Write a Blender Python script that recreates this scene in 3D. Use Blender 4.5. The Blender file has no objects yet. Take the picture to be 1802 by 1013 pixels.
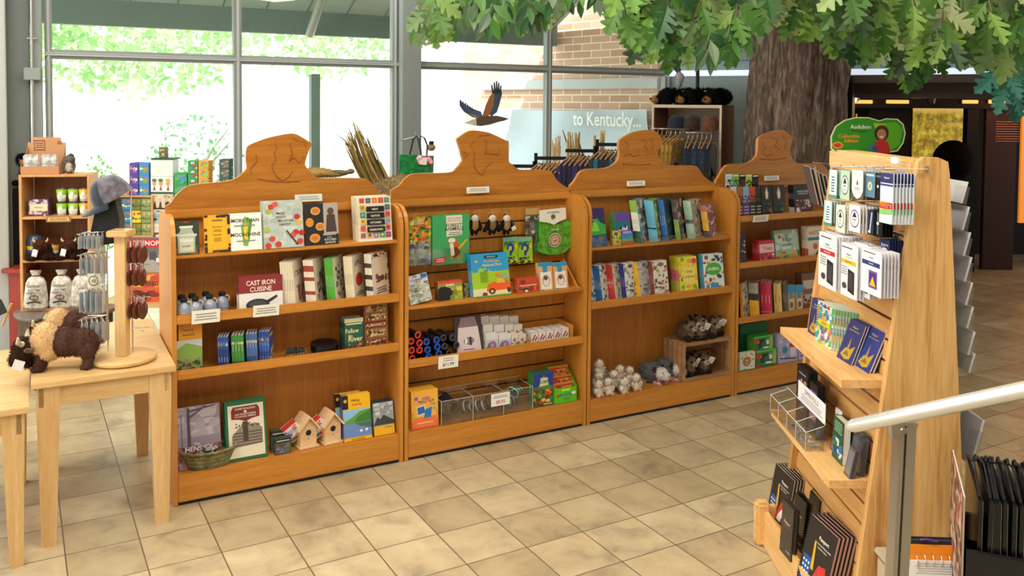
import bpy, bmesh, math, random
from mathutils import Matrix, Vector, noise
R=math.radians; random.seed(7)
scene=bpy.context.scene; COL=scene.collection
# ---------------- camera ----------------
F,PITCH,ROLL,CY,CX,CH=1531.4,.0426,-.0077,250.,883.7,2.0
cp,sp,cr,sr=math.cos(PITCH),math.sin(PITCH),math.cos(ROLL),math.sin(ROLL)
_right=Vector((1,0,0)); _down=Vector((0,-sp,-cp)); FWD=Vector((0,cp,-sp))
RT=_right*cr+_down*sr; DN=_right*-sr+_down*cr
cam_d=bpy.data.cameras.new('camera'); cam=bpy.data.objects.new('camera',cam_d); COL.objects.link(cam)
cm=Matrix((( RT.x,-DN.x,-FWD.x,0),(RT.y,-DN.y,-FWD.y,0),(RT.z,-DN.z,-FWD.z,CH),(0,0,0,1)))
cam.matrix_world=cm; cam_d.sensor_width=36; cam_d.lens=F/1802*36
cam_d.shift_x=(901-CX)/1802; cam_d.shift_y=(CY-506.5)/1802; cam_d.clip_start=.05
scene.camera=cam
# ---------------- world, sun, area lamps, exposure ----------------
scene.view_settings.view_transform='Standard'; scene.view_settings.look='None'
scene.view_settings.exposure=0.0; scene.view_settings.gamma=1; scene.view_settings.use_curve_mapping=False
w=bpy.data.worlds.new('world'); scene.world=w; w.use_nodes=True
bg=w.node_tree.nodes['Background']; bg.inputs[0].default_value=(.93,.97,1,1); bg.inputs[1].default_value=3.4
scene.cycles.transparent_max_bounces=32
def lamp(kind,name,loc,energy,col=(1,1,1),size=1,sy=None,aim=None,spot=None):
    l=bpy.data.lights.new(name,kind); l.energy=energy; l.color=col
    if kind=='AREA':
        l.size=size
        if sy: l.shape='RECTANGLE'; l.size_y=sy
    elif kind=='SUN': l.angle=size
    else: l.shadow_soft_size=size
    if spot: l.spot_size=spot; l.spot_blend=.6
    o=bpy.data.objects.new(name,l); COL.objects.link(o); o.location=loc
    if aim is not None: o.rotation_euler=(Vector(aim)-Vector(loc)).to_track_quat('-Z','Y').to_euler()
    return o
lamp('SUN','sun',(0,0,20),9.0,(1,.96,.88),.01,aim=(2,14,0))
WARM=(1,.94,.84)
CEIL=3.75
CEIL_LAMPS=[(-2.2,2.6,52),(0.2,2.4,60),(2.6,1.8,34),(-1.6,5.0,26),(1.0,4.3,44),(-.3,.3,40),(2.9,4.6,5),(-3.4,4.6,42),(-1.2,7.2,22)]
for i,(x,y,e) in enumerate(CEIL_LAMPS):
    lamp('AREA','ceiling_lamp_light',(x,y,CEIL-.06),e,WARM,1.15,.55,aim=(x,y+.001,0))
# ---------------- pixel -> place ----------------
C0=Vector((0,0,CH))
def ray(x,y): return RT*((x-CX)/F)+DN*((y-CY)/F)+FWD
def atz(x,y,z=0): d=ray(x,y); return C0+d*((z-CH)/d.z)
def aty(x,y,Y): d=ray(x,y); return C0+d*(Y/d.y)
PA=Vector((-1.611,4.220,0)); YAW=R(28.03)
BM=Matrix.Translation(PA)@Matrix.Rotation(YAW,4,'Z'); BI=BM.inverted()   # frame of the bookcase row: x along, y to the back
def onv(x,y,V):
    n=Vector((-math.sin(YAW),math.cos(YAW),0)); d=ray(x,y); P=C0+d*(((PA+n*V-C0).dot(n))/d.dot(n)); return BI@P
def TR(x,y,z): return Matrix.Translation((x,y,z))
def RZ(a): return Matrix.Rotation(R(a),4,'Z')
def RX(a): return Matrix.Rotation(R(a),4,'X')
def RY(a): return Matrix.Rotation(R(a),4,'Y')
def SC(x,y,z): return Matrix.Diagonal((x,y,z,1))
# ---------------- colours and materials ----------------
def lin(c): return c/12.92 if c<=.04045 else ((c+.055)/1.055)**2.4
def hx(s):
    if not isinstance(s,str): return tuple(s)[:3]
    return tuple(lin(int(s[i:i+2],16)/255) for i in (0,2,4))
MATS={}
def newmat(name):
    m=bpy.data.materials.new(name); m.use_nodes=True; MATS[name]=m
    nt=m.node_tree; return m,nt,nt.nodes['Principled BSDF']
def N(nt,t,**k):
    n=nt.nodes.new(t)
    for a,b in k.items():
        if a in n.inputs: n.inputs[a].default_value=b
        else: setattr(n,a,b)
    return n
def ramp(nt,fac,stops):
    r=nt.nodes.new('ShaderNodeValToRGB'); e=r.color_ramp.elements
    while len(e)<len(stops): e.new(.5)
    for k,(p,c) in enumerate(stops): e[k].position=p; e[k].color=(*hx(c),1)
    nt.links.new(fac,r.inputs[0]); return r.outputs[0]
def mapped(nt,scale=(1,1,1),rot=(0,0,0),loc=(0,0,0),coord='Object'):
    tc=nt.nodes.new('ShaderNodeTexCoord'); mp=nt.nodes.new('ShaderNodeMapping')
    mp.inputs['Scale'].default_value=scale; mp.inputs['Rotation'].default_value=rot; mp.inputs['Location'].default_value=loc
    nt.links.new(tc.outputs[coord],mp.inputs[0]); return mp.outputs[0]
def noise_n(nt,vec,scale,detail=3,rough=.55,dist=0):
    n=N(nt,'ShaderNodeTexNoise'); n.inputs['Scale'].default_value=scale; n.inputs['Detail'].default_value=detail
    n.inputs['Roughness'].default_value=rough; n.inputs['Distortion'].default_value=dist
    nt.links.new(vec,n.inputs['Vector']); return n.outputs['Fac']
def bump(nt,h,b,s=.3,d=.01):
    n=N(nt,'ShaderNodeBump'); n.inputs['Strength'].default_value=s; n.inputs['Distance'].default_value=d
    nt.links.new(h,n.inputs['Height']); nt.links.new(n.outputs[0],b.inputs['Normal'])
def flat(name,c,rough=.5,metal=0,emit=0,ec=None,spec=.5):
    m,nt,b=newmat(name); b.inputs['Base Color'].default_value=(*hx(c),1); b.inputs['Roughness'].default_value=rough; b.inputs['Metallic'].default_value=metal
    b.inputs['Specular IOR Level'].default_value=spec
    if emit: b.inputs['Emission Color'].default_value=(*hx(ec or c),1); b.inputs['Emission Strength'].default_value=emit
    return m
def colmat(name,rough,bumps=None,sheen=0,spec=.5,mix=0):
    m,nt,b=newmat(name); a=N(nt,'ShaderNodeAttribute'); a.attribute_name='Col'
    out=a.outputs['Color']
    if mix:
        f=noise_n(nt,mapped(nt),mix,3); r=ramp(nt,f,[(.3,'909090'),(.7,'ffffff')])
        mm=N(nt,'ShaderNodeMix',data_type='RGBA',blend_type='MULTIPLY'); mm.inputs[0].default_value=1
        nt.links.new(out,mm.inputs[6]); nt.links.new(r,mm.inputs[7]); out=mm.outputs[2]
    nt.links.new(out,b.inputs['Base Color']); b.inputs['Roughness'].default_value=rough; b.inputs['Specular IOR Level'].default_value=spec
    b.inputs['Sheen Weight'].default_value=sheen
    if bumps: bump(nt,noise_n(nt,mapped(nt),bumps[0],4),b,bumps[1],bumps[2])
    return m
def wood(name,cols,scale,rough=.38,grain=14,knots=False,spec=.5):
    m,nt,b=newmat(name); v=mapped(nt,scale)
    f=noise_n(nt,v,grain,4,.6,.6)
    v2=mapped(nt,tuple(s*.35 for s in scale),loc=(3,1,7)); f2=noise_n(nt,v2,grain*.4,2,.5,1.0)
    mx=N(nt,'ShaderNodeMath',operation='ADD'); nt.links.new(f,mx.inputs[0]); nt.links.new(f2,mx.inputs[1])
    mh=N(nt,'ShaderNodeMath',operation='MULTIPLY'); nt.links.new(mx.outputs[0],mh.inputs[0]); mh.inputs[1].default_value=.5
    c=ramp(nt,mh.outputs[0],[(.36,cols[0]),(.5,cols[1]),(.64,cols[2])])
    if knots:
        vo=N(nt,'ShaderNodeTexVoronoi'); vo.inputs['Scale'].default_value=2.2; nt.links.new(mapped(nt,(1,1,1.6),loc=(.4,0,.3)),vo.inputs['Vector'])
        k=ramp(nt,vo.outputs['Distance'],[(.025,'3a1c08'),(.06,'ffffff')])
        mm=N(nt,'ShaderNodeMix',data_type='RGBA',blend_type='MULTIPLY'); mm.inputs[0].default_value=.8
        nt.links.new(c,mm.inputs[6]); nt.links.new(k,mm.inputs[7]); c=mm.outputs[2]
    nt.links.new(c,b.inputs['Base Color']); b.inputs['Roughness'].default_value=rough; b.inputs['Specular IOR Level'].default_value=spec
    bump(nt,f,b,.06,.004); return m
wood('honey_h',['bb782c','c78330','d2903c'],(.8,12,12),knots=False)
wood('honey_v',['bb792e','c78432','d2913e'],(12,12,.8))
wood('honey_crest',['a96722','b67429','c58336'],(.7,10,10),knots=True,rough=.3)
wood('honey_back',['a96723','b6732a','c48034'],(14,14,.7),rough=.5)
wood('maple',['d0a76c','dbb47a','e3c089'],(1.2,14,14),rough=.3)
wood('maple_v',['cfa66c','dab37a','e3bf89'],(14,14,.9),rough=.35)
wood('oak_v',['b98347','dcab69','e8bd7e'],(7,22,.45),rough=.42,grain=10)
wood('oak_h',['d9a25f','e7b876','f0c88b'],(14,.8,14),rough=.42)
wood('slat',['c99050','daa563','e3b070'],(14,.8,9),rough=.45)
wood('pine',['c48d52','d29d62','dcab70'],(10,10,1),rough=.5)
wood('crate',['8f6640','a67b50','b98d60'],(3,3,9),rough=.7)
wood('cabinet',['6e3d1a','814a20','8f5727'],(10,10,.8),rough=.5)
wood('stump_side',['3f3022','5a4733','75604a'],(26,26,1.2),rough=.9)
wood('redwood',['8a2b1c','9c3322','a83a28'],(10,10,1),rough=.5)
wood('carve',['8f5018','9c5b1d','a86624'],(2,10,10),rough=.5)
colmat('print',.42); colmat('gloss',.16); colmat('matte',.8)
colmat('fabric',.9,(260,.35,.002),sheen=.3,mix=30)
colmat('fur',.95,(420,.25,.002),sheen=.0,spec=.1)
colmat('metalcol',.28,spec=.8)
flat('paint_frame','8e9897',.4); flat('frame_light','b6bcbc',.35); flat('frame_dark','6c7573',.5)
flat('chrome','d8d8d8',.18,1); flat('steel','b9b5ae',.32,.9); flat('blackmetal','16181b',.45,.3); flat('black','101012',.5)
flat('rail_white','dcdad4',.22,.55)
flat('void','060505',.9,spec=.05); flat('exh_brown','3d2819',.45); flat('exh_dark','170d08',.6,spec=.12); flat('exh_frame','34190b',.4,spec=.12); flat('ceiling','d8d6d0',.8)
flat('lampwhite','ffffff',.5,emit=6); flat('cove','dfe9f2',.5,emit=.75,ec='e4f0ff'); flat('spot_glow','ffe0b0',.4,emit=14,ec='ffd49a')
flat('frame_cream','d8c9ae',.6); flat('frame_beige','b9aa8e',.6); flat('greywall','8d9a95',.7); flat('ground','cfcabc',.9)
def glassy(name,tint=(1,1,1),alpha=.12,rough=.03):
    m,nt,b=newmat(name); nt.nodes.remove(b); out=nt.nodes['Material Output']
    t=N(nt,'ShaderNodeBsdfTransparent'); t.inputs[0].default_value=(*tint,1); g=N(nt,'ShaderNodeBsdfGlossy'); g.inputs['Roughness'].default_value=rough
    fr=N(nt,'ShaderNodeLayerWeight'); fr.inputs[0].default_value=.5; pw=N(nt,'ShaderNodeMath',operation='POWER'); nt.links.new(fr.outputs['Facing'],pw.inputs[0]); pw.inputs[1].default_value=4
    ad=N(nt,'ShaderNodeMath',operation='MULTIPLY_ADD'); nt.links.new(pw.outputs[0],ad.inputs[0]); ad.inputs[1].default_value=.45; ad.inputs[2].default_value=.025+alpha*.3
    mx=N(nt,'ShaderNodeMixShader'); nt.links.new(ad.outputs[0],mx.inputs[0])
    nt.links.new(t.outputs[0],mx.inputs[1]); nt.links.new(g.outputs[0],mx.inputs[2]); nt.links.new(mx.outputs[0],out.inputs[0]); return m
glassy('glass',(.97,1,.985),.02,.01); flat('edge_highlight','d4dadb',.25); glassy('acrylic',(.97,.98,.98),.26,.08); glassy('film',(.985,.985,.99),.15,.1)  # the flat pale grey is for highlights painted on acrylic edges
def leafmat():
    m,nt,b=newmat('leaf'); a=N(nt,'ShaderNodeAttribute'); a.attribute_name='Col'
    nt.links.new(a.outputs['Color'],b.inputs['Base Color']); b.inputs['Roughness'].default_value=.45
    tr=N(nt,'ShaderNodeBsdfTranslucent'); nt.links.new(a.outputs['Color'],tr.inputs[0]); mx=N(nt,'ShaderNodeMixShader'); mx.inputs[0].default_value=.35
    nt.links.new(b.outputs[0],mx.inputs[1]); nt.links.new(tr.outputs[0],mx.inputs[2]); nt.links.new(mx.outputs[0],nt.nodes['Material Output'].inputs[0])
leafmat()
def floormat():
    m,nt,b=newmat('floor_tile'); v=mapped(nt,rot=(0,0,0))
    tc=nt.nodes.new('ShaderNodeTexCoord')
    sub=N(nt,'ShaderNodeVectorMath',operation='SUBTRACT'); sub.inputs[1].default_value=(-1.3844,4.0608,0); nt.links.new(tc.outputs['Object'],sub.inputs[0])
    vr=N(nt,'ShaderNodeVectorRotate',rotation_type='Z_AXIS'); vr.inputs['Angle'].default_value=-.5118; nt.links.new(sub.outputs[0],vr.inputs[0])
    br=N(nt,'ShaderNodeTexBrick',offset=0.0,squash=1.0); br.inputs['Scale'].default_value=1
    br.inputs['Brick Width'].default_value=.3048; br.inputs['Row Height'].default_value=.3048; br.inputs['Mortar Size'].default_value=.0035; br.inputs['Mortar Smooth'].default_value=.3
    br.inputs['Color1'].default_value=(0,0,0,1); br.inputs['Color2'].default_value=(1,1,1,1); br.inputs['Mortar'].default_value=(.5,.5,.5,1); br.inputs['Bias'].default_value=0
    nt.links.new(vr.outputs[0],br.inputs['Vector'])
    # every tile its own mottling: shift the noise by the tile's random value
    cx=N(nt,'ShaderNodeVectorMath',operation='SCALE'); cx.inputs['Scale'].default_value=37.; nt.links.new(br.outputs['Color'],cx.inputs[0])
    ad=N(nt,'ShaderNodeVectorMath',operation='ADD'); nt.links.new(vr.outputs[0],ad.inputs[0]); nt.links.new(cx.outputs[0],ad.inputs[1])
    f=noise_n(nt,ad.outputs[0],5.0,6,.62,.5); c=ramp(nt,f,[(.28,'9a8c72'),(.42,'bba988'),(.54,'cbb892'),(.72,'d6c6a3')])
    g=ramp(nt,br.outputs['Color'],[(0,'dedad4'),(1,'ffffff')])
    mm=N(nt,'ShaderNodeMix',data_type='RGBA',blend_type='MULTIPLY'); mm.inputs[0].default_value=1; nt.links.new(c,mm.inputs[6]); nt.links.new(g,mm.inputs[7])
    m2=N(nt,'ShaderNodeMix',data_type='RGBA'); nt.links.new(br.outputs['Fac'],m2.inputs[0]); nt.links.new(mm.outputs[2],m2.inputs[6]); m2.inputs[7].default_value=(*hx('6d5d49'),1)
    nt.links.new(m2.outputs[2],b.inputs['Base Color'])
    rr=N(nt,'ShaderNodeMapRange'); rr.inputs['To Min'].default_value=.42; rr.inputs['To Max'].default_value=.3; nt.links.new(f,rr.inputs[0]); nt.links.new(rr.outputs[0],b.inputs['Roughness'])
    iv=N(nt,'ShaderNodeMath',operation='SUBTRACT'); iv.inputs[0].default_value=1; nt.links.new(br.outputs['Fac'],iv.inputs[1])
    ah=N(nt,'ShaderNodeMath',operation='MULTIPLY_ADD'); nt.links.new(f,ah.inputs[0]); ah.inputs[1].default_value=.5; nt.links.new(iv.outputs[0],ah.inputs[2])
    bump(nt,ah.outputs[0],b,.35,.003)
floormat()
def brickmat(name,c1,c2,mo,bw,rh,ms,rough=.85):
    m,nt,b=newmat(name); tc=nt.nodes.new('ShaderNodeTexCoord'); sx=N(nt,'ShaderNodeSeparateXYZ'); nt.links.new(tc.outputs['Object'],sx.inputs[0])
    cb=N(nt,'ShaderNodeCombineXYZ'); nt.links.new(sx.outputs[0],cb.inputs[0]); nt.links.new(sx.outputs[2],cb.inputs[1])
    br=N(nt,'ShaderNodeTexBrick'); br.inputs['Scale'].default_value=1; br.inputs['Brick Width'].default_value=bw; br.inputs['Row Height'].default_value=rh; br.inputs['Mortar Size'].default_value=ms
    br.inputs['Color1'].default_value=(*hx(c1),1); br.inputs['Color2'].default_value=(*hx(c2),1); br.inputs['Mortar'].default_value=(*hx(mo),1)
    nt.links.new(cb.outputs[0],br.inputs['Vector']); nt.links.new(br.outputs['Color'],b.inputs['Base Color']); b.inputs['Roughness'].default_value=rough
    bump(nt,br.outputs['Fac'],b,-.5,.006)
brickmat('brick_out','c89f86','d8b59b','efe6d8',.29,.085,.007)
brickmat('block_in','8fa2a8','9aabb0','5e6f76',.40,.13,.005)
def barkmat():
    m,nt,b=newmat('bark'); v=mapped(nt,(5,5,1.1)); f=noise_n(nt,v,3.2,8,.65,1.2)
    nt.links.new(ramp(nt,f,[(.3,'2f251f'),(.5,'6c5a4c'),(.7,'a89582')]),b.inputs['Base Color']); b.inputs['Roughness'].default_value=.9; bump(nt,f,b,.9,.03)
barkmat()
flat('bark_pale','d8d0c8',.9)
def muralmat():
    m,nt,b=newmat('mural'); v=mapped(nt,(1,1,1)); f=noise_n(nt,v,9,8,.75,.3)
    sz=N(nt,'ShaderNodeSeparateXYZ'); nt.links.new(mapped(nt),sz.inputs[0])
    c=ramp(nt,f,[(.35,'4a3a08'),(.5,'a98a1c'),(.62,'e2c040')])
    up=ramp(nt,sz.outputs[2],[(.55,'ffffff'),(.62,'000000')])
    hz=N(nt,'ShaderNodeMix',data_type='RGBA'); nt.links.new(up,hz.inputs[0]); hz.inputs[6].default_value=(*hx('e0b45a'),1); nt.links.new(c,hz.inputs[7])
    nt.links.new(hz.outputs[2],b.inputs['Emission Color']); b.inputs['Emission Strength'].default_value=.85; b.inputs['Base Color'].default_value=(.02,.02,.01,1)
muralmat()
flat('amber_lit','d98a2a',.5,emit=.8,ec='d07a1c'); flat('amber_strip','ffcf80',.5,emit=.75,ec='f0b060')
# ---------------- mesh builder ----------------
class MB:
    def __init__(s): s.v=[];s.f=[];s.c=[];s.k=[];s.sm=[];s.m=Matrix.Identity(4);s.mats=[];s.mi=0;s.col=(1,1,1)
    def mat(s,name):
        if name not in s.mats: s.mats.append(name)
        s.mi=s.mats.index(name); return s
    def add(s,vs,fs,col=None,sm=False):
        if not s.mats: s.mat('print')
        n=len(s.v); s.v+= [s.m@Vector(p) for p in vs]; c=hx(col) if col is not None else s.col
        for f in fs: s.f.append([i+n for i in f]); s.c.append(c); s.k.append(s.mi); s.sm.append(sm)
        return s
    def box(s,a,b,col=None,cols=None):
        x0,y0,z0=a;x1,y1,z1=b
        vs=[(x0,y0,z0),(x1,y0,z0),(x1,y1,z0),(x0,y1,z0),(x0,y0,z1),(x1,y0,z1),(x1,y1,z1),(x0,y1,z1)]
        fs=[(0,3,2,1),(4,5,6,7),(0,1,5,4),(2,3,7,6),(1,2,6,5),(3,0,4,7)]
        if cols:
            for i,f in enumerate(fs): s.add([vs[j] for j in f],[(0,1,2,3)],cols.get('btfkrl'[i],cols['*']))
            return s
        return s.add(vs,fs,col)
    def bbox(s,a,b,r=.004,col=None):   # box with bevelled edges
        bm=bmesh.new(); bmesh.ops.create_cube(bm,size=1)
        for v in bm.verts: v.co=Vector(((a[0]+b[0])/2+v.co.x*(b[0]-a[0]),(a[1]+b[1])/2+v.co.y*(b[1]-a[1]),(a[2]+b[2])/2+v.co.z*(b[2]-a[2])))
        bmesh.ops.bevel(bm,geom=bm.edges[:],offset=min(r,.45*min(abs(b[i]-a[i]) for i in range(3))),segments=2,affect='EDGES')
        bm.verts.index_update(); s.add([v.co.copy() for v in bm.verts],[[v.index for v in f.verts] for f in bm.faces],col); bm.free(); return s
    def prism(s,pts,y0,y1,col=None,side=None,axis='y'):   # outline in xz, thickness along y
        n=len(pts)
        def P(p,y): return (p[0],y,p[1]) if axis=='y' else ((y,p[0],p[1]) if axis=='x' else (p[0],p[1],y))
        vs=[P(p,y0) for p in pts]+[P(p,y1) for p in pts]
        s.add(vs,[list(range(n)),list(range(2*n-1,n-1,-1))],col)
        s.add(vs,[(i,i+n,(i+1)%n+n,(i+1)%n) for i in range(n)],side if side is not None else col); return s
    def lathe(s,prof,seg=20,col=None,sm=True,sy=1):
        vs=[];n=len(prof)
        for i in range(seg):
            a=2*math.pi*i/seg
            for r,z in prof: vs.append((r*math.cos(a),r*math.sin(a)*sy,z))
        fs=[(i*n+j,((i+1)%seg)*n+j,((i+1)%seg)*n+j+1,i*n+j+1) for i in range(seg) for j in range(n-1)]
        return s.add(vs,fs,col,sm)
    def cyl(s,p,q,r,col=None,seg=10,r2=None,cap=True):
        p=Vector(p);q=Vector(q);d=(q-p).normalized();a=d.orthogonal().normalized();b=d.cross(a);r2=r if r2 is None else r2
        vs=[];
        for c,rr in ((p,r),(q,r2)):
            for i in range(seg): t=2*math.pi*i/seg; vs.append(c+(a*math.cos(t)+b*math.sin(t))*rr)
        s.add(vs,[(i,(i+1)%seg,(i+1)%seg+seg,i+seg) for i in range(seg)],col,True)
        if cap: s.add(vs,[list(range(seg-1,-1,-1)),list(range(seg,2*seg))],col)
        return s
    def tube(s,pts,r,col=None,seg=8,closed=False):
        pts=[Vector(p) for p in pts];n=len(pts);vs=[];up=None
        rs=r if isinstance(r,(list,tuple)) else [r]*n
        for i,p in enumerate(pts):
            if closed: d=pts[(i+1)%n]-pts[i-1]
            else: d=pts[min(i+1,n-1)]-pts[max(i-1,0)]
            d=d.normalized() if d.length>1e-9 else Vector((0,0,1))
            if up is None: up=d.orthogonal().normalized()
            up=(up-d*up.dot(d)).normalized() if (up-d*up.dot(d)).length>1e-6 else d.orthogonal().normalized(); b=d.cross(up)
            for k in range(seg): t=2*math.pi*k/seg; vs.append(p+(up*math.cos(t)+b*math.sin(t))*rs[i])
        fs=[(i*seg+k,i*seg+(k+1)%seg,((i+1)%n)*seg+(k+1)%seg,((i+1)%n)*seg+k) for i in range(n if closed else n-1) for k in range(seg)]
        s.add(vs,fs,col,True)
        if not closed: s.add(vs,[list(range(seg-1,-1,-1)),list(range((n-1)*seg,n*seg))],col)
        return s
    def ball(s,c,r,col=None,seg=12,rot=None):
        if not isinstance(r,(list,tuple)): r=(r,r,r)
        M0=s.m; s.m=s.m@TR(*c)@(rot or Matrix.Identity(4))@SC(*r); h=max(6,seg*2//3)
        s.lathe([(max(math.sin(math.pi*j/h),1e-4),-math.cos(math.pi*j/h)) for j in range(h+1)],seg,col); s.m=M0; return s
    def build(s,name,parent=None,M=None):
        me=bpy.data.meshes.new(name); me.from_pydata([tuple(v) for v in s.v],[],s.f)
        for n in s.mats or ['print']: me.materials.append(MATS[n])
        me.polygons.foreach_set('material_index',s.k); me.polygons.foreach_set('use_smooth',s.sm)
        at=me.color_attributes.new('Col','FLOAT_COLOR','CORNER'); buf=[]
        for f,c in zip(s.f,s.c): buf+= [c[0],c[1],c[2],1.0]*len(f)
        at.data.foreach_set('color',buf); me.update()
        o=bpy.data.objects.new(name,me); COL.objects.link(o)
        if parent: o.parent=parent
        if M is not None: o.matrix_basis=M
        return o
def tag(o,label,cat,group=None,kind=None):
    if label and len(label.split())>16: print('LONGLABEL',label)
    if label: o['label']=label
    if cat: o['category']=cat
    if group: o['group']=group
    if kind: o['kind']=kind
    return o
def thing(name,label,cat,M,group=None):
    o=bpy.data.objects.new(name,None); COL.objects.link(o); o.empty_display_size=.05; o.matrix_basis=M; return tag(o,label,cat,group)
def struct(mb,name,M=None): o=mb.build(name,M=M); o['kind']='structure'; return o
def dup(o,M,label=None,group=None):
    c=o.copy(); COL.objects.link(c); c.matrix_basis=M
    if label: c['label']=label
    if group: c['group']=group
    for ch in list(o.children):
        d=ch.copy(); COL.objects.link(d); d.parent=c
        for g in list(ch.children): e=g.copy(); COL.objects.link(e); e.parent=d
    return c
_tc={}
def textmesh(t):
    if t in _tc: return _tc[t]
    cu=bpy.data.curves.new('t','FONT'); cu.body=t; cu.size=1; cu.resolution_u=2; cu.offset=.012; cu.align_x='CENTER'; cu.align_y='CENTER'
    o=bpy.data.objects.new('t',cu); COL.objects.link(o); dg=bpy.context.evaluated_depsgraph_get(); dg.update()
    me=o.evaluated_get(dg).to_mesh(); vs=[(v.co.x,v.co.y) for v in me.vertices]; fs=[list(p.vertices) for p in me.polygons]
    o.evaluated_get(dg).to_mesh_clear(); bpy.data.objects.remove(o); bpy.data.curves.remove(cu)
    if vs:
        x0=min(v[0] for v in vs);x1=max(v[0] for v in vs);y0=min(v[1] for v in vs);y1=max(v[1] for v in vs)
        vs=[(v[0]-(x0+x1)/2,v[1]-(y0+y1)/2) for v in vs]; wd=x1-x0; ht=y1-y0
    else: wd=ht=1
    _tc[t]=(vs,fs,wd,ht); return _tc[t]
def art(mb,items,w,h,x=0,z=0,y=0,eps=.00025):
    """print shapes on the face y=const, facing -y; coordinates are fractions of w and h"""
    k=1
    for it in items:
        t=it[0]; yy=y-eps*k; k+=1
        if t=='r': _,a,b,c,d,col=it; mb.add([(x+a*w,yy,z+b*h),(x+c*w,yy,z+b*h),(x+c*w,yy,z+d*h),(x+a*w,yy,z+d*h)],[(0,1,2,3)],col)
        elif t=='p': mb.add([(x+p[0]*w,yy,z+p[1]*h) for p in it[1]],[list(range(len(it[1])))],it[2])
        elif t=='e': _,a,b,c,d,col=it; mb.add([(x+(a+c*math.cos(q*math.pi/8))*w,yy,z+(b+d*math.sin(q*math.pi/8))*h) for q in range(16)],[list(range(16))],col)
        elif t=='t':
            _,s_,a,b,hh,col=it[:6]; mw=it[6] if len(it)>6 else .9; vs,fs,wd,ht=textmesh(s_)
            sc=hh*h/max(ht,.3); sx=sc
            if wd*sc>mw*w: sx=mw*w/wd
            mb.add([(x+a*w+v[0]*sx,yy,z+b*h+v[1]*sc) for v in vs],fs,col)
        elif t=='m':
            _,a,b,c,d,n,cols,sz=it; rnd=random.Random(len(mb.v)+n)
            for q in range(n):
                px=rnd.uniform(a,c);pz=rnd.uniform(b,d);r1=sz*rnd.uniform(.5,1.4);r2=sz*rnd.uniform(.4,1.1)*w/h
                x0,x1,z0,z1=max(a,px-r1),min(c,px+r1),max(b,pz-r2),min(d,pz+r2); xm=(x0+x1)/2;zm=(z0+z1)/2
                yq=yy-eps*.02*q
                mb.add([(x+x0*w,yq,z+zm*h),(x+(x0*.7+xm*.3)*w,yq,z+z0*h),(x+(x1*.7+xm*.3)*w,yq,z+(z0*.9+zm*.1)*h),(x+x1*w,yq,z+zm*h),(x+(x1*.6+xm*.4)*w,yq,z+z1*h),(x+(x0*.8+xm*.2)*w,yq,z+(z1*.8+zm*.2)*h)],[(0,1,2,3,4,5)],rnd.choice(cols))
        elif t=='l':   # lines of small print
            _,a,b,c,d,n,col=it
            for q in range(n):
                zz=b+(d-b)*(q+.5)/n; hh=(d-b)/n*.22; s0=(q*37%10)/100*(c-a)
                mb.add([(x+(a+s0)*w,yy,z+(zz-hh)*h),(x+(c-s0)*w,yy,z+(zz-hh)*h),(x+(c-s0)*w,yy,z+(zz+hh)*h),(x+(a+s0)*w,yy,z+(zz+hh)*h)],[(0,1,2,3)],col)
def pages(w,h,t,col='efe9dc',ins=.002):
    return MB().mat('matte').box((ins*.5,ins*.6,ins),(w-ins,t-ins*.6,h-ins),col)
_bookcache={}
def book(name,label,cat,M,w,h,t,items,cover='ffffff',spine=None,group=None,mat='print',pg='efe9dc',spiral=None,key=None,name2='page_block'):
    """cover mesh (spine on the left, front facing -y) with the block of pages as its part"""
    if key and key in _bookcache: return dup(_bookcache[key],M,label,group)
    mb=MB().mat(mat); th=min(.0016,t*.2); sp_=spine or [(0,1,cover)]
    mb.box((0,0,0),(w,th,h),cover); mb.box((0,t-th,0),(w,t,h),cover)
    if not spiral:
        mb.box((0,th,0),(.0018,t-th,h),cover)
        for a,b,c in sp_: mb.add([(-.0003,t,a*h),(-.0003,0,a*h),(-.0003,0,b*h),(-.0003,t,b*h)],[(0,1,2,3)],c)
        for a,b,c in sp_:
            if b-a>.3: q0=a+(b-a)*.38; q1=a+(b-a)*.62; mb.add([(-.0006,t*.65,q0*h),(-.0006,t*.4,q0*h),(-.0006,t*.4,q1*h),(-.0006,t*.65,q1*h)],[(0,1,2,3)],tuple(min(1,q*.6+.3) if sum(hx(c))<1 else q*.5 for q in hx(c)))
    art(mb,items,w,h)
    o=mb.build(name,M=M); tag(o,label,cat,group)
    pages(w,h,t,pg).build(name2,o)
    if spiral:
        sb=MB().mat('metalcol')
        nn=int(h/.011)
        for i in range(nn):
            zz=h*(i+.5)/nn; sb.tube([(math.cos(a)*(t/2+.003)-.001,t/2+math.sin(a)*(t/2+.003),zz+.0015*k) for k,a in enumerate([0,1.05,2.1,3.14,4.2,5.2,6.28])],.0011,spiral,4)
        sb.build('spiral_binding',o)
    if key: _bookcache[key]=o
    return o
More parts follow.
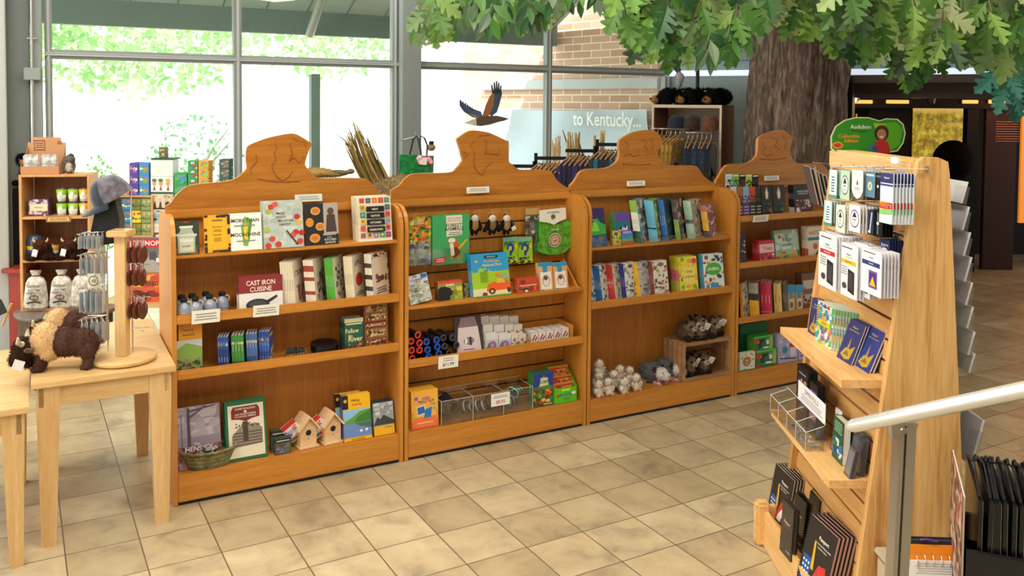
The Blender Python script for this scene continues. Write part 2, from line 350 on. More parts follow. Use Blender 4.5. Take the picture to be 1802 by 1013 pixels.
# voxel-merged soft body: balls=[(centre,(radii),rotation matrix or None,colour)]
def blob(name,balls,voxel=.006,matname='fur',smooth=4,hair=0,hairlen=.008,seed=1,parent=None,M=None):
    mb=MB()
    for c,r,rot,col in balls: mb.ball(c,r,(1,1,1),14,rot)
    o=mb.build('tmp'); md=o.modifiers.new('r','REMESH'); md.mode='VOXEL'; md.voxel_size=voxel
    sm=o.modifiers.new('s','SMOOTH'); sm.factor=.6; sm.iterations=smooth
    dg=bpy.context.evaluated_depsgraph_get(); dg.update(); me=bpy.data.meshes.new_from_object(o.evaluated_get(dg)); bpy.data.objects.remove(o)
    me.name=name; me.materials.clear(); me.materials.append(MATS[matname])
    inv=[((TR(*c)@(rot or Matrix.Identity(4))@SC(*r)).inverted(),hx(col)) for c,r,rot,col in balls]
    vc=[]
    for v in me.vertices:
        best=min(inv,key=lambda q:(q[0]@v.co).length_squared); vc.append(best[1])
    rnd=random.Random(seed)
    if hair:
        bm=bmesh.new(); bm.from_mesh(me); bm.normal_update(); bm.verts.ensure_lookup_table(); fs=bm.faces[:]; nv=len(vc); base=[(f.calc_center_median(),f.normal.copy(),f.verts[0].index) for f in fs]
        for q in range(hair):
            c,n,i0=rnd.choice(base)
            j=Vector((rnd.uniform(-1,1),rnd.uniform(-1,1),rnd.uniform(-1,1))); d=(n+j*.7+Vector((0,0,-.25))).normalized()*hairlen*rnd.uniform(.6,1.3); sd=n.cross(j)
            if sd.length<1e-4: continue
            sd=sd.normalized()*hairlen*.17; c=c+j*voxel*.5
            a=bm.verts.new(c-sd);b=bm.verts.new(c+sd);e=bm.verts.new(c+d); bm.faces.new((a,b,e))
            k=rnd.uniform(.75,1.2); cc=tuple(min(1,x*k) for x in vc[i0]); vc+=[cc,cc,cc]
        bm.to_mesh(me); bm.free()
    at=me.color_attributes.new('Col','FLOAT_COLOR','POINT'); buf=[]
    for c in vc: buf+=[*c,1.0]
    at.data.foreach_set('color',buf[:len(me.vertices)*4])
    me.polygons.foreach_set('use_smooth',[True]*len(me.polygons))
    o=bpy.data.objects.new(name,me); COL.objects.link(o)
    if parent: o.parent=parent
    if M is not None: o.matrix_basis=M
    return o
# ---------------- the room ----------------
m=MB().mat('floor_tile'); m.box((-8,-3,-.05),(10,14,0)); struct(m,'floor')
KC=BM@Vector((5.3,2.8,0)); W2=Vector((.9036,-.4284,0)); W2M=TR(KC.x,KC.y,0)@Matrix.Rotation(math.atan2(W2.y,W2.x),4,'Z')
def cw(p): return (p[0],p[1])
a_=BM@Vector((-5.2,2.9,0)); b_=BM@Vector((5.35,2.9,0)); c_=KC+W2*7.5
pts=[(-6.3,-3),(9,-3),(c_.x,c_.y),(b_.x,b_.y),(a_.x,a_.y),(-6.3,a_.y)]
m=MB().mat('ceiling'); m.prism(pts,CEIL,CEIL+.1,axis='z'); struct(m,'ceiling')
for nm,a,b in (('wall_back',(-6.4,-3.1,0),(9,-3,CEIL)),('wall_right',(8.9,-3,0),(9,c_.y,CEIL))): struct(MB().mat('ceiling').box(a,b),nm)
for i,(x,y,e) in enumerate(CEIL_LAMPS):
    t=MB().mat('frame_light').box((x-.62,y-.32,CEIL-.04),(x+.62,y+.32,CEIL)); o=t.build('ceiling_light')
    tag(o,'recessed rectangular ceiling light above the shop floor','light','ceiling lights over the shop')
# window wall: frame of B at V=2.8, bottom rail, transom, mullions; panes each of glass
WV=2.8; ZT=onv(417,105,WV).z; 
UU=[onv(x,105,WV).x for x in (80,417,715,964,1172)]
TRZ=.0
def wall_piece(nm,a,b,mat='paint_frame'): return struct(MB().mat(mat).bbox(a,b,.006),nm,BM)
wall_piece('trim_1',(UU[0],WV-.03,ZT-.035),(UU[4]+.05,WV+.05,ZT+.035))
wall_piece('trim_2',(UU[0],WV-.03,ZT-.012),(UU[4],WV-.045,ZT+.012),'frame_light')
wall_piece('trim_3',(-5.2,WV-.04,0),(UU[4]+.05,WV+.06,.12))
wall_piece('trim_4',(-5.2,WV-.04,CEIL-.2),(UU[4]+.05,WV+.06,CEIL))
for k,(u,wd,dp) in enumerate([(UU[0]+.02,.05,.07),(UU[1],.065,.08),(UU[2]-.12,.05,.08),(UU[2]+.115,.02,.06),(UU[3],.06,.08),(UU[4],.07,.08)]):
    wall_piece('trim_%d'%(5+k),(u-wd/2,WV-dp/2,.1),(u+wd/2,WV+dp/2,CEIL),'paint_frame')
    wall_piece('trim_%d'%(15+k),(u-wd*.18,WV-dp/2-.012,.1),(u+wd*.18,WV-dp/2,CEIL),'frame_light')
wall_piece('trim_30',(UU[2]-.09,WV-.14,0),(UU[2]+.09,WV+.12,CEIL))
wall_piece('trim_31',(UU[0]-.33,WV-.05,0),(UU[0]-.1,WV+.12,CEIL),'frame_dark')
wall_piece('trim_32',(UU[0]-.37,WV-.16,0),(UU[0]-.25,WV+.12,CEIL),'frame_light')
wall_piece('trim_33',(UU[0]-.09,WV-.09,0),(UU[0]-.02,WV+.1,CEIL))
e=UU+[]
wn=1
for k in range(4):
    for z0,z1 in ((.12,ZT-.035),(ZT+.035,CEIL-.2)):
        struct(MB().mat('glass').box((e[k]+.03,WV+.005,z0),(e[k+1]-.03,WV+.011,z1)),'window_%d'%wn,BM); wn+=1
# left of the column: a glazed door with its head bars
ud=UU[0]-.37
for k,(z0,z1,mt) in enumerate([(2.33,2.5,'paint_frame'),(1.98,2.1,'frame_light'),(.0,.15,'paint_frame'),(2.62,2.7,'frame_dark')]): wall_piece('trim_%d'%(40+k),(ud-1.2,WV-.06,z0),(ud,WV+.04,z1),mt)
wall_piece('trim_45',(ud-.09,WV-.05,0),(ud,WV+.05,CEIL))
wall_piece('trim_46',(ud-.24,WV-.02,0),(ud-.19,WV+.03,2.0))
wall_piece('wall_transom',(ud-1.2,WV-.03,2.1),(ud-.05,WV+.02,2.33),'frame_dark')
struct(MB().mat('glass').box((ud-1.2,WV,.15),(ud-.02,WV+.01,1.98)),'window_9',BM)
struct(MB().mat('glass').box((-5.2,WV,.12),(ud-1.2,WV+.01,CEIL-.2)),'window_10',BM)
# conduit with junction box on the column
P=onv(57,130,WV-.12); cd=thing('electrical_conduit','thin steel conduit running up the window column with a grey junction box','conduit',BM@TR(P.x,WV-.12,0))
MB().mat('steel').cyl((0,0,0),(0,0,CEIL),.011).build('pipe',cd)
mb=MB().mat('paint_frame'); zj=P.z; mb.bbox((-.055,-.03,zj-.045),(.055,.03,zj+.045),.005); mb.build('junction_box',cd)
for zz in (.9,1.4,zj+.25): MB().mat('steel').box((-.03,-.006,zz),(.03,.014,zz+.012)).build('pipe_clip',cd)
# wall 2 (painted block above, lit ledge, plain wall, opening to the dark exhibit)
def w2(nm,t0,t1,y0,y1,z0,z1,mat): return struct(MB().mat(mat).box((t0,y0,z0),(t1,y1,z1)),nm,W2M)
w2('wall_block',0,7.5,0,.2,2.37,CEIL,'block_in'); w2('wall_plain',0,1.75,0,.2,0,2.32,'greywall')
w2('trim_50',0,7.5,-.10,0,2.315,2.37,'cove'); 
w2('trim_51',1.75,7.5,0,.5,2.24,2.315,'exh_brown'); w2('trim_52',1.75,7.5,.5,.6,2.10,2.3,'exh_brown'); w2('wall_jamb',1.7,1.8,0,.4,0,2.3,'exh_dark')
# exhibit room
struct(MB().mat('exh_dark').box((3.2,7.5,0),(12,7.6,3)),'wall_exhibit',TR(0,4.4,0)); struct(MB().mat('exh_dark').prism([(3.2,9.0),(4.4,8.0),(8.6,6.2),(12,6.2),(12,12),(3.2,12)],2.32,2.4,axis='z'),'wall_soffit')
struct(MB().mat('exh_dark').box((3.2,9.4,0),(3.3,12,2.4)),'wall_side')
def exh(nm,x0,x1,y0,y1,Y,mat,label,cat,d=.04,grp=None):
    p=aty(x0,y1,Y);q=aty(x1,y0,Y); o=MB().mat(mat).bbox((0,0,0),(q.x-p.x,d,q.z-p.z),.004).build(nm,M=TR(p.x,Y,p.z)); return tag(o,label,cat,grp)
struct(MB().mat('exh_dark').box((3.3,10.53,2.0),(8.6,10.56,2.33)),'trim_53')
mur=thing('exhibit_mural','yellow lit landscape mural beyond the dark exhibit doorway','mural',TR(*aty(1606,272,11.86)))
wM=aty(1700,178,11.86)-aty(1606,272,11.86); MB().mat('mural').box((0,0,-.6),(wM.x,.03,wM.z)).build('mural_panel',mur)
mb=MB().mat('print'); vs,fs,wd,ht=textmesh('WILDLANDS'); mb.add([(wM.x*.68+v[0]*.05,-.003,wM.z*.62+v[1]*.05) for v in vs],fs,'f3e3a0'); mb.build('lettering',mur)
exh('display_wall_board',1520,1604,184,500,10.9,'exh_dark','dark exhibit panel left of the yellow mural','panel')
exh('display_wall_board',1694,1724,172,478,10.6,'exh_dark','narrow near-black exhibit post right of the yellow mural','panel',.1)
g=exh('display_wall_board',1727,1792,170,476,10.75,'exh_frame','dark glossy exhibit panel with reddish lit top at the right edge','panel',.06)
mb=MB(); 
for k in range(9): mb.add([(.12,-.004,2.0-.03*k-.15),(.42,-.004,2.0-.03*k-.15),(.42,-.004,2.0-.03*k-.144),(.12,-.004,2.0-.03*k-.144)],[(0,1,2,3)],'b5713a')
mb.build('text_lines',g)
exh('lit_panel',1793,1850,180,392,10.9,'amber_lit','amber glowing exhibit panel cut by the right edge of the picture','panel')
for x0,x1 in ((1500,1536),(1560,1600),(1694,1722),(1740,1790)): exh('clerestory_light',x0,x1,176,182,10.5,'amber_strip','small amber light slot high in the exhibit','light',.02,'amber light slots along the exhibit top')
exh('lit_panel',1500,1509,200,520,10.9,'amber_lit','thin amber panel just right of the tree trunk','panel')
mb=MB().mat('void'); mb.ball((0,0,0),(.23,.2,.24),seg=20); mb.cyl((0,0,-1.42),(0,0,0),.16); o=mb.build('dome_display',M=TR(*aty(1677,282,10.3))); tag(o,'black domed exhibit stand silhouetted against the mural','display')
sp_=thing('spotlight','small track spotlight glowing beside the tree trunk','light',TR(*aty(1505,176,9.2)))
mb=MB().mat('blackmetal').cyl((-.02,-.02,.02),(.05,.04,.09),.05,seg=14); mb.cyl((.03,.02,.06),(.03,.02,.2),.008); mb.build('housing',sp_); MB().mat('spot_glow').ball((-.03,-.03,.01),.036).build('bulb',sp_)
sp2=thing('spotlight','small black unlit track spotlight in front of the mural','light',TR(*aty(1637,182,10.2)))
MB().mat('black').cyl((0,0,0),(.03,.02,.09),.05).cyl((.03,.02,.09),(.03,.02,.3),.01).build('housing',sp2)
lamp('POINT','exhibit_lamp',(4.6,9.6,2.1),16,(1,.62,.3),.1); lamp('POINT','exhibit_lamp',(6.3,10.0,2.1),20,(1,.45,.18),.08)
# ---------------- outside ----------------
m=MB().mat('ground'); gp=[BM@Vector(p) for p in ((-30,2.92,-.1),(12,2.92,-.1),(20,50,-.1),(-50,50,-.1))]; m.add(gp,[(0,1,2,3)]); struct(m,'ground')
K2=BM@Vector((5.32,2.95,0)); bdir=math.atan2(.74,-.67)
BR=TR(K2.x,K2.y,0)@Matrix.Rotation(bdir,4,'Z'); 
struct(MB().mat('brick_out').box((0.05,-.2,0),(3.3,-.002,5)),'wall_brick',BR)
tag(MB().mat('frame_light').bbox((-.0,.0,2.19),(2.9,.06,2.31),.01).build('gutter_ledge',M=BR),'pale metal ledge running along the brick wall outside','ledge')
# eave: sloping soffit with a deep grey-green fascia
flat('fascia','7d918b',.7); flat('soffit','b4c8c8',.7)
z0=onv(250,48,4.4).z
m=MB().mat('fascia').box((-4,4.4,z0),(4.9,4.5,z0+.27)); o=m.build('roof_fascia',M=BM); tag(o,'dark grey-green roof fascia seen through the upper panes','fascia')
m=MB().mat('soffit'); m.add([(-4,2.95,z0+.9),(4.9,2.95,z0+.9),(4.9,4.4,z0+.24),(-4,4.4,z0+.24)],[(0,1,2,3)]); m.add([(-4,2.95,z0+.93),(4.9,2.95,z0+.93),(4.9,4.4,z0+.27),(-4,4.4,z0+.27)],[(3,2,1,0)])
m.mat('fascia')
for k in range(22): m.add([(-4+.42*k,2.95,z0+.895),(-3.985+.42*k,2.95,z0+.895),(-3.985+.42*k,4.4,z0+.235),(-4+.42*k,4.4,z0+.235)],[(0,1,2,3)])
o=m.build('roof_soffit',M=BM); tag(o,'pale underside of the roof overhang above the windows','soffit')
P=onv(548,130,4.2); Q=onv(556,133,4.2); 
o=MB().mat('fascia').box((P.x,4.2,0),(P.x+.09,4.3,P.z)).build('outdoor_post',M=BM); tag(o,'grey-green post standing outside the second window','post')
A1=onv(545,60,4.3);A2=onv(590,-70,3.2)
o=MB().mat('paint_frame').cyl(A1,(A2.x,3.2,A2.z),.045).build('roof_brace',M=BM); tag(o,'slanting grey roof brace outside the second window','brace')
# banner on the brick
flat('banner','bccdd8',.6)
mb=MB(); nx,nz=30,12; W_,H_=2.85,1.6
mb.mat('banner'); vs=[];
for j in range(nz+1):
    for i in range(nx+1):
        x=.1+W_*i/nx; z=.37+H_*j/nz; vs.append((x,.07+.03*math.sin(5*x+z*4)+.025*math.sin((x*3-z*9)),z-.03*(i/nx)*(1-i/nx)*4*(j/nz)))
mb.add(vs,[(j*(nx+1)+i,j*(nx+1)+i+1,(j+1)*(nx+1)+i+1,(j+1)*(nx+1)+i) for j in range(nz) for i in range(nx)],sm=True)
o=mb.build('banner',M=BR); tag(o,'pale blue-grey banner with white script hanging on the brick wall outside','banner')
BRI=BR.inverted(); nB=(BR.to_3x3()@Vector((0,1,0))); oB=BR@Vector((0,.15,0))
def onb(x,y): d=ray(x,y); return BRI@(C0+d*((oB-C0).dot(nB)/d.dot(nB)))
e0=onb(1008,212);e1=onb(1128,212); vs,fs,wd,ht=textmesh('to Kentucky...'); kx=(e0.x-e1.x)/wd; mt=MB().mat('matte'); mt.add([((e0.x+e1.x)/2-v[0]*kx,.15,e0.z+v[1]*kx*1.25+v[0]*.0) for v in vs],fs,'ffffff'); mt.build('lettering',o)
# trees outside (pale, sunlit)
def outtree(px,py,Y,h,cr,label,grp,n=900,lc=('9fc58a','8db877','b5d3a0')):
    p=aty(px,py,Y); root=thing('outdoor_tree',label,'tree',TR(p.x,Y,-.1),grp)
    t=MB().mat('bark_pale'); t.tube([(0,0,0),(.05,0,h*.4),(-.05,.1,h*.75)],[h*.03,h*.022,h*.01]); 
    rnd=random.Random(int(px))
    for k in range(7):
        a=rnd.uniform(0,6.28); t.tube([(0,0,h*(.3+.06*k)),(math.cos(a)*cr*.4,math.sin(a)*cr*.4,h*(.45+.06*k)),(math.cos(a)*cr*.8,math.sin(a)*cr*.8,h*(.55+.06*k))],[h*.012,h*.008,h*.003],seg=5)
    t.build('trunk',root)
    m=MB().mat('leaf')
    for k in range(int(n*2.2)):
        d=Vector((rnd.gauss(0,1),rnd.gauss(0,1),rnd.gauss(0,1))).normalized()*rnd.uniform(.3,1)**.6; c=Vector((d.x*cr,d.y*cr,h*.68+d.z*h*.34))
        u=Vector((rnd.gauss(0,1),rnd.gauss(0,1),rnd.gauss(0,1))).normalized(); v=u.orthogonal().normalized(); s=rnd.uniform(.035,.085)*h/4
        m.add([c-u*s,c-v*s*.6,c+u*s,c+v*s*.6],[(0,1,2,3)],rnd.choice(lc))
    m.build('foliage',root)
outtree(235,80,17,6.2,2.7,'large pale green tree outside the left windows','trees outside the windows',1700)
outtree(560,60,22,7.6,2.8,'tall pale tree outside beyond the second window','trees outside the windows',1300)
outtree(-60,60,15,6,2.0,'pale tree outside at the far left','trees outside the windows',900)
outtree(170,262,8.3,1.55,.24,'small bright green shrub just outside behind the pine shelf','shrubs outside the windows',300,('8fd070','a6dc86','7cc46c'))
outtree(345,240,9.0,2.0,.5,'small sparse young tree outside behind the toy boxes','shrubs outside the windows',200,('8fd09a','b0dca6','7cc48c'))
outtree(895,255,14,2.2,1.0,'blue-green shrub outside beyond the second crest','shrubs outside the windows',300,('7fc8c4','9fd6d6'))
# ---------------- bookcases ----------------
def arcp(cx,cz,r,a0,a1,n=6): return [(cx+r*math.cos(R(a0+(a1-a0)*i/n)),cz+r*math.sin(R(a0+(a1-a0)*i/n))) for i in range(n+1)]
SIDE=[(0,0)]+arcp(.12,1.315,.12,180,90)+arcp(.38,1.315,.12,90,0)+[(.5,0)]
C1=[(30,578),(80,555),(120,500),(190,440),(270,420),(400,408),(500,395),(560,370),(605,330),(622,300),(615,230),(622,165),(645,142),(680,125),(780,90),(880,68),(940,60),(985,68),(1070,120),(1083,140),(1065,180),(1040,260),(1040,285),(1055,310),(1100,355),(1150,378),(1280,376),(1400,378),(1470,382),(1510,410),(1540,450),(1580,490),(1592,497)]
C2=[(0,555),(60,510),(110,450),(170,415),(280,408),(490,400),(540,370),(580,320),(592,290),(570,200),(548,130),(560,105),(640,55),(700,45),(760,52),(820,65),(900,100),(960,130),(985,150),(985,300),(1010,330),(1060,370),(1110,380),(1300,380),(1350,400),(1390,460),(1440,505),(1470,535)]
C3=[(0,470),(45,430),(90,360),(150,340),(270,335),(340,310),(380,265),(390,220),(386,160),(392,120),(440,85),(500,55),(560,42),(600,38),(640,40),(680,55),(710,90),(722,130),(700,180),(690,230),(720,275),(770,310),(950,312),(1000,330),(1040,390),(1090,430),(1105,448)]
C4=[(30,430),(70,380),(110,320),(150,303),(260,298),(320,275),(355,230),(362,160),(370,100),(430,65),(500,42),(550,38),(590,55),(620,90),(625,130),(610,200),(630,260),(660,290),(720,298),(845,300),(880,320),(925,375),(960,415)]
CRESTS=[(C1,280,220,4.052),(C2,690,220,4.825),(C3,1000,220,4.403),(C4,1250,220,4.404)]
CARV=[[[(820,130),(835,160),(820,200),(830,250),(800,290),(815,330),(840,370),(880,395),(920,370),(950,330)],[(930,130),(950,200),(930,260),(960,230),(1000,270),(1030,220)],[(690,210),(695,260),(650,310),(660,350)],[(950,90),(990,110),(1040,120),(1050,160)],[(700,380),(800,400),(900,405),(1000,400)]],
[[(700,130),(660,170),(700,230),(690,300),(700,360),(740,410),(770,425)],[(790,120),(800,180),(790,240),(850,245),(900,250)],[(600,220),(640,250),(600,290)],[(910,200),(905,260)],[(830,80),(740,90)],[(850,310),(800,350),(760,420)]],
[[(440,130),(470,150),(450,180)],[(430,240),(480,220),(500,245),(540,230),(545,190)],[(570,110),(610,130),(590,170),(620,200),(600,240)],[(640,100),(660,160),(640,200)],[(420,300),(520,310),(640,300)]],
[[(400,130),(430,180),(400,220),(440,240),(480,220)],[(470,90),(520,120),(500,160),(540,190)],[(560,80),(590,130),(570,200)],[(380,260),(480,270),(590,255)]]]
UPIT=1.2205; FD=.25
def u4z(y,x=1304): return onv(x,y,0).z
SH={0:[('flat',1.228),('lip',.907),('lip',.630)],1:[('thin',.851),('lip',.524)],2:[('flat',1.092),('lip',.728)],3:[('lip',u4z(391)),('lip',u4z(473)),('lip',u4z(570))]}
KICK=.158
UNITNAME=['leftmost honey pine bookcase with a bison-head crest','second honey pine bookcase from the left, with slotted back and bear-head crest','third honey pine bookcase from the left, with a rounded crest','far right honey pine bookcase partly hidden by the oak rack']
for ui in range(4):
    U0=ui*UPIT; root=thing('bookcase',UNITNAME[ui],'bookcase',BM@TR(U0,0,0),'carved pine bookcases in a row'); W_=1.212
    for x in (0,W_-.022):
        mb=MB().mat('honey_v'); mb.m=TR(x,0,0); mb.prism(SIDE,0,.022,axis='x'); mb.build('side_panel',root)
    mb=MB().mat('honey_back' if ui!=1 else 'honey_back'); mb.box((.022,.24,0),(W_-.022,.255,1.42)); 
    mb.build('back_panel',root)
    if ui==1:
        mb=MB().mat('honey_v'); zz=.60
        zs=[1.372-.092*q for q in range(14,-1,-1)]
        for a,b in zip(zs,zs[1:]): mb.bbox((.022,.228,a+.0045),(W_-.022,.24,b-.0045),.003)
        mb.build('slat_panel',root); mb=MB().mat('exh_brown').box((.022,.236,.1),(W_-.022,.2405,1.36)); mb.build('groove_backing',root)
    # base
    mb=MB().mat('honey_h'); mb.bbox((.022,.0,.018),(W_-.022,.02,KICK),.004); mb.box((.022,.02,KICK-.02),(W_-.022,.24,KICK-.002)); mb.build('base_panel',root)
    mb=MB().mat('black'); mb.box((.01,.012,.0),(W_-.01,.48,.018)); mb.build('floor_gap_shade',root)  # black slab paints the shade of the gap below the base panel
    for kind,z in SH[ui]:
        mb=MB().mat('honey_h')
        if kind=='flat': mb.bbox((.022,.03,z),(W_-.022,.24,z+.02),.004)
        elif kind=='thin': mb.bbox((.022,.01,z),(W_-.022,.226,z+.022),.004)
        else: mb.bbox((.022,.0,z),(W_-.022,.018,z+.048 if ui<3 else z+.042),.004); mb.box((.022,.018,z),(W_-.022,.24,z+.018))
        mb.build('shelf',root)
    # crest board and moulding
    pts,ox,oy,s=CRESTS[ui]; q=[onv(ox+a/s,oy+b/s,.235) for a,b in pts]; poly=[(p.x-U0,p.z) for p in q]
    lo=min(.0,poly[0][0]); poly=[(max(.002,min(W_-.002,x)),z) for x,z in poly]; poly[0]=(.002,poly[0][1]); poly[-1]=(W_-.002,poly[-1][1])
    # smooth outline
    dense=[]
    for i in range(len(poly)-1):
        p0=poly[max(i-1,0)];p1=poly[i];p2=poly[i+1];p3=poly[min(i+2,len(poly)-1)]
        for t in (0,.33,.66): dense.append(tuple(.5*((2*p1[k])+(-p0[k]+p2[k])*t+(2*p0[k]-5*p1[k]+4*p2[k]-p3[k])*t*t+(-p0[k]+3*p1[k]-3*p2[k]+p3[k])*t**3) for k in (0,1)))
    dense.append(poly[-1]); full=[(.002,1.40)]+dense+[(W_-.002,1.40)]
    mb=MB().mat('honey_crest'); mb.prism(full[::-1],.225,.25); cb=mb.build('crest_board',root)
    mb=MB().mat('carve')
    for c in CARV[ui]:
        qq=[onv(ox+a/s,oy+b/s,.225) for a,b in c]; mb.tube([(p.x-U0,.2255,p.z) for p in qq],.0042,seg=6)
    mb.build('carving',cb)
    mb=MB().mat('honey_h'); mb.bbox((.0,.205,1.405),(W_,.226,1.452),.006); mb.build('moulding',root)
    # rear half of the double-sided unit
    for a,b in ((0,.16),(.75,.77),(1.1,1.12)): MB().mat('honey_h').box((.022,.255,a),(W_-.022,.49,b)).build('rear_shelf',root)
# ---------------- tables at the left ----------------
def table(label,u0,u1,v0,v1,z,lw,over=.02,th=.028,apr=.09,mat='maple'):
    root=thing('display_table',label,'table',BM@TR(u0,v0,0)); w_=u1-u0; d_=v1-v0
    mb=MB().mat(mat); mb.bbox((0,0,z-th),(w_,d_,z),.004); mb.build('tabletop',root)
    mb=MB().mat(mat)
    mb.box((over,over+.01,z-th-apr),(w_-over,over+.03,z-th)); mb.box((over,d_-over-.03,z-th-apr),(w_-over,d_-over-.01,z-th))
    mb.box((over+.01,over,z-th-apr),(over+.03,d_-over,z-th)); mb.box((w_-over-.03,over,z-th-apr),(w_-over-.01,d_-over,z-th)); mb.build('apron',root)
    for sx in (0,1):
        for sy in (0,1):
            a=lw; b=lw*.62; x=over if sx==0 else w_-over-a; y=over if sy==0 else d_-over-a; xb=x+(a-b)*(.0 if sx else 1)*1+((a-b) if sx else 0)*1; xb=x+(a-b)*(.35 if sx==0 else .65); yb=y+(a-b)*(.35 if sy==0 else .65)
            mb=MB().mat('maple_v'); zt=z-th; zm=zt-apr
            vs=[(x,y,zt),(x+a,y,zt),(x+a,y+a,zt),(x,y+a,zt),(x,y,zm),(x+a,y,zm),(x+a,y+a,zm),(x,y+a,zm),(xb,yb,0),(xb+b,yb,0),(xb+b,yb+b,0),(xb,yb+b,0)]
            fs=[(3,2,1,0),(8,9,10,11)]+[(i+o,(i+1)%4+o,(i+1)%4+o+4,i+o+4) for o in (0,4) for i in range(4)]
            mb.add(vs,[f[::-1] for f in fs]); mb.build('leg',root)
    return root
TZ=.76
pl=BI@atz(54,674,TZ); pr=BI@atz(311,645,TZ)
TV=(pl.y+pr.y)/2
table('pale maple display table carrying the plush bison and the sock spinner',pl.x,pr.x,TV,TV+1.03,TZ,.095)
table('lower pale maple table at the left edge with a tilted board on it',pl.x-.9,pl.x+.035-.04,TV-.15+.02,TV+.9,.70,.085)
# ---------------- oak slatwall rack at the right ----------------
def rx(z): return 1.29+.108*z          # slat face x at height z
RK=thing('slatwall_rack','pale oak slatwall display rack with tapered end panel beside the handrail','rack',TR(0,0,0))
zt=1.825
def endpanel(Y,rc): 
    mb=MB().mat('oak_v'); z1=zt
    L=[(rx(0)-.018+rc,0),(rx(z1)-.006+rc,z1-.06),(rx(z1)+.0+rc,z1-.015),(rx(z1)+.02+rc,z1),(rx(z1)+.07,z1),(rx(z1)+.105,z1-.015),(rx(z1)+.112,z1-.06),(1.725,0)]
    M0=[(a,b) for a,b in L]; mb.prism(M0[::-1],0,.03); o=mb.build('end_panel',RK); o.matrix_basis=TR(0,Y,0); return o
endpanel(3.10,0); endpanel(3.93,.02)
mb=MB().mat('slat'); n=22; hz=(zt-.10)/n
for k in range(n):
    z0=.12+k*hz; z1=z0+hz-.010
    if z1>zt-.08: continue
    a,b=rx(z0)+.033,rx(z1)+.033; mb.add([(a,3.13,z0),(a,3.93,z0),(b,3.93,z1),(b,3.13,z1),(a+.012,3.13,z0),(a+.012,3.93,z0),(b+.012,3.93,z1),(b+.012,3.13,z1)],[(0,1,2,3)[::-1],(3,2,6,7)[::-1],(0,4,5,1)[::-1]])
mb.build('slat_panel',RK)
mb=MB().mat('exh_frame'); mb.add([(rx(0)+.046,3.13,.05),(rx(0)+.046,3.93,.05),(rx(zt)+.046,3.93,zt-.05),(rx(zt)+.046,3.13,zt-.05)],[(3,2,1,0)]); 
mb.add([(1.68,3.13,.05),(1.68,3.93,.05),(rx(zt)+.08,3.93,zt-.05),(rx(zt)+.08,3.13,zt-.05)],[(0,1,2,3)]); mb.build('core_panel',RK)
mb=MB().mat('oak_h'); zz=zt-.09; mb.bbox((rx(zz)+.0,3.13,zz-.005),(rx(zz)+.1,3.93,zt-.012),.008); mb.build('top_rail',RK)
def wedge(zs,x0,y0,y1,th=.03):
    mb=MB().mat('oak_h'); xr=rx(zs)+.03; c=.0
    mb.prism([(x0,y0),(xr,y0-.0),(xr,y1),(x0+.02,y1+.03)],zs-th,zs,axis='z'); return mb.build('shelf',RK)
wedge(1.0,1.255,3.16,3.90); wedge(.62,1.222,3.17,3.90)
# tray at the foot
mb=MB().mat('oak_h'); mb.bbox((1.205,2.7,.0),(1.225,3.89,.165),.003); mb.box((1.225,2.9,.09),(1.33,3.9,.12)); mb.bbox((1.17,3.88,0),(1.235,3.94,.20),.012); mb.bbox((1.235,3.9,0),(1.34,3.93,.18),.004); mb.build('base_tray',RK)
mb=MB().mat('print'); P=aty(1605,284,3.13); mb.bbox((P.x-.03-.012,3.16,P.z-.012),(P.x-.03,3.21,P.z+.012),.002,'e8eef2'); mb.build('small_label',RK)
# ---------------- merchandise on the bookcases ----------------
def ztop(x,y,V,a,zs):
    h=.2
    for _ in range(4):
        z=onv(x,y,V+h*math.sin(R(a))).z; h=(z-zs)/math.cos(R(a))
    return max(h,.02)
def S(label,cat,zs,x0,y0,x1,items,V=.03,a=8,n=1,t=.012,name='book',lb=None,grp=None,cover='ffffff',spine=None,mat='print',pg='efe9dc',gap=.0015,roll=0,spiral=None):
    """face-out copies one behind the other"""
    U0=onv(x0,y0,V).x; U1=onv(x1,y0,V).x; xm=(x0+x1)/2; h=ztop(xm,y0,V,a,zs); w=(U1-U0); key=(label,)
    for k in range(n):
        M=BM@TR(U0,V,zs+.0005)@RX(-a)@TR(0,k*(t+gap),0)@RY(roll)@TR(0,0,w*math.sin(R(abs(roll))))
        M=BM@TR(U0-(.0 if k==0 else .0015*((k*7)%3)),V+k*(t+gap)/math.cos(R(a)),zs+.0005+(w*math.sin(R(roll)) if roll>0 else 0))@RX(-a)@RY(roll)@TR(0,0,0)
        book(name,label if k==0 else (lb or 'spare copy behind: '+' '.join(label.split(',')[0].split()[:12])),cat,M,w,h,t,items,cover,spine,(grp if k==0 and grp else (grp or 'spare copies behind the '+label.split(',')[0])) if n>1 or grp else None,mat,pg,key=key,spiral=spiral)
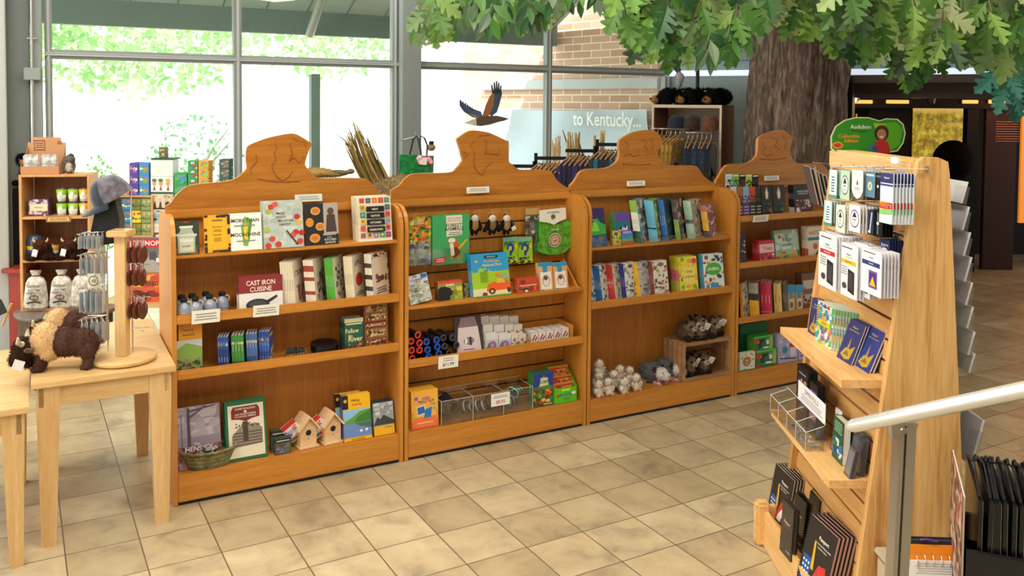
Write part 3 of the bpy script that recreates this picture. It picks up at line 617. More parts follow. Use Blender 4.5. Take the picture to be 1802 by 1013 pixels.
def YS(label,cat,zs,xs,xc,x1,y0,items,w,V=.015,a=5,n=4,name='book',lb=None,cover='ffffff',spine=None,mat='print',pg='efe9dc'):
    """copies turned so that the spines show at the left of the front cover"""
    um=onv(xc,y0+40,V); d=ray(xc,y0+40); dB=BI.to_3x3()@d; k=dB.x/dB.y
    Us,Uc,U1=(onv(q,y0+40,V).x for q in (xs,xc,x1))
    lo,hi=R(0),R(85)
    for _ in range(40):
        th=(lo+hi)/2
        if w*(math.cos(th)-k*math.sin(th))>U1-Uc: lo=th
        else: hi=th
    T=(Uc-Us)/(math.sin(th)+k*math.cos(th)); t=max(.003,T/n-.0008)
    h=ztop(xc,y0,V,a,zs)
    for q in range(n):
        M=BM@TR(Uc,V,zs+.0005)@Matrix.Rotation(th,4,'Z')@TR(0,q*(t+.0008),0)@RX(-a)
        book(name,label if q==0 else (lb or 'spare copy behind: '+' '.join(label.split(',')[0].split()[:12])),cat,M,w,h,t,items,cover,spine,'spare copies behind the '+label.split(',')[0] if q else None,mat,pg,key=(label,))
def card(label,V,x0,y0,x1,y1,items=None,col='f3f1e8',name='price_card',a=-12,grp=None):
    U0=onv(x0,y1,V).x;U1=onv(x1,y1,V).x;zb=onv((x0+x1)/2,y1,V).z;zt_=onv((x0+x1)/2,y0,V).z
    mb=MB().mat('matte'); w=U1-U0;h=zt_-zb; mb.box((0,-.0012,0),(w,0,h),col); art(mb,items or [('l',.1,.2,.9,.8,3,'9a9890')],w,h,y=-.0012)
    o=mb.build(name,M=BM@TR(U0,V,zb)@RX(a)); return tag(o,label,'sign',grp)
APP=['b5c9b8','c8402c','d8553a','8a9a5a','c8b45a','e0704a']
z1,z2,z3,z0=1.2485,.9255,.6485,.1585
# unit 1, top shelf
S('dark green cookbook with a glass jar on its cover, leftmost on the top shelf','book',z1,304.7,388,351,[('r',0,0,1,1,'2e3a2a'),('m',0,0,1,.25,25,['6b4a2c','86552c','4c5a30'],.1),('p',[(.2,.05),(.82,.05),(.86,.55),(.74,.7),(.74,.8),(.28,.8),(.28,.7),(.16,.55)],'a8b7a0'),('p',[(.26,.1),(.76,.1),(.78,.5),(.24,.5)],'c6d0ba'),('r',.25,.78,.77,.84,'dfe4d8'),('t','Moonshine',.5,.58,.1,'f4f2ea',.9),('t','Nation',.52,.42,.1,'f4f2ea'),('t','RECIPES',.5,.24,.05,'a83228',.5),('r',.4,.93,.62,.96,'b03a2c')],cover='2e3a2a',a=9)
S('orange-yellow notebook with dark notched edges on the top shelf','book',z1,360,378,406.5,[('r',0,0,1,1,'e9a81c'),('m',0,.0,.12,1,12,['2c2418'],.09),('m',.88,0,1,1,10,['2c2418'],.09),('m',0,.92,1,1,9,['2c2418'],.09),('m',0,0,1,.06,8,['2c2418'],.09),('r',.14,.09,.86,.9,'eeb224'),('l',.3,.8,.7,.9,1,'8a5a18'),('t','Bourbon',.5,.68,.05,'7a4a14'),('t','Dessert',.5,.47,.05,'7a4a14'),('l',.34,.54,.66,.62,2,'9a6a20'),('l',.34,.28,.66,.4,3,'9a6a20')],cover='e9a81c',a=10)
S('white cookbook with a green corn cob, MORE THAN MOONSHINE, on the top shelf','book',z1,404.5,374.5,461.5,[('r',0,0,1,1,'f4f2ec'),('p',[(.42,.12),(.56,.1),(.66,.5),(.6,.88),(.48,.9),(.36,.6)],'7fae4a'),('p',[(.46,.3),(.56,.28),(.58,.62),(.5,.72),(.44,.6)],'e6c63a'),('p',[(.6,.2),(.72,.8),(.66,.85),(.55,.5)],'4f8f3c'),('p',[(.32,.85),(.45,.4),(.5,.15),(.4,.5)],'5f9f3c'),('t','MORE THAN',.5,.8,.1,'2b2b28',.86),('t','MOONSHINE',.5,.42,.1,'2b2b28',.92),('l',.15,.62,.8,.7,1,'8a8a84'),('l',.2,.22,.8,.28,1,'8a8a84')],cover='f4f2ec',a=10,V=.035)
S('pale grey-green cookbook scattered with red apples, the largest book of the top shelf','book',z1,465,353.5,535,[('r',0,0,1,1,'b9c6be'),('m',0,0,1,1,60,['c9d3cc','a8b7ae','b3c0b6'],.09)]+[('e',x,y,.08,.06,c) for x,y,c in [(.2,.88,'c8402c'),(.12,.78,'a9b04a'),(.3,.93,'d35a48'),(.85,.65,'c8302c'),(.9,.52,'d8b45a'),(.8,.32,'c8302c'),(.72,.25,'d8553a'),(.95,.3,'b82c2c'),(.2,.2,'d24838'),(.08,.4,'b8b84a'),(.35,.08,'c83c30'),(.9,.12,'d0403a'),(.1,.06,'c83c30')]]+[('t','SMOKE',.42,.74,.045,'4a3a34'),('t','ROOTS',.44,.66,.045,'4a3a34'),('t','MOUNTAIN',.56,.58,.045,'4a3a34'),('t','HARVEST',.54,.5,.045,'4a3a34'),('p',[(.55,.36),(.58,.37),(.86,.06),(.82,.04)],'3c4444')],cover='b9c6be',n=3,t=.016,a=9,V=.03)
S('near-black cookbook with round pies and a portrait, PRAISESONG, on the top shelf','book',z1,538,357.5,596.5,[('r',0,0,1,1,'20262c'),('r',.56,.25,1,1,'b4a99e'),('e',.78,.8,.1,.09,'5a4a42'),('p',[(.62,.3),(.95,.3),(.9,.72),(.66,.72)],'4a3d38'),('e',.32,.82,.15,.1,'e09a42'),('e',.14,.55,.12,.11,'d98c38'),('e',.45,.44,.14,.1,'e29c48'),('e',.28,.17,.16,.11,'dd9440'),('e',.32,.82,.1,.06,'c87a2c'),('e',.45,.44,.09,.06,'c87a2c'),('e',.28,.17,.1,.06,'c87a2c'),('t','PRAISESONG',.72,.24,.04,'f0e8dc',.5),('t','for the',.72,.18,.03,'f0e8dc'),('t','KITCHEN',.74,.12,.05,'f0e8dc',.42),('t','GHOSTS',.74,.05,.05,'f0e8dc',.42)],cover='20262c',t=.026,spine=[(0,1,'7a5430')],a=8,V=.035)
NNK=[('r',0,0,1,1,'efe6cc')]
cols=['e2552c','6a4a8a','e07030','c83a5a','5a9a4a','d84a7a','e8b030','8a7ac8','3a9a6a','7a3a8a','d85a4a','c8d030','2a8a5a','e8a03a','e06a2a','7ab0d8']
pos=[(x,.83) for x in (.05,.24,.43,.62,.8)]+[(x,.05) for x in (.05,.24,.43,.62,.8)]+[(.05,y) for y in (.21,.36,.51,.67)]+[(.8,y) for y in (.21,.36,.51,.67)]
for k,(x,y) in enumerate(pos): NNK+= [('r',x,y+.03,x+.15,y+.145,cols[k%16]),('e',x+.075,y+.09,.045,.035,cols[(k*5+3)%16])]
for k,(tt,y) in enumerate([('NEW',.72),('NATIVE',.57),('KITCHEN',.42),('CELEBRATING',.26)]): NNK+= [('r',.235,y-.055,.775,y+.065,'1e1d1b'),('t',tt,.5,y,.045,'f2eee2',.4)]
S('cream cookbook with a border of coloured squares, NEW NATIVE KITCHEN, front of its stack','book',z1,632.5,346,691,NNK,cover='efe6cc',n=6,t=.015,a=9,V=.035)
card('small white sign clipped above the bison-crest bookcase',.2,519,341.5,567,354.5,a=-4)
# unit 1, second shelf: jugs
jug=thing('syrup_jug','grey stoneware jug with a black cap, one of the cluster on the second shelf','jug',TR(0,0,0),'grey jugs on the second shelf')
mb=MB().mat('metalcol'); mb.lathe([(.001,0),(.03,0),(.034,.006),(.0355,.03),(.034,.055),(.024,.072),(.014,.08),(.0135,.09)],18,'8f98a8'); mb.lathe([(.0345,.03),(.0362,.031),(.0362,.034),(.0345,.035)],18,'a0aab8'); mb.build('body',jug)
MB().mat('matte').lathe([(.001,.105),(.016,.104),(.018,.1),(.018,.086),(.001,.086)],14,'14161a').build('cap',jug)
mb=MB().mat('metalcol'); mb.tube([(.012,0,.084),(.026,0,.087),(.036,0,.078),(.036,0,.066),(.03,0,.06)],.0035,'c3b49a',6); mb.build('handle',jug)
JG=[(319,.045),(344,.045),(369,.07),(313,.125),(338,.13),(362,.15),(391,.115)]
for k,(px,V) in enumerate(JG):
    p=onv(px,540,V); M=BM@TR(max(p.x,.062) if k in(0,3) else p.x,V,z2)@RZ(-25)
    jug.matrix_basis=M if k==0 else jug.matrix_basis
    if k: dup(jug,M)
S('wide maroon and white book with a skillet, CAST IRON CUISINE, front of its stack','book',z2,421,485.5,498,[('r',0,0,1,1,'e6e4e0'),('r',0,.54,1,1,'8a2e33'),('t','CAST IRON',.5,.82,.14,'f2ead8',.66),('t','CUISINE',.5,.64,.14,'f2ead8',.5),('e',.42,.2,.27,.17,'2e3236'),('e',.42,.22,.2,.1,'484e54'),('p',[(.62,.3),(.86,.44),(.88,.38),(.66,.22)],'2e3236')],cover='8a2e33',n=4,t=.014,a=6,spine=[(0,.5,'e6e4e0'),(.5,1,'8a2e33')])
card('white price card on the second shelf lip below the grey jugs',-.003,337,544,387,568,a=8)
card('white price card on the second shelf lip below the skillet book',-.003,445,535,491,556,a=8)
TWL=lambda a,b,c:[('r',0,0,1,1,'e4dac4'),('l',.1,.1,.9,.3,4,b),('t',a,.5,.72,.1,b),('m',.15,.3,.85,.6,12,[b,c],.1)]
YS('cream recipe book with red lettering, STEAM, in the row of country cookbooks','book',z2,498,521,538.5,460,[('r',0,0,1,1,'e2d6be'),('t','STEAM',.5,.72,.12,'8a2e2a'),('m',.2,.1,.9,.5,16,['a8564a','c9a894','9a7a66'],.1)],.17,cover='e2d6be',spine=[(0,1,'e0d4ba')],n=5)
YS('cookbook with red-and-white banded spine showing a rooster, in the row of country cookbooks','book',z2,539,557,575,457,[('r',0,0,1,1,'dccdb6'),('m',.2,.1,.9,.8,30,['5a4438','8a5a48','b8a088'],.1)],.17,cover='dccdb6',spine=[(0,.1,'8a3a2c'),(.1,.25,'e8dcc8'),(.25,.33,'9a3a2c'),(.33,.55,'e8dcc8'),(.55,.63,'8a3a2c'),(.63,.75,'e8dcc8'),(.75,.88,'9a3a2c'),(.88,1,'e8dcc8')],n=5)
YS('cookbook with bright green spine and sketched cover, in the row of country cookbooks','book',z2,576,591.5,609,454,[('r',0,0,1,1,'d9d4bc'),('m',.15,.1,.9,.85,26,['6a6a50','4a4a3c','a8a888'],.09)],.17,cover='5aa83c',spine=[(0,1,'4fa82e')],n=5)
YS('cream cookbook with a red apple, APPLE, in the row of country cookbooks','book',z2,609.5,625,645,451,[('r',0,0,1,1,'e3d9c0'),('r',.08,.05,.92,.95,'d9ccb0'),('t','APPLE',.5,.82,.12,'3a342c',.7),('e',.5,.45,.3,.15,'b8382c'),('l',.2,.1,.8,.2,2,'4a443c')],.17,cover='e8dcc0',spine=[(0,1,'e6d9b8')],n=5)
YS('cookbook with black-and-cream banded spine and a tractor, last of the country cookbooks','book',z2,645.5,658,687,447,[('r',0,0,1,1,'e0d6c4'),('m',.02,.9,.98,1,20,['2c2622'],.04),('m',.94,0,1,1,14,['2c2622'],.05),('m',.2,.35,.9,.55,14,['8a4a3a','5a4a40'],.1),('l',.2,.1,.85,.25,3,'5a4a40')],.17,cover='e0d6c4',spine=[(0,.08,'2c2622'),(.08,.2,'e8e0cc'),(.2,.3,'2c2622'),(.3,.45,'e8e0cc'),(.45,.55,'2c2622'),(.55,.7,'e8e0cc'),(.7,.8,'2c2622'),(.8,1,'e8e0cc')],n=5)
# unit 1, third shelf
S('travel guide with orange band over a green meadow, CAMPING KENTUCKY, at the left end','book',z3,309.5,570,356,[('r',0,0,1,1,'7d9a4a'),('r',0,.68,1,1,'d8922a'),('t','Camping',.45,.88,.06,'3a2a14',.6),('t','Kentucky',.5,.78,.06,'3a2a14',.7),('r',.0,.5,1,.68,'b9c4c4'),('p',[(0,.5),(.4,.62),(1,.52),(1,.3),(0,.25)],'7fa04a'),('m',0,.05,1,.3,30,['5a4a34','8a7a5c','3c3a2c'],.08),('r',.0,.0,1,.06,'d8a02a'),('r',0,.68,.1,1,'1c1a18')],cover='d8922a',n=2,t=.012,a=3,V=.04)
BLU=lambda c1,c2:[('r',0,0,1,1,c1),('m',0,0,1,.5,12,[c2],.15),('r',.1,.8,.9,.9,c2)]
for k,(lab,xs,xc,x1,y,c,sp) in enumerate([('dark blue field guide, leftmost of the row of narrow guides',384,403,408,592,'1e3f86',[(0,.62,'1b3a7c'),(.62,1,'2450a0')]),('green field guide in the row of narrow guides',408.5,430,434,589,'2f7a34',[(0,.2,'2c5a30'),(.2,1,'3b8a3a')]),('slate blue field guide in the row of narrow guides',434.5,454,456,586,'3a5a96',[(0,.3,'2a4a80'),(.3,1,'4468a8')]),('royal blue field guide with orange edge, last of the narrow guides',456.5,475,482,583,'2a52a4',[(0,.4,'1f3f8c'),(.4,.85,'2f5cb4'),(.85,1,'2448a0')])]):
    YS(lab,'book',z3,xs,xc,x1,y,BLU(c,'d8c23a' if k==3 else '5a8ad0'),.11,cover=c,spine=sp+[(.72,.8,'d8d8b0')],n=4,a=2,V=.02)
# black straps and black dishes
p=onv(520,625,.09); rl=thing('strap_bundle','coiled black strap bundle with yellow print on the third shelf','strap',BM@TR(p.x,.09,z3))
mb=MB().mat('fabric')
for k in range(5):
    r=.045-.007*k; mb.tube([(r*math.cos(i*.5),r*.8*math.sin(i*.5),.022+.006*k*(i%2)) for i in range(13)],[.007]*13,'15161a',6,True)
mb.m=TR(0,0,0); mb.lathe([(.05,.0),(.052,.02),(.05,.042),(.046,.042),(.046,.0)],20,'17181c',sy=.8); mb.build('strap',rl)
mb=MB(); vs,fs,wd,ht=textmesh('KENTUCKY'); mb.add([(v[0]*.018-.01,-.0435,v[1]*.024+.022) for v in vs],fs,'d8b02a'); mb.build('lettering',rl)
dish=MB().mat('gloss'); dish.lathe([(.001,.0),(.05,.0),(.07,.012),(.076,.02),(.073,.02),(.05,.004),(.001,.004)],24,'17181b'); dish=dish.build('dish'); tag(dish,'black round cast dish in the nested pile beside the green river books','dish','nested black dishes')
for k in range(6):
    M=BM@TR(onv(571,620,.1).x,.1,z3+.001+k*.0065)@RX(4)
    if k==0: dish.matrix_basis=M
    else: dup(dish,M)
S('dark green paperback, FOLLOW THE RIVER, front of its stack','book',z3,607,560,640,[('r',0,0,1,1,'1d5a4c'),('r',0,.88,1,1,'c8c4a0'),('l',.08,.8,.92,.88,1,'e8dca0'),('t','Follow',.4,.64,.13,'f0e2a0',.7),('t','the',.3,.5,.07,'f0e2a0'),('t','River',.58,.4,.15,'f0e2a0',.75),('m',0,0,1,.28,40,['a8442c','5a4434','c87a4a','2c3a34'],.08)],cover='17352d',n=5,t=.016,a=3,V=.03,spine=[(0,.2,'5a3a2c'),(.2,1,'16382f')])
S('tall brown patterned book with cream motifs, ALMANACK, at the right end','book',z3,641.5,533,684,[('r',0,0,1,1,'7a4a2a'),('r',.04,.03,.96,.97,'8a5a34'),('r',.08,.8,.92,.95,'a8875a'),('m',.1,.8,.9,.95,22,['5a3a20','c8b48a'],.06),('r',.08,.62,.92,.76,'9a7a4e'),('m',.1,.62,.9,.76,22,['5a3a20','d8c49a'],.06),('r',.06,.46,.94,.6,'7a2a24'),('t','ALMANACK',.5,.52,.07,'ecd9b0',.84),('r',.08,.25,.92,.43,'9a7a4e'),('m',.1,.26,.9,.42,26,['5a3a20','d8c49a'],.06),('m',.1,.06,.9,.2,22,['5a3a20','d8c49a','7a2a24'],.06)],cover='6a3c20',a=4,V=.06)
# unit 1, bottom
S('large misty purple-grey forest picture book, THE HENSLEY, at the left end of the bottom','book',z0,312,713,390,[('r',0,0,1,1,'8d8190'),('m',0,.5,1,1,50,['a59cab','9a90a0','b5adb8'],.12),('p',[(.24,.3),(.32,.3),(.3,.98),(.24,.98)],'4c434c'),('p',[(.1,.35),(.13,.35),(.12,.9),(.1,.9)],'6a606c'),('p',[(.28,.9),(.9,.97),(.9,.99),(.28,.94)],'5a505a'),('p',[(.3,.8),(.7,.98),(.66,.99),(.28,.84)],'5a505a'),('m',0,.0,1,.36,70,['7a3c30','8a4a3c','5c3430','9a6050'],.07),('t','The',.45,.385,.04,'e8e0e0'),('t','HENSLEY',.5,.31,.08,'f4eeee',.72)],cover='5a505a',t=.02,a=12,V=.05)
S('green-bordered cream book of log cabins with a maroon title plate, HOME BUILDING','book',z0,399,703,471,[('r',0,0,1,1,'1f6b46'),('r',.07,.05,.95,.93,'e3d9c2'),('p',[(.2,.9),(.8,.9),(.85,.84),(.85,.7),(.65,.68),(.5,.64),(.35,.68),(.15,.7),(.15,.84)],'7d2a2c'),('t','HOME BUILDING',.5,.86,.035,'eadfc8',.5),('t','AND WOODWORKING',.5,.77,.03,'eadfc8',.52),('t','IN COLONIAL AMERICA',.5,.73,.03,'eadfc8',.52),('e',.5,.81,.04,.02,'eadfc8'),('p',[(.15,.22),(.9,.25),(.9,.5),(.75,.6),(.35,.56),(.15,.42)],'8f8474'),('r',.42,.3,.55,.64,'4c3c34')]+[('r',.18,.25+.05*k,.88,.265+.05*k,'554a40') for k in range(5)]+[('m',.15,.55,.9,.62,14,['5a5040'],.03)],cover='1f6b46',n=2,t=.02,a=14,V=.04,pg='d8d8d4')
bk=thing('wicker_basket','oval woven green-brown basket of wrapped sweets at the left end of the bottom','basket',BM@TR(onv(366,815,.055).x+.005,.062,z0))
mb=MB().mat('fabric'); 
for j in range(12):
    f=j/11; rx_=.098+.032*f; ry_=.058+.02*f; z=.006+.078*f
    mb.tube([(rx_*(1+.02*math.sin(i*math.pi/1+j*math.pi))*math.cos(i*math.pi/20),ry_*(1+.02*math.sin(i*math.pi+j*math.pi))*math.sin(i*math.pi/20),z) for i in range(40)],.0042,['8f8a50','7a7a42','a39a62'][j%3],5,True)
mb.prism([(.098*math.cos(i*.4),.058*math.sin(i*.4)) for i in range(16)],.001,.008,'6a6438',axis='z'); 
for i in range(30): a=i*2*math.pi/30; mb.cyl((.095*math.cos(a),.055*math.sin(a),.004),(.129*math.cos(a),.077*math.sin(a),.086),.003,'6f6a3a',5)
mb.build('woven_body',bk)
mb=MB().mat('fabric'); mb.tube([(.134*math.cos(i*math.pi/24),.081*math.sin(i*math.pi/24),.088+.003*math.sin(i*3)) for i in range(48)],.007,'a39258',7,True); mb.build('rim',bk)
sw=MB().mat('film'); sw.ball((0,0,0),(.022,.014,.011),seg=10); sw.cyl((.018,0,0),(.034,0,.002),.004,r2=.011,seg=8); sw.cyl((-.018,0,0),(-.034,0,.002),.004,r2=.011,seg=8); sw.mat('gloss').ball((0,0,0),(.015,.01,.008),'a8aab0',10)
swo=sw.build('wrapped_sweet'); tag(swo,'clear-wrapped grey sweet piled in the oval wicker basket','sweet','wrapped sweets in the basket')
rnd=random.Random(3)
for k in range(13):
    a=rnd.uniform(0,6.28); r=rnd.uniform(.1,.8) if k<11 else .2; M=bk.matrix_basis@TR(.085*r*math.cos(a),.045*r*math.sin(a),.078+.012*(k%2)+(.01 if k>9 else 0))@RZ(rnd.uniform(0,180))@RY(rnd.uniform(-15,15))
    if k==0: swo.matrix_basis=M
    else: dup(swo,M)
sup=MB().mat('matte').prism([(.1*math.cos(i*.4),.06*math.sin(i*.4)) for i in range(16)],.06,.068,'5a563a',axis='z').build('filler',bk)
PK=lambda s:[('r',0,0,1,1,'4a5a3a'),('r',0,.72,1,1,'2c3530'),('m',0,0,1,.7,26,s,.1),('l',.1,.8,.9,.9,1,'e8e8e0')]
for k,(x0,x1,y0,V,l) in enumerate([(484,512,771,.03,'small boxed card pack with a green woodland picture, front one beside the birdhouses'),(477,506,757,.08,'small dark boxed card pack standing behind the front woodland pack')]):
    S(l,'card pack',z0,x0,y0,x1,PK([['4a7a3a','6a4a34','7a6ab0'],['3a4a44','5a6a60','2a3430']][k]),V=V,a=0,t=.035,name='card_pack',cover='3c4a3a',pg='3c4a3a')
def birdhouse(px,py,V,label):
    p=onv(px,py,V); r=thing('birdhouse',label,'birdhouse',BM@TR(p.x,V,z0)@RZ(8)); w=.094;h=.105;ap=.16
    mb=MB().mat('pine_pale'); mb.prism([(-w/2,.01),(w/2,.01),(w/2,h),(0,ap),(-w/2,h)],0,.01); mb.build('front',r)
    mb=MB().mat('pine_pale'); mb.box((-w/2,.01,.01),(-w/2+.008,.085,h)); mb.box((w/2-.008,.01,.01),(w/2,.085,h)); mb.prism([(-w/2,.01),(w/2,.01),(w/2,h),(0,ap),(-w/2,h)],.085,.094); mb.build('wall',r)
    MB().mat('pine_pale').box((-w/2-.008,-.014,0),(w/2+.008,.1,.01)).build('floor_board',r)
    for s in (-1,1):
        mb=MB().mat('pine_pale'); mb.m=TR(0,0,ap+.004)@RY(s*50.5); mb.box((-.004 if s>0 else -.088,-.02,0),(.088 if s>0 else .004,.105,.009)); mb.build('roof_board',r)
    mb=MB().mat('black').cyl((0,-.0008,.082),(0,.001,.082),.0155,seg=20); mb.build('entrance_hole',r)
    mb=MB().mat('matte'); mb.box((-.006,-.0012,.045),(.006,-.0004,.052),'c49a62'); mb.build('burnt_mark',r)
    mb=MB(); mb.m=TR(-.05,.03,.085)@RY(-38)@RZ(-12); mb.box((-.055,0,-.03),(.03,.002,.085),'e8e4ec'); art(mb,[('r',0,.75,1,1,'c8322c'),('m',0,.2,1,.75,16,['d8d0e8','f0902a','e8e4ec','8a6ab0'],.12),('m',0,0,1,.22,14,['c8322c','3a8a5a','e8a03a','2a4a8a'],.12),('l',.1,.4,.8,.6,3,'8a86a0')],.085,.115,-.055,-.03,0); mb.build('hang_tag',r)
wood('pine_pale',['d9b183','e4c094','edcda4'],(3,3,12),rough=.6)
birdhouse(543,792,.05,'small pale wooden birdhouse with a round hole, left of the pair')
birdhouse(586,782,.05,'small pale wooden birdhouse with a round hole, right of the pair beside the yellow guides')
HK=[('r',0,0,1,1,'f0b41c'),('r',0,.7,.2,1,'1a1a18'),('e',.1,.88,.06,.04,'c8b040'),('t','Hiking',.46,.87,.07,'4a3410',.4),('t','Kentucky',.52,.78,.055,'7a5a18',.5),('r',.0,.08,1,.68,'8ac0e0'),('p',[(0,.42),(.3,.5),(.6,.62),(1,.66),(1,.38),(0,.38)],'5f9a3c'),('p',[(.5,.5),(1,.64),(1,.4),(.4,.4)],'3f7a34'),('r',0,.08,1,.38,'6a8ac4'),('p',[(.4,.38),(1,.38),(1,.24),(.6,.3)],'4a6a6a'),('e',.62,.2,.05,.03,'e8ecf0'),('e',.82,.21,.05,.03,'e8ecf0'),('t','FALCONGUIDES',.5,.035,.03,'3a2a10',.6)]
S('yellow-topped guide with a lake photo, HIKING KENTUCKY, front of its stack','book',z0,606,693,655,HK,cover='f0b41c',n=2,t=.02,a=10,V=.03,spine=[(0,1,'4a3a90')])
S('second yellow lake guide leaning behind and left of the front one','book',z0,592,690,636,HK,cover='f0b41c',t=.02,a=8,V=.1,spine=[(0,.5,'8ab8d8'),(.5,1,'1a1a18')])
S('guide with a misty grey mountain photo and yellow foot, beside the lake guides','book',z0,659,705,695,[('r',0,0,1,1,'9aa4aa'),('m',0,.6,1,1,20,['b8c0c6','c8ced2','8a949c'],.15),('p',[(0,.3),(.2,.55),(.35,.48),(.5,.6),(.75,.5),(1,.4),(1,.3)],'39403e'),('r',0,0,1,.27,'eeb41e'),('r',0,.97,1,1,'26282a'),('l',.5,.2,.9,.24,1,'6a5010')],cover='26282a',n=3,t=.015,a=12,V=.04)
# ---------------- unit 2 ----------------
y1,y2,y0=.8735,.5425,.1585
def hang(label,cat,x0,y0_,x1,y1_,items,V=.2,n=1,t=.01,name='magazine',cover='ffffff',mat='gloss',a=0,grp=None):
    U0=onv(x0,y0_,V).x;U1=onv(x1,y0_,V).x; zb=onv((x0+x1)/2,y1_,V).z; hh=onv((x0+x1)/2,y0_,V).z-zb
    for k in range(n): book(name,label if k==0 else 'spare copy behind: '+' '.join(label.split()[:12]),cat,BM@TR(U0,V+k*(t+.001),zb)@RX(-a),U1-U0,hh,t,items,cover,None,('spare copies behind the '+label if k else grp),mat,key=(label,))
    return U0,U1,zb,hh
u=hang('magazine with a bright autumn garden above grey rocks, in the clear rack','magazine',720,381,758.5,466,[('r',0,0,1,1,'8aa04a'),('m',0,.48,1,1,80,['e0b42c','d85a2c','5f8a34','e8d040','b83c2c','f08a30','3c5a2c'],.09),('m',0,0,1,.5,60,['6a727c','8a94a0','aab2bc','4a525a'],.1),('l',.1,.84,.7,.94,3,'f0e8a0')],V=.13,t=.006,cover='6a7a4a')
def holder(label,u,V,d=.05):
    U0,U1,zb,hh=u; r=thing('literature_holder',label,'holder',BM@TR(U0-.003,V,zb-.004)); w=U1-U0+.006
    mb=MB().mat('acrylic'); mb.box((0,-.004,0),(w,-.002,hh*.35)); mb.box((0,d,0),(w,d+.002,hh*.8)); mb.box((0,-.004,-.002),(w,d+.002,0)); mb.box((0,-.004,0),(.002,d,hh*.35)); mb.box((w-.002,-.004,0),(w,d,hh*.35)); mb.build('tray',r)
    mb=MB().mat('acrylic'); mb.box((w*.3,d,hh*.6),(w*.7,.24-V-.012,hh*.62)); mb.build('hook',r)
holder('clear acrylic holder gripping the autumn garden magazine',u,.13)
u=hang('green drawing book with a brown owl, FOREST ANIMALS','book',761,378,826,464,[('r',0,0,1,1,'3fb06a'),('p',[(.36,.99),(.8,.99),(.8,.58),(.38,.56)],'f2efe6'),('t','HOW TO DRAW',.58,.93,.04,'c86a4a',.36),('t','SKETCH AND SHARE',.58,.88,.03,'c86a4a',.36),('t','FOREST',.58,.79,.075,'1f3f22',.56),('t','ANIMALS',.58,.715,.075,'1f3f22',.6),('l',.42,.58,.78,.66,2,'8a9a8a'),('p',[(.42,.52),(.66,.52),(.76,.2),(.6,.12),(.48,.25)],'c8643a'),('p',[(.46,.42),(.56,.42),(.6,.18),(.5,.15)],'f0e8dc'),('e',.52,.48,.1,.05,'f2ece0'),('p',[(.68,.32),(.92,.5),(.95,.47),(.72,.27)],'eab42c'),('p',[(.5,.17),(.44,.08),(.56,.1)],'e07a3a'),('p',[(.66,.15),(.72,.04),(.76,.12)],'e07a3a'),('p',[(.02,.13),(.36,.17),(.36,.05),(.04,.01)],'cc3230'),('l',.1,.05,.32,.13,2,'f2dede')],V=.13,n=3,t=.012,cover='2f9a5a',mat='print')
holder('clear acrylic holder gripping the green owl drawing book',u,.13)
# hanging plush keyrings
SK='1b1a1c';TN='b08a55';WT='d8d4c8'
def keyring(label,px,seed,first=None):
    p=onv(px,376,.16)
    r=thing('plush_keyring',label,'plush toy',BM@TR(p.x,.16,p.z)@SC(1.35,1.2,1.3))
    blob('body',[((0,0,-.045),(.02,.017,.03),None,TN if seed!=2 else '8a7048'),((0,-.006,-.02),(.017,.015,.016),None,WT),((.022,-.004,-.055),(.012,.01,.03),RY(-15),SK),((-.022,-.004,-.05),(.012,.01,.032),RY(25),SK),((-.034,0,-.07),(.01,.009,.018),RY(35),SK),((.01,0,-.078),(.009,.009,.022),None,SK),((-.01,0,-.082),(.009,.009,.02),None,SK),((0,.004,-.012),(.014,.012,.01),None,SK)],.0035,hair=350,hairlen=.006,seed=seed,parent=r)
    mb=MB().mat('chrome'); mb.tube([(.006*math.cos(i*.6),0,.006+.007*math.sin(i*.6)) for i in range(11)],.0012,seg=5,closed=True); mb.cyl((0,0,.013),(0,.052,.013),.0018); mb.build('ring_hook',r)
    if seed==3:
        mb=MB().mat('matte'); mb.m=TR(.028,-.012,-.058)@RY(-25); mb.box((-.012,0,-.02),(.012,.001,.02),'1f4a3a'); mb.box((-.011,-.001,-.02),(.011,0,-.002),'e8e4d8'); mb.build('price_tag',r)
keyring('black and tan plush keyring hanging left of three',835,1); keyring('black and tan plush keyring hanging in the middle of three',866,2); keyring('black and tan plush keyring with a paper tag, right of three',891,3)
hang('card pack of grey stones in a clear sleeve hanging beside the bib','card pack',924.5,366,949,414,[('r',0,0,1,1,'6a5a4c'),('r',0,.76,1,1,'caa468'),('m',0,.05,1,.72,18,['9a9a96','c8c8c4','4a443e','7a746e'],.18)],V=.19,t=.004,name='card_pack',cover='6a5a4c')
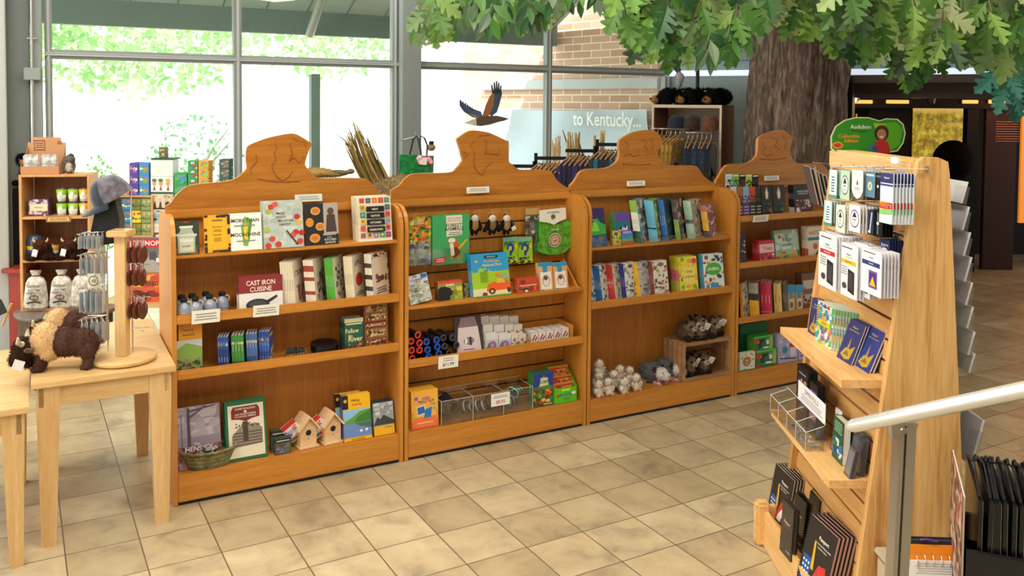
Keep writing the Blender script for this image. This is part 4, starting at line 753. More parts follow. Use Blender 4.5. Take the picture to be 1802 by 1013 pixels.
# bib
bb=thing('baby_bib','lime green bib with a round emblem under a white header card','bib',BM@TR(0,0,0)); pb=[onv(700+a/5.065,360+b/5.065,.165) for a,b in [(1262,130),(1300,140),(1340,158),(1400,180),(1440,170),(1480,135),(1545,140),(1556,200),(1558,300),(1550,370),(1500,420),(1430,445),(1350,448),(1280,430),(1240,400),(1262,330)]]
mb=MB().mat('fabric'); mb.prism([(p.x,p.z) for p in pb],.165,.172,'6ac41e'); mb.build('bib_cloth',bb)
pb2=[(p.x-.018,p.z-.004) for p in pb]; mb=MB().mat('fabric'); mb.prism(pb2,.176,.184,'178a3c'); mb.build('rear_bib_cloth',bb)
c=onv(700+1400/5.065,360+315/5.065,.165); mb=MB(); art(mb,[('e',0,0,.052,.052,'2a5a44'),('e',0,0,.046,.046,'e8e2c8'),('e',0,0,.040,.040,'2a5a44'),('e',0,0,.034,.034,'c8a88a'),('e',0.002,-.003,.012,.003,'7a4a34'),('e',-.004,.006,.01,.002,'e8d8c0'),('t','FUTURE',0,.066,.011,'e8f4d8',9),('t','PARK RANGER',0,-.024,.005,'e8f0d0',9)],1,1,c.x,c.z,.165); mb.build('emblem',bb)
ph=[onv(700+a/5.065,360+b/5.065,.158) for a,b in [(1262,50),(1495,25),(1500,125),(1440,150),(1390,178),(1345,160),(1262,150)]]; mb=MB(); mb.prism([(p.x,p.z) for p in ph],.156,.158,'f2f0e8'); c=onv(700+1385/5.065,360+108/5.065,.156); art(mb,[('e',0,0,.017,.017,'3a4a3c'),('e',0,0,.013,.013,'8a9a7c'),('e',0,0,.008,.008,'3a4a3c'),('l',-.05,.022,.05,.036,2,'8a8a84')],1,1,c.x,c.z,.156); mb.build('header_card',bb)
mb=MB().mat('chrome'); mb.cyl((c.x,.15,c.z+.028),(c.x,.226,c.z+.028),.002); mb.build('peg_hook',bb)
# ? bags
QB=[('r',0,0,1,1,'9ccc1e'),('r',0,.84,1,1,'7ab8a0'),('m',0,.55,1,.84,20,['e8c23a','5aa82c','2c7a3c'],.12),('m',0,0,1,.25,24,['5a3a2c','3a7a3c','c8d83a','1e4a2c'],.1),('e',.47,.58,.27,.19,'1d3f9a'),('e',.46,.57,.13,.09,'b8c83a'),('r',.12,.36,.4,.52,'9ccc1e'),('r',.40,.3,.56,.46,'1d3f9a'),('e',.48,.2,.09,.05,'1d3f9a')]
for k,(x0,x1,l) in enumerate([(887.5,912,'lime packet with a blue question mark, left of the two'),(913,938,'lime packet with a blue question mark, right of the two')]): hang(l,'packet',x0,417,x1,463,QB,V=.17,t=.008,name='toy_packet',cover='9ccc1e',a=4)
S('tall blue and lime activity book with an orange jeep, ULTIMATE NATIONAL PARK','book',y1,834,446,900,[('r',0,0,1,1,'a4cf2c'),('r',0,.64,1,1,'2f9fd8'),('m',0,.58,1,.68,14,['2f9fd8','a4cf2c'],.06),('r',.36,.9,.72,.96,'1c2430'),('l',.42,.915,.66,.945,1,'e8e8e0'),('t','The Ultimate',.54,.83,.055,'f0b42c',.5),('t','National Park',.56,.74,.065,'f4d84a',.66),('e',.14,.84,.04,.03,'f0a82c'),('r',0,.0,1,.2,'e8dcae'),('p',[(.36,.16),(.4,.28),(.55,.34),(.95,.34),(1,.26),(1,.14),(.36,.12)],'f0602c'),('p',[(.62,.34),(.7,.44),(.74,.34)],'f0602c'),('e',.5,.12,.09,.07,'3a3a34'),('e',.5,.12,.045,.035,'e8b42c'),('e',.95,.12,.05,.06,'3a3a34'),('e',.68,.5,.07,.05,'e88a3a'),('e',.88,.44,.1,.07,'a8a89c'),('p',[(.62,.3),(.66,.42),(.82,.4),(.86,.3)],'e8c23a'),('e',.3,.06,.07,.05,'8a2a6a'),('l',.2,.34,.42,.6,6,'7a9a2a'),('r',0,0,1,.03,'5aa82c')],cover='2f8fd0',n=3,t=.013,a=12,V=.03)
S('tilted magazine of pale animal photos leaning at the left end','magazine',y1,723,486,762,[('r',0,0,1,1,'b9c0b8'),('m',0,0,1,1,70,['dadcd4','8a9a8a','c8b8a8','6a7a6a','a8a49a'],.09),('r',0,.72,1,1,'c8d0e4'),('t','Nature',.4,.84,.09,'a83a8a',.6),('t','Journal',.5,.74,.08,'a83a8a',.7),('m',.7,.82,1,1,8,['3a6ab0'],.1)],cover='c8ccc8',n=3,t=.004,a=12,V=.025,name='magazine',mat='gloss',roll=-9)
BBK=[('r',0,0,1,1,'9aa44a'),('m',0,0,1,.7,20,['a8b83c','d8d04a','7a8a3c'],.14),('r',0,.86,1,1,'d8523a'),('r',0,.72,1,.86,'8a9a50'),('t','BABIES',.5,.79,.12,'fffbe8',.8),('p',[(0,.0),(0,.6),(.1,.72),(.3,.72),(.5,.62),(.55,.5),(.66,.42),(.64,.32),(.5,.25),(.45,0)],'1a1c22'),('e',.62,.37,.05,.06,'a8683a')]
S('small square book with a black bear cub, BABIES, behind the tilted magazine','book',y1,772,494,815,BBK,cover='8a1c28',n=3,t=.012,a=9,V=.05)
S('second bear cub book half hidden behind the blue activity book','book',y1,818,498,829,[('r',0,0,1,1,'7a8a5a'),('m',0,0,1,1,20,['1a1c22','8a2c28','a8b060','b8a890'],.16)],cover='5a4a3a',t=.012,a=8,V=.08)
S('small orange-red bird book with a robin, lowest front of its fanned copies','book',y1,912,489,949,[('r',0,0,1,1,'cc4a2c'),('m',.05,.1,.95,.95,16,['d8663a','8a3a24','5a4a34','c8502c'],.13),('l',.1,.44,.9,.56,1,'f0d8b0'),('r',.1,.55,.42,.92,'b03a28'),('e',.27,.74,.08,.12,'6a2c24'),('e',.4,.2,.12,.14,'5a2a20'),('e',.4,.12,.08,.08,'e8e0d0')],cover='c8402c',n=5,t=.009,a=12,V=.03,spine=[(0,1,'d85a3a'),(.3,.34,'f0e0b0')])
BX=[('r',0,0,1,1,'e2ac74'),('r',.12,.02,.88,.66,'f0eee8'),('e',.5,.34,.28,.22,'c8a080'),('e',.5,.3,.2,.15,'e8e4dc'),('e',.48,.43,.14,.08,'6a4a3a'),('r',.3,.64,.62,1,'2a94c8'),('r',.0,.86,1,1,'2a94c8'),('r',.1,.0,.3,.03,'2a94c8')]
for k,(x0,x1,l) in enumerate([(950.5,975,'small cream boxed gift with a blue ribbon, left of the two'),(976.5,1001,'small cream boxed gift with a blue ribbon, right of the two')]): S(l,'gift box',y1,x0,461,x1,BX,V=.04,a=10,t=.03,name='gift_box',cover='e2ac74',pg='e2ac74')
# triangular wooden shelf bracket at the right end, small tray below
mb=MB().mat('honey_v'); mb.prism([(.02,0),(.22,0),(.22,.15),(.19,.15)],0,.012,axis='x'); o=mb.build('shelf_bracket',M=BM@TR(UPIT+1.150,0,.873)); tag(o,'triangular wooden shelf bracket beside the ribboned gift boxes','bracket')
tr=thing('wooden_tray','low wooden tray holding small white boxes at the right end of the slotted unit','tray',BM@TR(UPIT+.80,.025,y2)); 
MB().mat('honey_h').box((0,0,0),(.33,.19,.012)).build('tray_floor',tr)
for sx in (0,.318): MB().mat('honey_h').bbox((sx,0,.012),(sx+.012,.19,.055 if sx==0 else .1),.003).build('tray_side',tr)
MB().mat('honey_h').box((.012,.178,.012),(.318,.19,.1)).build('tray_back',tr)
for k in range(5):
    xx=934+13.6*k; p=onv(xx+1,565,.05); q=onv(xx+13,565,.05)
    book('candle_box','small white box with a red candy-stripe picture, one of five in the wooden tray','box',BM@TR(p.x,.05,y2+.014),q.x-p.x,.066,.1,[('r',0,0,1,1,'eeeae6'),('p',[(.1,.2),(.5,.75),(.7,.7),(.3,.15)],'b8402c'),('p',[(.5,.2),(.85,.6),(.9,.45),(.65,.15)],'6a2c28'),('r',0,.88,1,1,'d8d8d8'),('r',0,0,1,.06,'d8cfc8')],'eeeae6',None,'white boxes in the wooden tray','print','eeeae6',key='cbox')
# tubes
tb=thing('kaleidoscope_tube','black tube with a red ring end in the stacked pile at the left','tube',TR(0,0,0)); 
def tube_obj(col,label,grp):
    r=thing('scope_tube',label,'tube',TR(0,0,0),grp)
    mb=MB().mat('gloss'); mb.cyl((0,0,0),(0,.16,0),.0185,'18191c',16); mb.build('barrel',r)
    mb=MB().mat('gloss'); mb.tube([(.0165*math.cos(i*.5236),-.002,.0165*math.sin(i*.5236)) for i in range(12)],.0048,col,6,True); mb.build('ring',r)
    mb=MB().mat('glass'); mb.cyl((0,-.001,0),(0,.001,0),.012,seg=12); mb.build('lens',r); return r
bpy.data.objects.remove(tb)
TT=[('d8322c','black scope tube with a red ring end in the pile of tubes','red-ringed tubes',[(723,600),(735,589),(724,616),(738,603),(725,631),(738,616)]),
('1c52c0','black scope tube with a blue ring end in the pile next to the red ones','blue-ringed tubes',[(750.5,601),(768,598),(752,615),(769.5,610),(754,628),(772,622)]),
('3a3c3e','black scope tube with a dark grey ring end at the right of the pile','grey-ringed tubes',[(780,594),(782,609),(796,594),(803,607),(790,621)])]
for col,lab,grp,ps in TT:
    r=tube_obj(col,lab,grp)
    for k,(px,py) in enumerate(ps):
        p=onv(px,py,.03); zz=max(p.z,y2+.022); M=BM@TR(max(p.x,UPIT+.045),.03,zz)@RZ(6)
        if k==0: r.matrix_basis=M
        else: dup(r,M)
S('pinkish backing card with dark elastic loops leaning behind the tubes','accessory',y2,803,556,851,[('r',0,0,1,1,'3a3438'),('p',[(.04,0),(.96,0),(.86,.72),(.14,.72)],'d8c8cc'),('p',[(.14,.72),(.86,.72),(.76,.98),(.26,.98)],'8a7478'),('e',.5,.36,.2,.1,'8a8486'),('e',.4,.36,.05,.08,'e8e4e4'),('r',.52,.24,.6,.46,'3a3a3c'),('l',.3,.12,.7,.16,1,'8a3a3a'),('r',0.04,0,.96,.08,'c8a4aa')],cover='2a2628',t=.012,a=10,V=.04,name='gift_card_set')
FP=[('r',0,0,1,1,'dcd9d4'),('r',.0,.0,1,.7,'c4c0d4'),('e',.5,.36,.34,.26,'8a72c0'),('e',.5,.36,.1,.1,'e0a83a'),('p',[(.1,.1),(.3,.5),(.2,.55),(.02,.2)],'4a7a3c')]
FP2=[('r',0,0,1,1,'d8d4cc'),('m',0,0,1,.75,16,['8a4a34','6a8a3c','3c5a2c','b86a4a'],.14)]
fk=0
for row,(V,dz,xs,yt) in enumerate([(.03,0,[(856,877),(878,899),(900,912),(913,926)],588),(.085,.0,[(850,867),(869,887),(889,903),(904,919)],571),(.14,0,[(845,860),(861,878),(879,895),(896,912)],556)]):
    for k,(x0,x1) in enumerate(xs):
        fk+=1; it=FP if k<2 else FP2
        S('small flower seed box, %s one of the %s row'%(['leftmost','second','third','rightmost'][k],['front','middle','rear'][row]),'seed box',y2,x0,yt,x1,it,V=V,a=0,t=.045,name='seed_box',cover='d8d4cc',pg='d8d4cc',grp='stacked flower seed boxes')
card('price card on the lip below the ringed tubes, reading $11.99',-.004,771,625,806,647,[('t','FLASHLIGHT',.5,.8,.12,'55534e',.6),('l',.25,.55,.75,.68,1,'8a8880'),('t','$11.99',.5,.3,.3,'33322e',.7)],a=4)
S('yellow and orange craft kit box, SOLAR PRINT KIT, front of its stack','craft kit',y0,725,686,772,[('r',0,0,1,1,'f2b83a'),('r',0,0,1,.45,'ee9440'),('r',0,0,1,.2,'ea6a40'),('r',.08,.05,.92,.95,'f4b24a'),('r',.08,.05,.92,.3,'ee7a44'),('e',.18,.8,.07,.05,'8a5ac0'),('t','solar',.55,.8,.09,'5a3a9a',.5),('t','PRINT KIT',.55,.7,.08,'5a2a7a',.6),('p',[(.18,.58),(.5,.62),(.54,.38),(.22,.34)],'e8e8e8'),('p',[(.21,.56),(.47,.59),(.5,.41),(.24,.37)],'2a6ab0'),('p',[(.5,.5),(.76,.54),(.72,.28),(.46,.26)],'2a7ac0'),('e',.12,.3,.05,.04,'8ac83a'),('e',.85,.5,.05,.04,'5ac0a0'),('l',.2,.12,.8,.18,1,'f4d0a0'),('t','create',.8,.62,.04,'3aa04a',.3)],cover='f0b42c',n=3,t=.028,a=4,V=.03,name='craft_kit',pg='f0c83a')
# clear bin with coils
U0=onv(775,745,.03).x;U1=onv(936,720,.03).x
bn=thing('acrylic_bin','wide clear acrylic bin of headbands on the bottom of the slotted unit','bin',BM@TR(U0,.02,y0)); wb=U1-U0; H_=.14
mb=MB().mat('acrylic'); mb.prism([(0,0),(wb,0),(wb,.16),(0,.16)],0,.003,axis='z'); mb.box((0,0,0),(wb,.003,H_)); mb.box((0,.157,0),(wb,.16,H_*1.15)); 
for q in (0,wb/3,2*wb/3,wb-.003): mb.box((q,.003,.003),(q+.003,.157,H_))
mb.build('bin_walls',bn); mb=MB().mat('edge_highlight'); mb.box((0,-.0005,H_),(wb,.0025,H_+.0015)); mb.box((0,.157,H_*1.15),(wb,.16,H_*1.15+.0015))  # opaque pale strips paint the bright highlight along the acrylic rims
for q in (0,wb/3,2*wb/3,wb-.003): mb.box((q,0,H_),(q+.0025,.157,H_+.0015)); mb.box((q,-.001,0),(q+.0025,0,H_))
mb.build('edge_highlights',bn)
card('white price card on the clear bin of headbands, reading $8.95',.012,864,691,897,713,[('l',.1,.6,.9,.85,2,'8a8880'),('t','$8.95',.5,.3,.3,'b03a30',.6)],a=0)
def coil(k,x,z,r,cols,label,name='headband'):
    mb=MB().mat('gloss'); rnd=random.Random(k)
    for j in range(7):
        rr=r*(.55+.45*j/6); tl=rnd.uniform(-.5,.5)
        mb.tube([(rr*math.cos(i*.3927),(.015*j-.045)*.8+.01*math.sin(i*.39+tl),rr*.85*math.sin(i*.3927)) for i in range(16)],.006,cols[j%len(cols)],6,True)
    o=mb.build(name,M=BM@TR(U0+x,.1,y0+.006+z)@RZ(k*20)); tag(o,label,'headband')
coil(1,wb*0.14,.072,.066,['1a1a1c','2c2c30'],'large black coiled headband in the left bay of the clear bin')
coil(2,wb*0.34,.05,.04,['1c1c20','a8a49a','2a2a30'],'small black and silver coil just right of the largest coil in the clear bin')
coil(3,wb*0.49,.042,.036,['202024','3a2a34','b8b4a8'],'small dark coil in the middle of the clear bin')
coil(4,wb*0.64,.045,.04,['2a2a2e','5a4a54'],'dark mauve coil behind the price card in the clear bin')
coil(5,wb*0.8,.05,.045,['6a2a6a','1f1f24','5ab89a'],'purple and mint coil low at the right of the clear bin')
coil(6,wb*0.88,.095,.038,['7ac0a8','8a3a8a','24242a'],'mint and purple coil on top at the right of the clear bin')
BC=[('r',0,0,1,1,'3a7a3c'),('r',0,.6,1,1,'2a3f9a'),('p',[(.2,.55),(.5,.95),(.9,.5)],'5a8a4a'),('m',0,.0,1,.5,60,['e0902c','4a8a3c','c84a2c','e8d04a','2a5a2c','6a3a24'],.09),('p',[(.3,.6),(.75,.62),(.7,.85),(.35,.86)],'d8dca8'),('t','CAMP',.52,.73,.1,'2a6a3a',.4),('l',.5,.02,.95,.08,1,'e8e8d8')]
S('tall game box with campers under blue mountains','game box',y0,939,656,974,BC,cover='2a3a8a',t=.075,a=0,V=.04,name='game_box',pg='3a7a3c',spine=[(0,1,'3f8a3c')])
bg_=thing('display_box','bright green display box with a stepped back, BUGGIE BINGO','display box',BM@TR(onv(976,700,.03).x,.03,y0)); wg=onv(1015,700,.03).x-onv(976,700,.03).x; 
mb=MB().mat('print'); mb.box((0,0,0),(wg,.002,.095),'5ccb1e'); mb.box((0,.002,0),(wg,.13,.003),'4ab81a'); mb.box((0,.13,0),(wg,.132,.2),'4ab81a'); art(mb,[('t','BUGGIE',.5,.55,.2,'1f4a9a',.7),('t','bingo',.55,.26,.24,'7a2a6a',.5),('e',.85,.6,.1,.1,'f4f4f0'),('e',.15,.5,.06,.12,'c8322c'),('r',.3,.8,.7,.92,'e8e82c')],wg,.095); mb.build('front_wall',bg_)
for q in (0,wg-.002):
    mb=MB().mat('print'); mb.prism([(0,0),(.13,0),(.13,.2),(0,.095)],q,q+.002,'62d122',axis='x'); mb.build('side_wall',bg_)
OP=[('r',0,0,1,1,'d8823a'),('m',0,.1,1,.9,30,['e89a4a','b85a2c','8a4a2c','f0c07a','c8402c'],.1),('r',.1,.8,.9,.9,'b8402c'),('l',.15,.1,.8,.2,2,'f0e0b0')]
for k in range(3): book('bingo_pack',['orange bingo pack standing highest in the green display box','orange bingo pack in the middle of the green display box','orange bingo pack lowest in front in the green display box'][k],'card pack',BM@TR(onv(976,700,.03).x+.006-(.0),.115-.035*k,y0+[.105,.055,.02][k])@RX(-6),wg-.014,.1,.012,OP,'d8823a',None,'orange bingo packs',key='opk')
# ---------------- unit 3 ----------------
t1,t2,t0=1.1125,.7465,.1585
S('picture book with a green and purple aurora, leftmost on its top shelf','book',t1,1042,365.5,1070,[('r',0,0,1,1,'2c3a66'),('r',0,.75,1,1,'3a2a6a'),('p',[(0,.3),(1,.32),(1,.55),(.7,.62),(.5,.75),(.3,.6),(0,.7)],'3fae4a'),('p',[(.1,.4),(.6,.4),(.5,.6),(.3,.68)],'8ae04a'),('r',0,0,1,.3,'3a5a8a'),('e',.65,.2,.16,.07,'8a6a3a'),('m',0,.0,1,.28,14,['5a7aa8','2c4a7a'],.1),('t','North',.3,.7,.04,'e8e8f0')],cover='2c3a66',a=12,V=.04)
PF=[('r',0,0,1,1,'1f7a96'),('r',0,.72,1,1,'6a4ab0'),('e',.4,.45,.14,.1,'f0f0ec'),('e',.68,.5,.14,.1,'f0f0ec'),('e',.36,.5,.07,.06,'1a1c22'),('e',.66,.56,.07,.06,'1a1c22'),('r',0,0,1,.14,'2f9ac0')]
S('small book of puffins with purple top, upright behind the colourful stack','book',t1,1085,375,1111,PF,cover='3a9a9a',n=5,t=.012,a=6,V=.09,spine=[(0,1,'5aa83a')])
S('small book striped purple, blue, green and red, front copies at the right','book',t1,1095,405,1115,[('r',0,0,1,1,'5a4ab0'),('r',0,.42,1,.7,'3a8ad0'),('r',0,.22,1,.42,'5ab84a'),('r',0,0,1,.22,'d8402c'),('l',.1,.75,.9,.95,2,'e8e0f0')],cover='5a4ab0',n=1,t=.014,a=8,V=.045)
S('small yellow picture book in front at the left of the striped one','book',t1,1079,406,1094,[('r',0,0,1,1,'e0c02c'),('m',0,.05,1,.95,16,['3a7ab0','5a9a3a','c8902c','2c5a7a'],.14)],cover='8a5a2c',n=2,t=.012,a=8,V=.045)
def kids(lab,xs,xc,x1,y,c,sp,cols,w=.2,zs=None,**k):
    it=[('r',0,0,1,1,c),('m',0,0,1,1,50,cols,.1)]+k.pop('extra',[]); YS(lab,'book',t1 if zs is None else zs,xs,xc,x1,y,it,w,cover=c,spine=sp,n=k.pop('n',5),a=k.pop('a',9),V=k.pop('V',.04),**k)
kids('tall picture book with green, white and dark green banded spine and cardinals',1117.5,1130,1146,352,'7a98a8',[(0,.28,'1f5a3a'),(.28,.72,'e6e8e0'),(.72,1,'8ab83a')],['a03a34','b8c4cc','5a6a74','e0e4e6','7a3a34'])
kids('tall picture book with pale blue spine and lime cover',1143,1159,1172,352,'7ab83a',[(0,1,'6abce0'),(.3,.34,'3a8ab0')],['3aa0c8','a8c83a','c84a2c','8a5a3a','e8e0c8'])
kids('tall picture book with mid blue spine and dark fish cover',1166,1177,1194,351,'1f3f5a',[(0,1,'2a6ab8'),(.1,.14,'1a4a8a')],['2a4a5a','4a5a3a','1a2a3a','5a7a5a'],n=3)
kids('tall dark picture book with lime lower spine',1190,1199,1215,350,'2a2a28',[(0,.5,'8aa83a'),(.5,1,'4a3430')],['6a4a3a','8a7ab0','3a4a2c','c8a07a','a8402c'],n=3)
kids('mint picture book crowded with pink and brown figures',1210,1224,1242,353,'a8a894',[(0,1,'a8ccb8'),(.4,.5,'d88a6a')],['a86a5a','c8a88a','7a4a3a','d8c8b0','8a9a8a'],n=4)
kids('smaller picture book with yellow and navy spine, last on the top shelf',1239,1250,1263,361,'8a7a9a',[(0,.2,'3a2a3a'),(.2,.8,'e8b02a'),(.8,1,'c86a4a')],['7a6ab0','c8b08a','a84a5a','e8e0d0'],n=4,w=.16)
mb=MB().mat('acrylic'); p=onv(1050,420,.005); q=onv(1284,405,.005); mb.box((0,0,0),(q.x-p.x,.002,.04)); o=mb.build('shelf_guard',M=BM@TR(UPIT*2+.03,.024,t1)); tag(o,'clear plastic guard strip along the top shelf of the third bookcase','guard')
kids('black and white picture guide, leftmost on the second shelf',1040,1043,1054,475,'d8d8d4',[(0,1,'2c2c2c')],['2c2c2c','8a8a88','e8e8e4'],zs=t2,n=1,w=.11,V=.02)
kids('slim guide with blue spine and white animal cover',1047,1062.5,1077,467,'d8d4cc',[(0,1,'1f6ab0'),(.5,.54,'e8e8f0')],['5a5a5a','a8a49c','3a3a3a','d8d4cc'],zs=t2,n=4,w=.12,V=.02)
kids('slim guide with red spine and green-grey animal cover',1071.5,1085,1101,465,'b8c0a8',[(0,1,'c8322c'),(.5,.54,'f0e0d8')],['5a6a4a','8a7a6a','b8b4a8','d84a3a'],zs=t2,n=4,w=.12,V=.02)
kids('slim guide with navy spine and white animal cover',1096,1104.5,1124,463,'d8d8d0',[(0,1,'2a2a8a')],['4a4a4a','8a8a84','b8a890','6a5a4a'],zs=t2,n=3,w=.12,V=.02)
kids('slim guide with yellow spine and grey animal cover',1120,1129,1147,461,'a8a8b0',[(0,1,'f0b81c')],['5a5a60','d8a83a','8a8a90','c8c0b0'],zs=t2,n=2,w=.12,V=.02)
kids('slim guide with brown spine and white patterned cover',1144,1154,1179,460,'e0dcd0',[(0,1,'8a4030')],['8a5a44','5a4a3a','c8c0b0','a86a4a'],zs=t2,n=4,w=.13,V=.02)
S('yellow songbook with a flower wreath, front of a thick pink and lime stack','book',t2,1199,451,1231,[('r',0,0,1,1,'e8d23a'),('m',0,0,1,1,40,['f0e060','d8c02c','e8a03a','7aa83a'],.09),('r',.25,.25,.85,.72,'ecdc6a'),('t','Songs',.55,.6,.09,'8a4a2c',.5),('t','of Spring',.55,.46,.08,'8a4a2c',.5),('e',.85,.88,.12,.07,'d83a3a'),('e',.12,.4,.05,.05,'3a9a4a')],cover='d8c83a',n=7,t=.012,a=8,V=.02,spine=[(0,.35,'a8b83a'),(.35,.65,'d8508a'),(.65,1,'c8c03a')])
S('white animal book with a green oval, ANIMAL, at the right of the second shelf','book',t2,1242,446,1277,[('r',0,0,1,1,'dfe8e4'),('m',0,.0,1,1,30,['3a4a4a','2a8ac0','8a5a3a','5a6a5a','e89a2c'],.08),('e',.5,.6,.4,.17,'4fae3a'),('t','ANIMAL',.5,.6,.09,'e8f4d8',.6),('r',.3,.1,.7,.22,'2a9ad0')],cover='2a9ac8',n=3,t=.014,a=8,V=.02)
# crate
pc=onv(1218,668,.045); cr_=thing('wooden_crate','slatted brown wooden crate on its side holding plush raccoons','crate',BM@TR(onv(1203,668,.02).x-.022,.015,t0)); cw_=onv(1292,650,.015).x-(onv(1203,668,.02).x-.022); ch_=.262; cd_=.20
cw_=min(cw_,UPIT*3-.03-(onv(1203,668,.02).x-.022))
def slat(a,b): MB().mat('crate').bbox(a,b,.002).build('slat',cr_)
for z in (0,ch_-.012):
    for k in range(3): slat((0,k*.068,z),(cw_,k*.068+.06,z+.012))
for x in (.0,cw_-.01):
    for k in range(4): slat((x,.006+k*.05,.012),(x+.01,.006+k*.05+.04,ch_-.012))
for x in (.0,cw_-.024): MB().mat('crate').bbox((x,-.012,0),(x+.024,0,ch_),.002).build('corner_post',cr_)
for z in (0,ch_-.024): MB().mat('crate').bbox((.024,-.012,z),(cw_-.024,0,z+.024),.002).build('rim_slat',cr_)
for k in range(4): slat((.01,cd_-.012,.015+k*.06),(cw_-.01,cd_-.002,.015+k*.06+.05))
# plush raccoons / skunk bundle
RB='6f5642';RD='3a2e26';RL='97806a';RW='cfc2b0'
rac=blob('plush_body',[((0,.0,.042),(.042,.048,.04),None,RB),((0,-.035,.085),(.032,.03,.028),None,RL),((0,-.062,.078),(.014,.014,.011),None,RW),((-.016,-.056,.09),(.011,.009,.008),None,RD),((.016,-.056,.09),(.011,.009,.008),None,RD),((-.024,-.03,.113),(.01,.007,.011),None,RD),((.024,-.03,.113),(.01,.007,.011),None,RD),((-.028,-.045,.02),(.014,.022,.014),None,RD),((.028,-.045,.02),(.014,.022,.014),None,RD),((.045,.01,.02),(.014,.03,.013),RZ(30),RL),((0,-.03,.045),(.026,.028,.03),None,RL)],.0045,hair=2600,hairlen=.013,seed=4)
rr=thing('plush_raccoon','x','plush toy',TR(0,0,0)); rac.parent=rr
mb=MB().mat('gloss'); mb.ball((0,-.078,.082),(.005,.004,.004),'101010',8); mb.ball((-.013,-.066,.093),.0035,'0c0c0c',8); mb.ball((.013,-.066,.093),.0035,'0c0c0c',8); mb.build('eyes_and_nose',rr)
mb=MB().mat('matte'); mb.m=TR(.03,-.07,.09)@RY(20)@RX(20); mb.box((-.018,0,-.022),(.018,.0008,.022),'eceae6'); art(mb,[('l',.1,.2,.9,.8,3,'b8b6b0')],.036,.044,-.018,-.022,0); mb.build('hang_tag',rr)
rr['label']='brown plush raccoon with a white tag, leftmost on top of the crate'; rr['group']='plush raccoons on and in the crate'
cx0=cr_.matrix_basis.translation; 
RP=[(.06,.07,ch_,10,'brown plush raccoon with a white tag, leftmost on top of the crate'),(.125,.055,ch_,-15,'brown plush raccoon second from the left on top of the crate'),(.19,.06,ch_,20,'brown plush raccoon third from the left on top of the crate'),(.245,.09,ch_,-10,'brown plush raccoon rightmost on top of the crate'),(.1,.14,ch_,60,'brown plush raccoon at the back left on top of the crate'),(.2,.145,ch_,-50,'brown plush raccoon at the back right on top of the crate'),(.075,.09,.013,15,'brown plush raccoon at the left inside the crate'),(.175,.09,.013,-12,'brown plush raccoon with a tag at the right inside the crate'),(.13,.15,.013,30,'brown plush raccoon at the back inside the crate')]
sc_=cw_/.305
for k,(x,y,z,a,l) in enumerate(RP):
    M=cr_.matrix_basis@TR(x*sc_,y,z+.002)@RZ(a)@SC(1.12,1.12,1.12)
    if k==0: rr.matrix_basis=M
    else: dup(rr,M,l)
# opossums
OG='77777a';OW='ece6de';OP_='e0a8a0'
op=blob('plush_body',[((0,.03,.062),(.062,.085,.058),None,OG),((0,-.05,.07),(.038,.042,.036),None,OW),((0,-.085,.062),(.02,.03,.017),None,OW),((0,-.113,.06),(.008,.008,.007),None,OP_),((-.036,-.03,.1),(.014,.008,.015),None,'4a3c38'),((.036,-.03,.1),(.014,.008,.015),None,'4a3c38'),((-.04,-.05,.012),(.014,.028,.012),None,OP_),((.04,-.05,.012),(.014,.028,.012),None,OP_),((-.045,.06,.012),(.014,.026,.012),None,OP_),((.045,.06,.012),(.014,.026,.012),None,OP_),((0,.13,.03),(.009,.06,.009),RX(15),OP_)],.005,hair=4200,hairlen=.015,seed=9)
oo=thing('plush_opossum','grey plush opossum with a white face, left of the two large ones','plush toy',TR(0,0,0)); op.parent=oo
mb=MB().mat('gloss'); mb.ball((-.018,-.082,.083),.0045,'0c0c0c',8); mb.ball((.018,-.082,.083),.0045,'0c0c0c',8); mb.build('eyes',oo)
p=onv(1152,668,.10); oo.matrix_basis=BM@TR(p.x,.105,t0)@RZ(18)
p=onv(1178,662,.10); dup(oo,BM@TR(p.x+.02,.125,t0)@RZ(28),'grey plush opossum with a white face, right of the two large ones beside the crate')
# small white-grey plush
so=blob('plush_body',[((0,0,.03),(.028,.026,.032),None,'a09a92'),((0,-.014,.028),(.022,.018,.026),None,'e6d8c4'),((0,-.008,.07),(.024,.023,.021),None,'e4dac8'),((0,-.028,.066),(.009,.012,.008),None,'e8b8a8'),((-.016,-.002,.09),(.007,.005,.007),None,'8a7a70'),((.016,-.002,.09),(.007,.005,.007),None,'8a7a70'),((-.016,-.024,.008),(.009,.014,.007),None,'e0a890'),((.016,-.024,.008),(.009,.014,.007),None,'e0a890'),((-.026,-.012,.038),(.008,.012,.016),RX(30),'efe3d2'),((.026,-.012,.038),(.008,.012,.016),RX(30),'efe3d2')],.0038,hair=1500,hairlen=.007,seed=11)
ss=thing('plush_possum_baby','x','plush toy',TR(0,0,0),'small cream plush animals in the pile'); so.parent=ss
mb=MB().mat('gloss'); mb.ball((-.01,-.028,.074),.0028,'0c0c0c',8); mb.ball((.01,-.028,.074),.0028,'0c0c0c',8); mb.ball((0,-.04,.067),.003,'3a2420',8); mb.build('eyes_and_nose',ss)
mb=MB().mat('matte'); mb.m=TR(.012,-.034,.04)@RX(15)@RY(8); mb.box((-.012,0,-.014),(.012,.0008,.014),'e9e7e2'); art(mb,[('l',.1,.2,.9,.8,3,'8a9a90')],.024,.028,-.012,-.014,0); mb.build('hang_tag',ss)
SP=[(1051,695,.04,0,'bottom left front'),(1070,692,.035,0,'second in the front row'),(1094,688,.03,0,'third in the front row'),(1118,676,.035,0,'right end of the front row'),(1049,660,.09,.045,'left, second layer'),(1052,632,.09,.112,'topmost at the left'),(1079,668,.09,.03,'middle of the second layer'),(1089,652,.1,.05,'top of the middle'),(1108,660,.09,.03,'right of the second layer')]
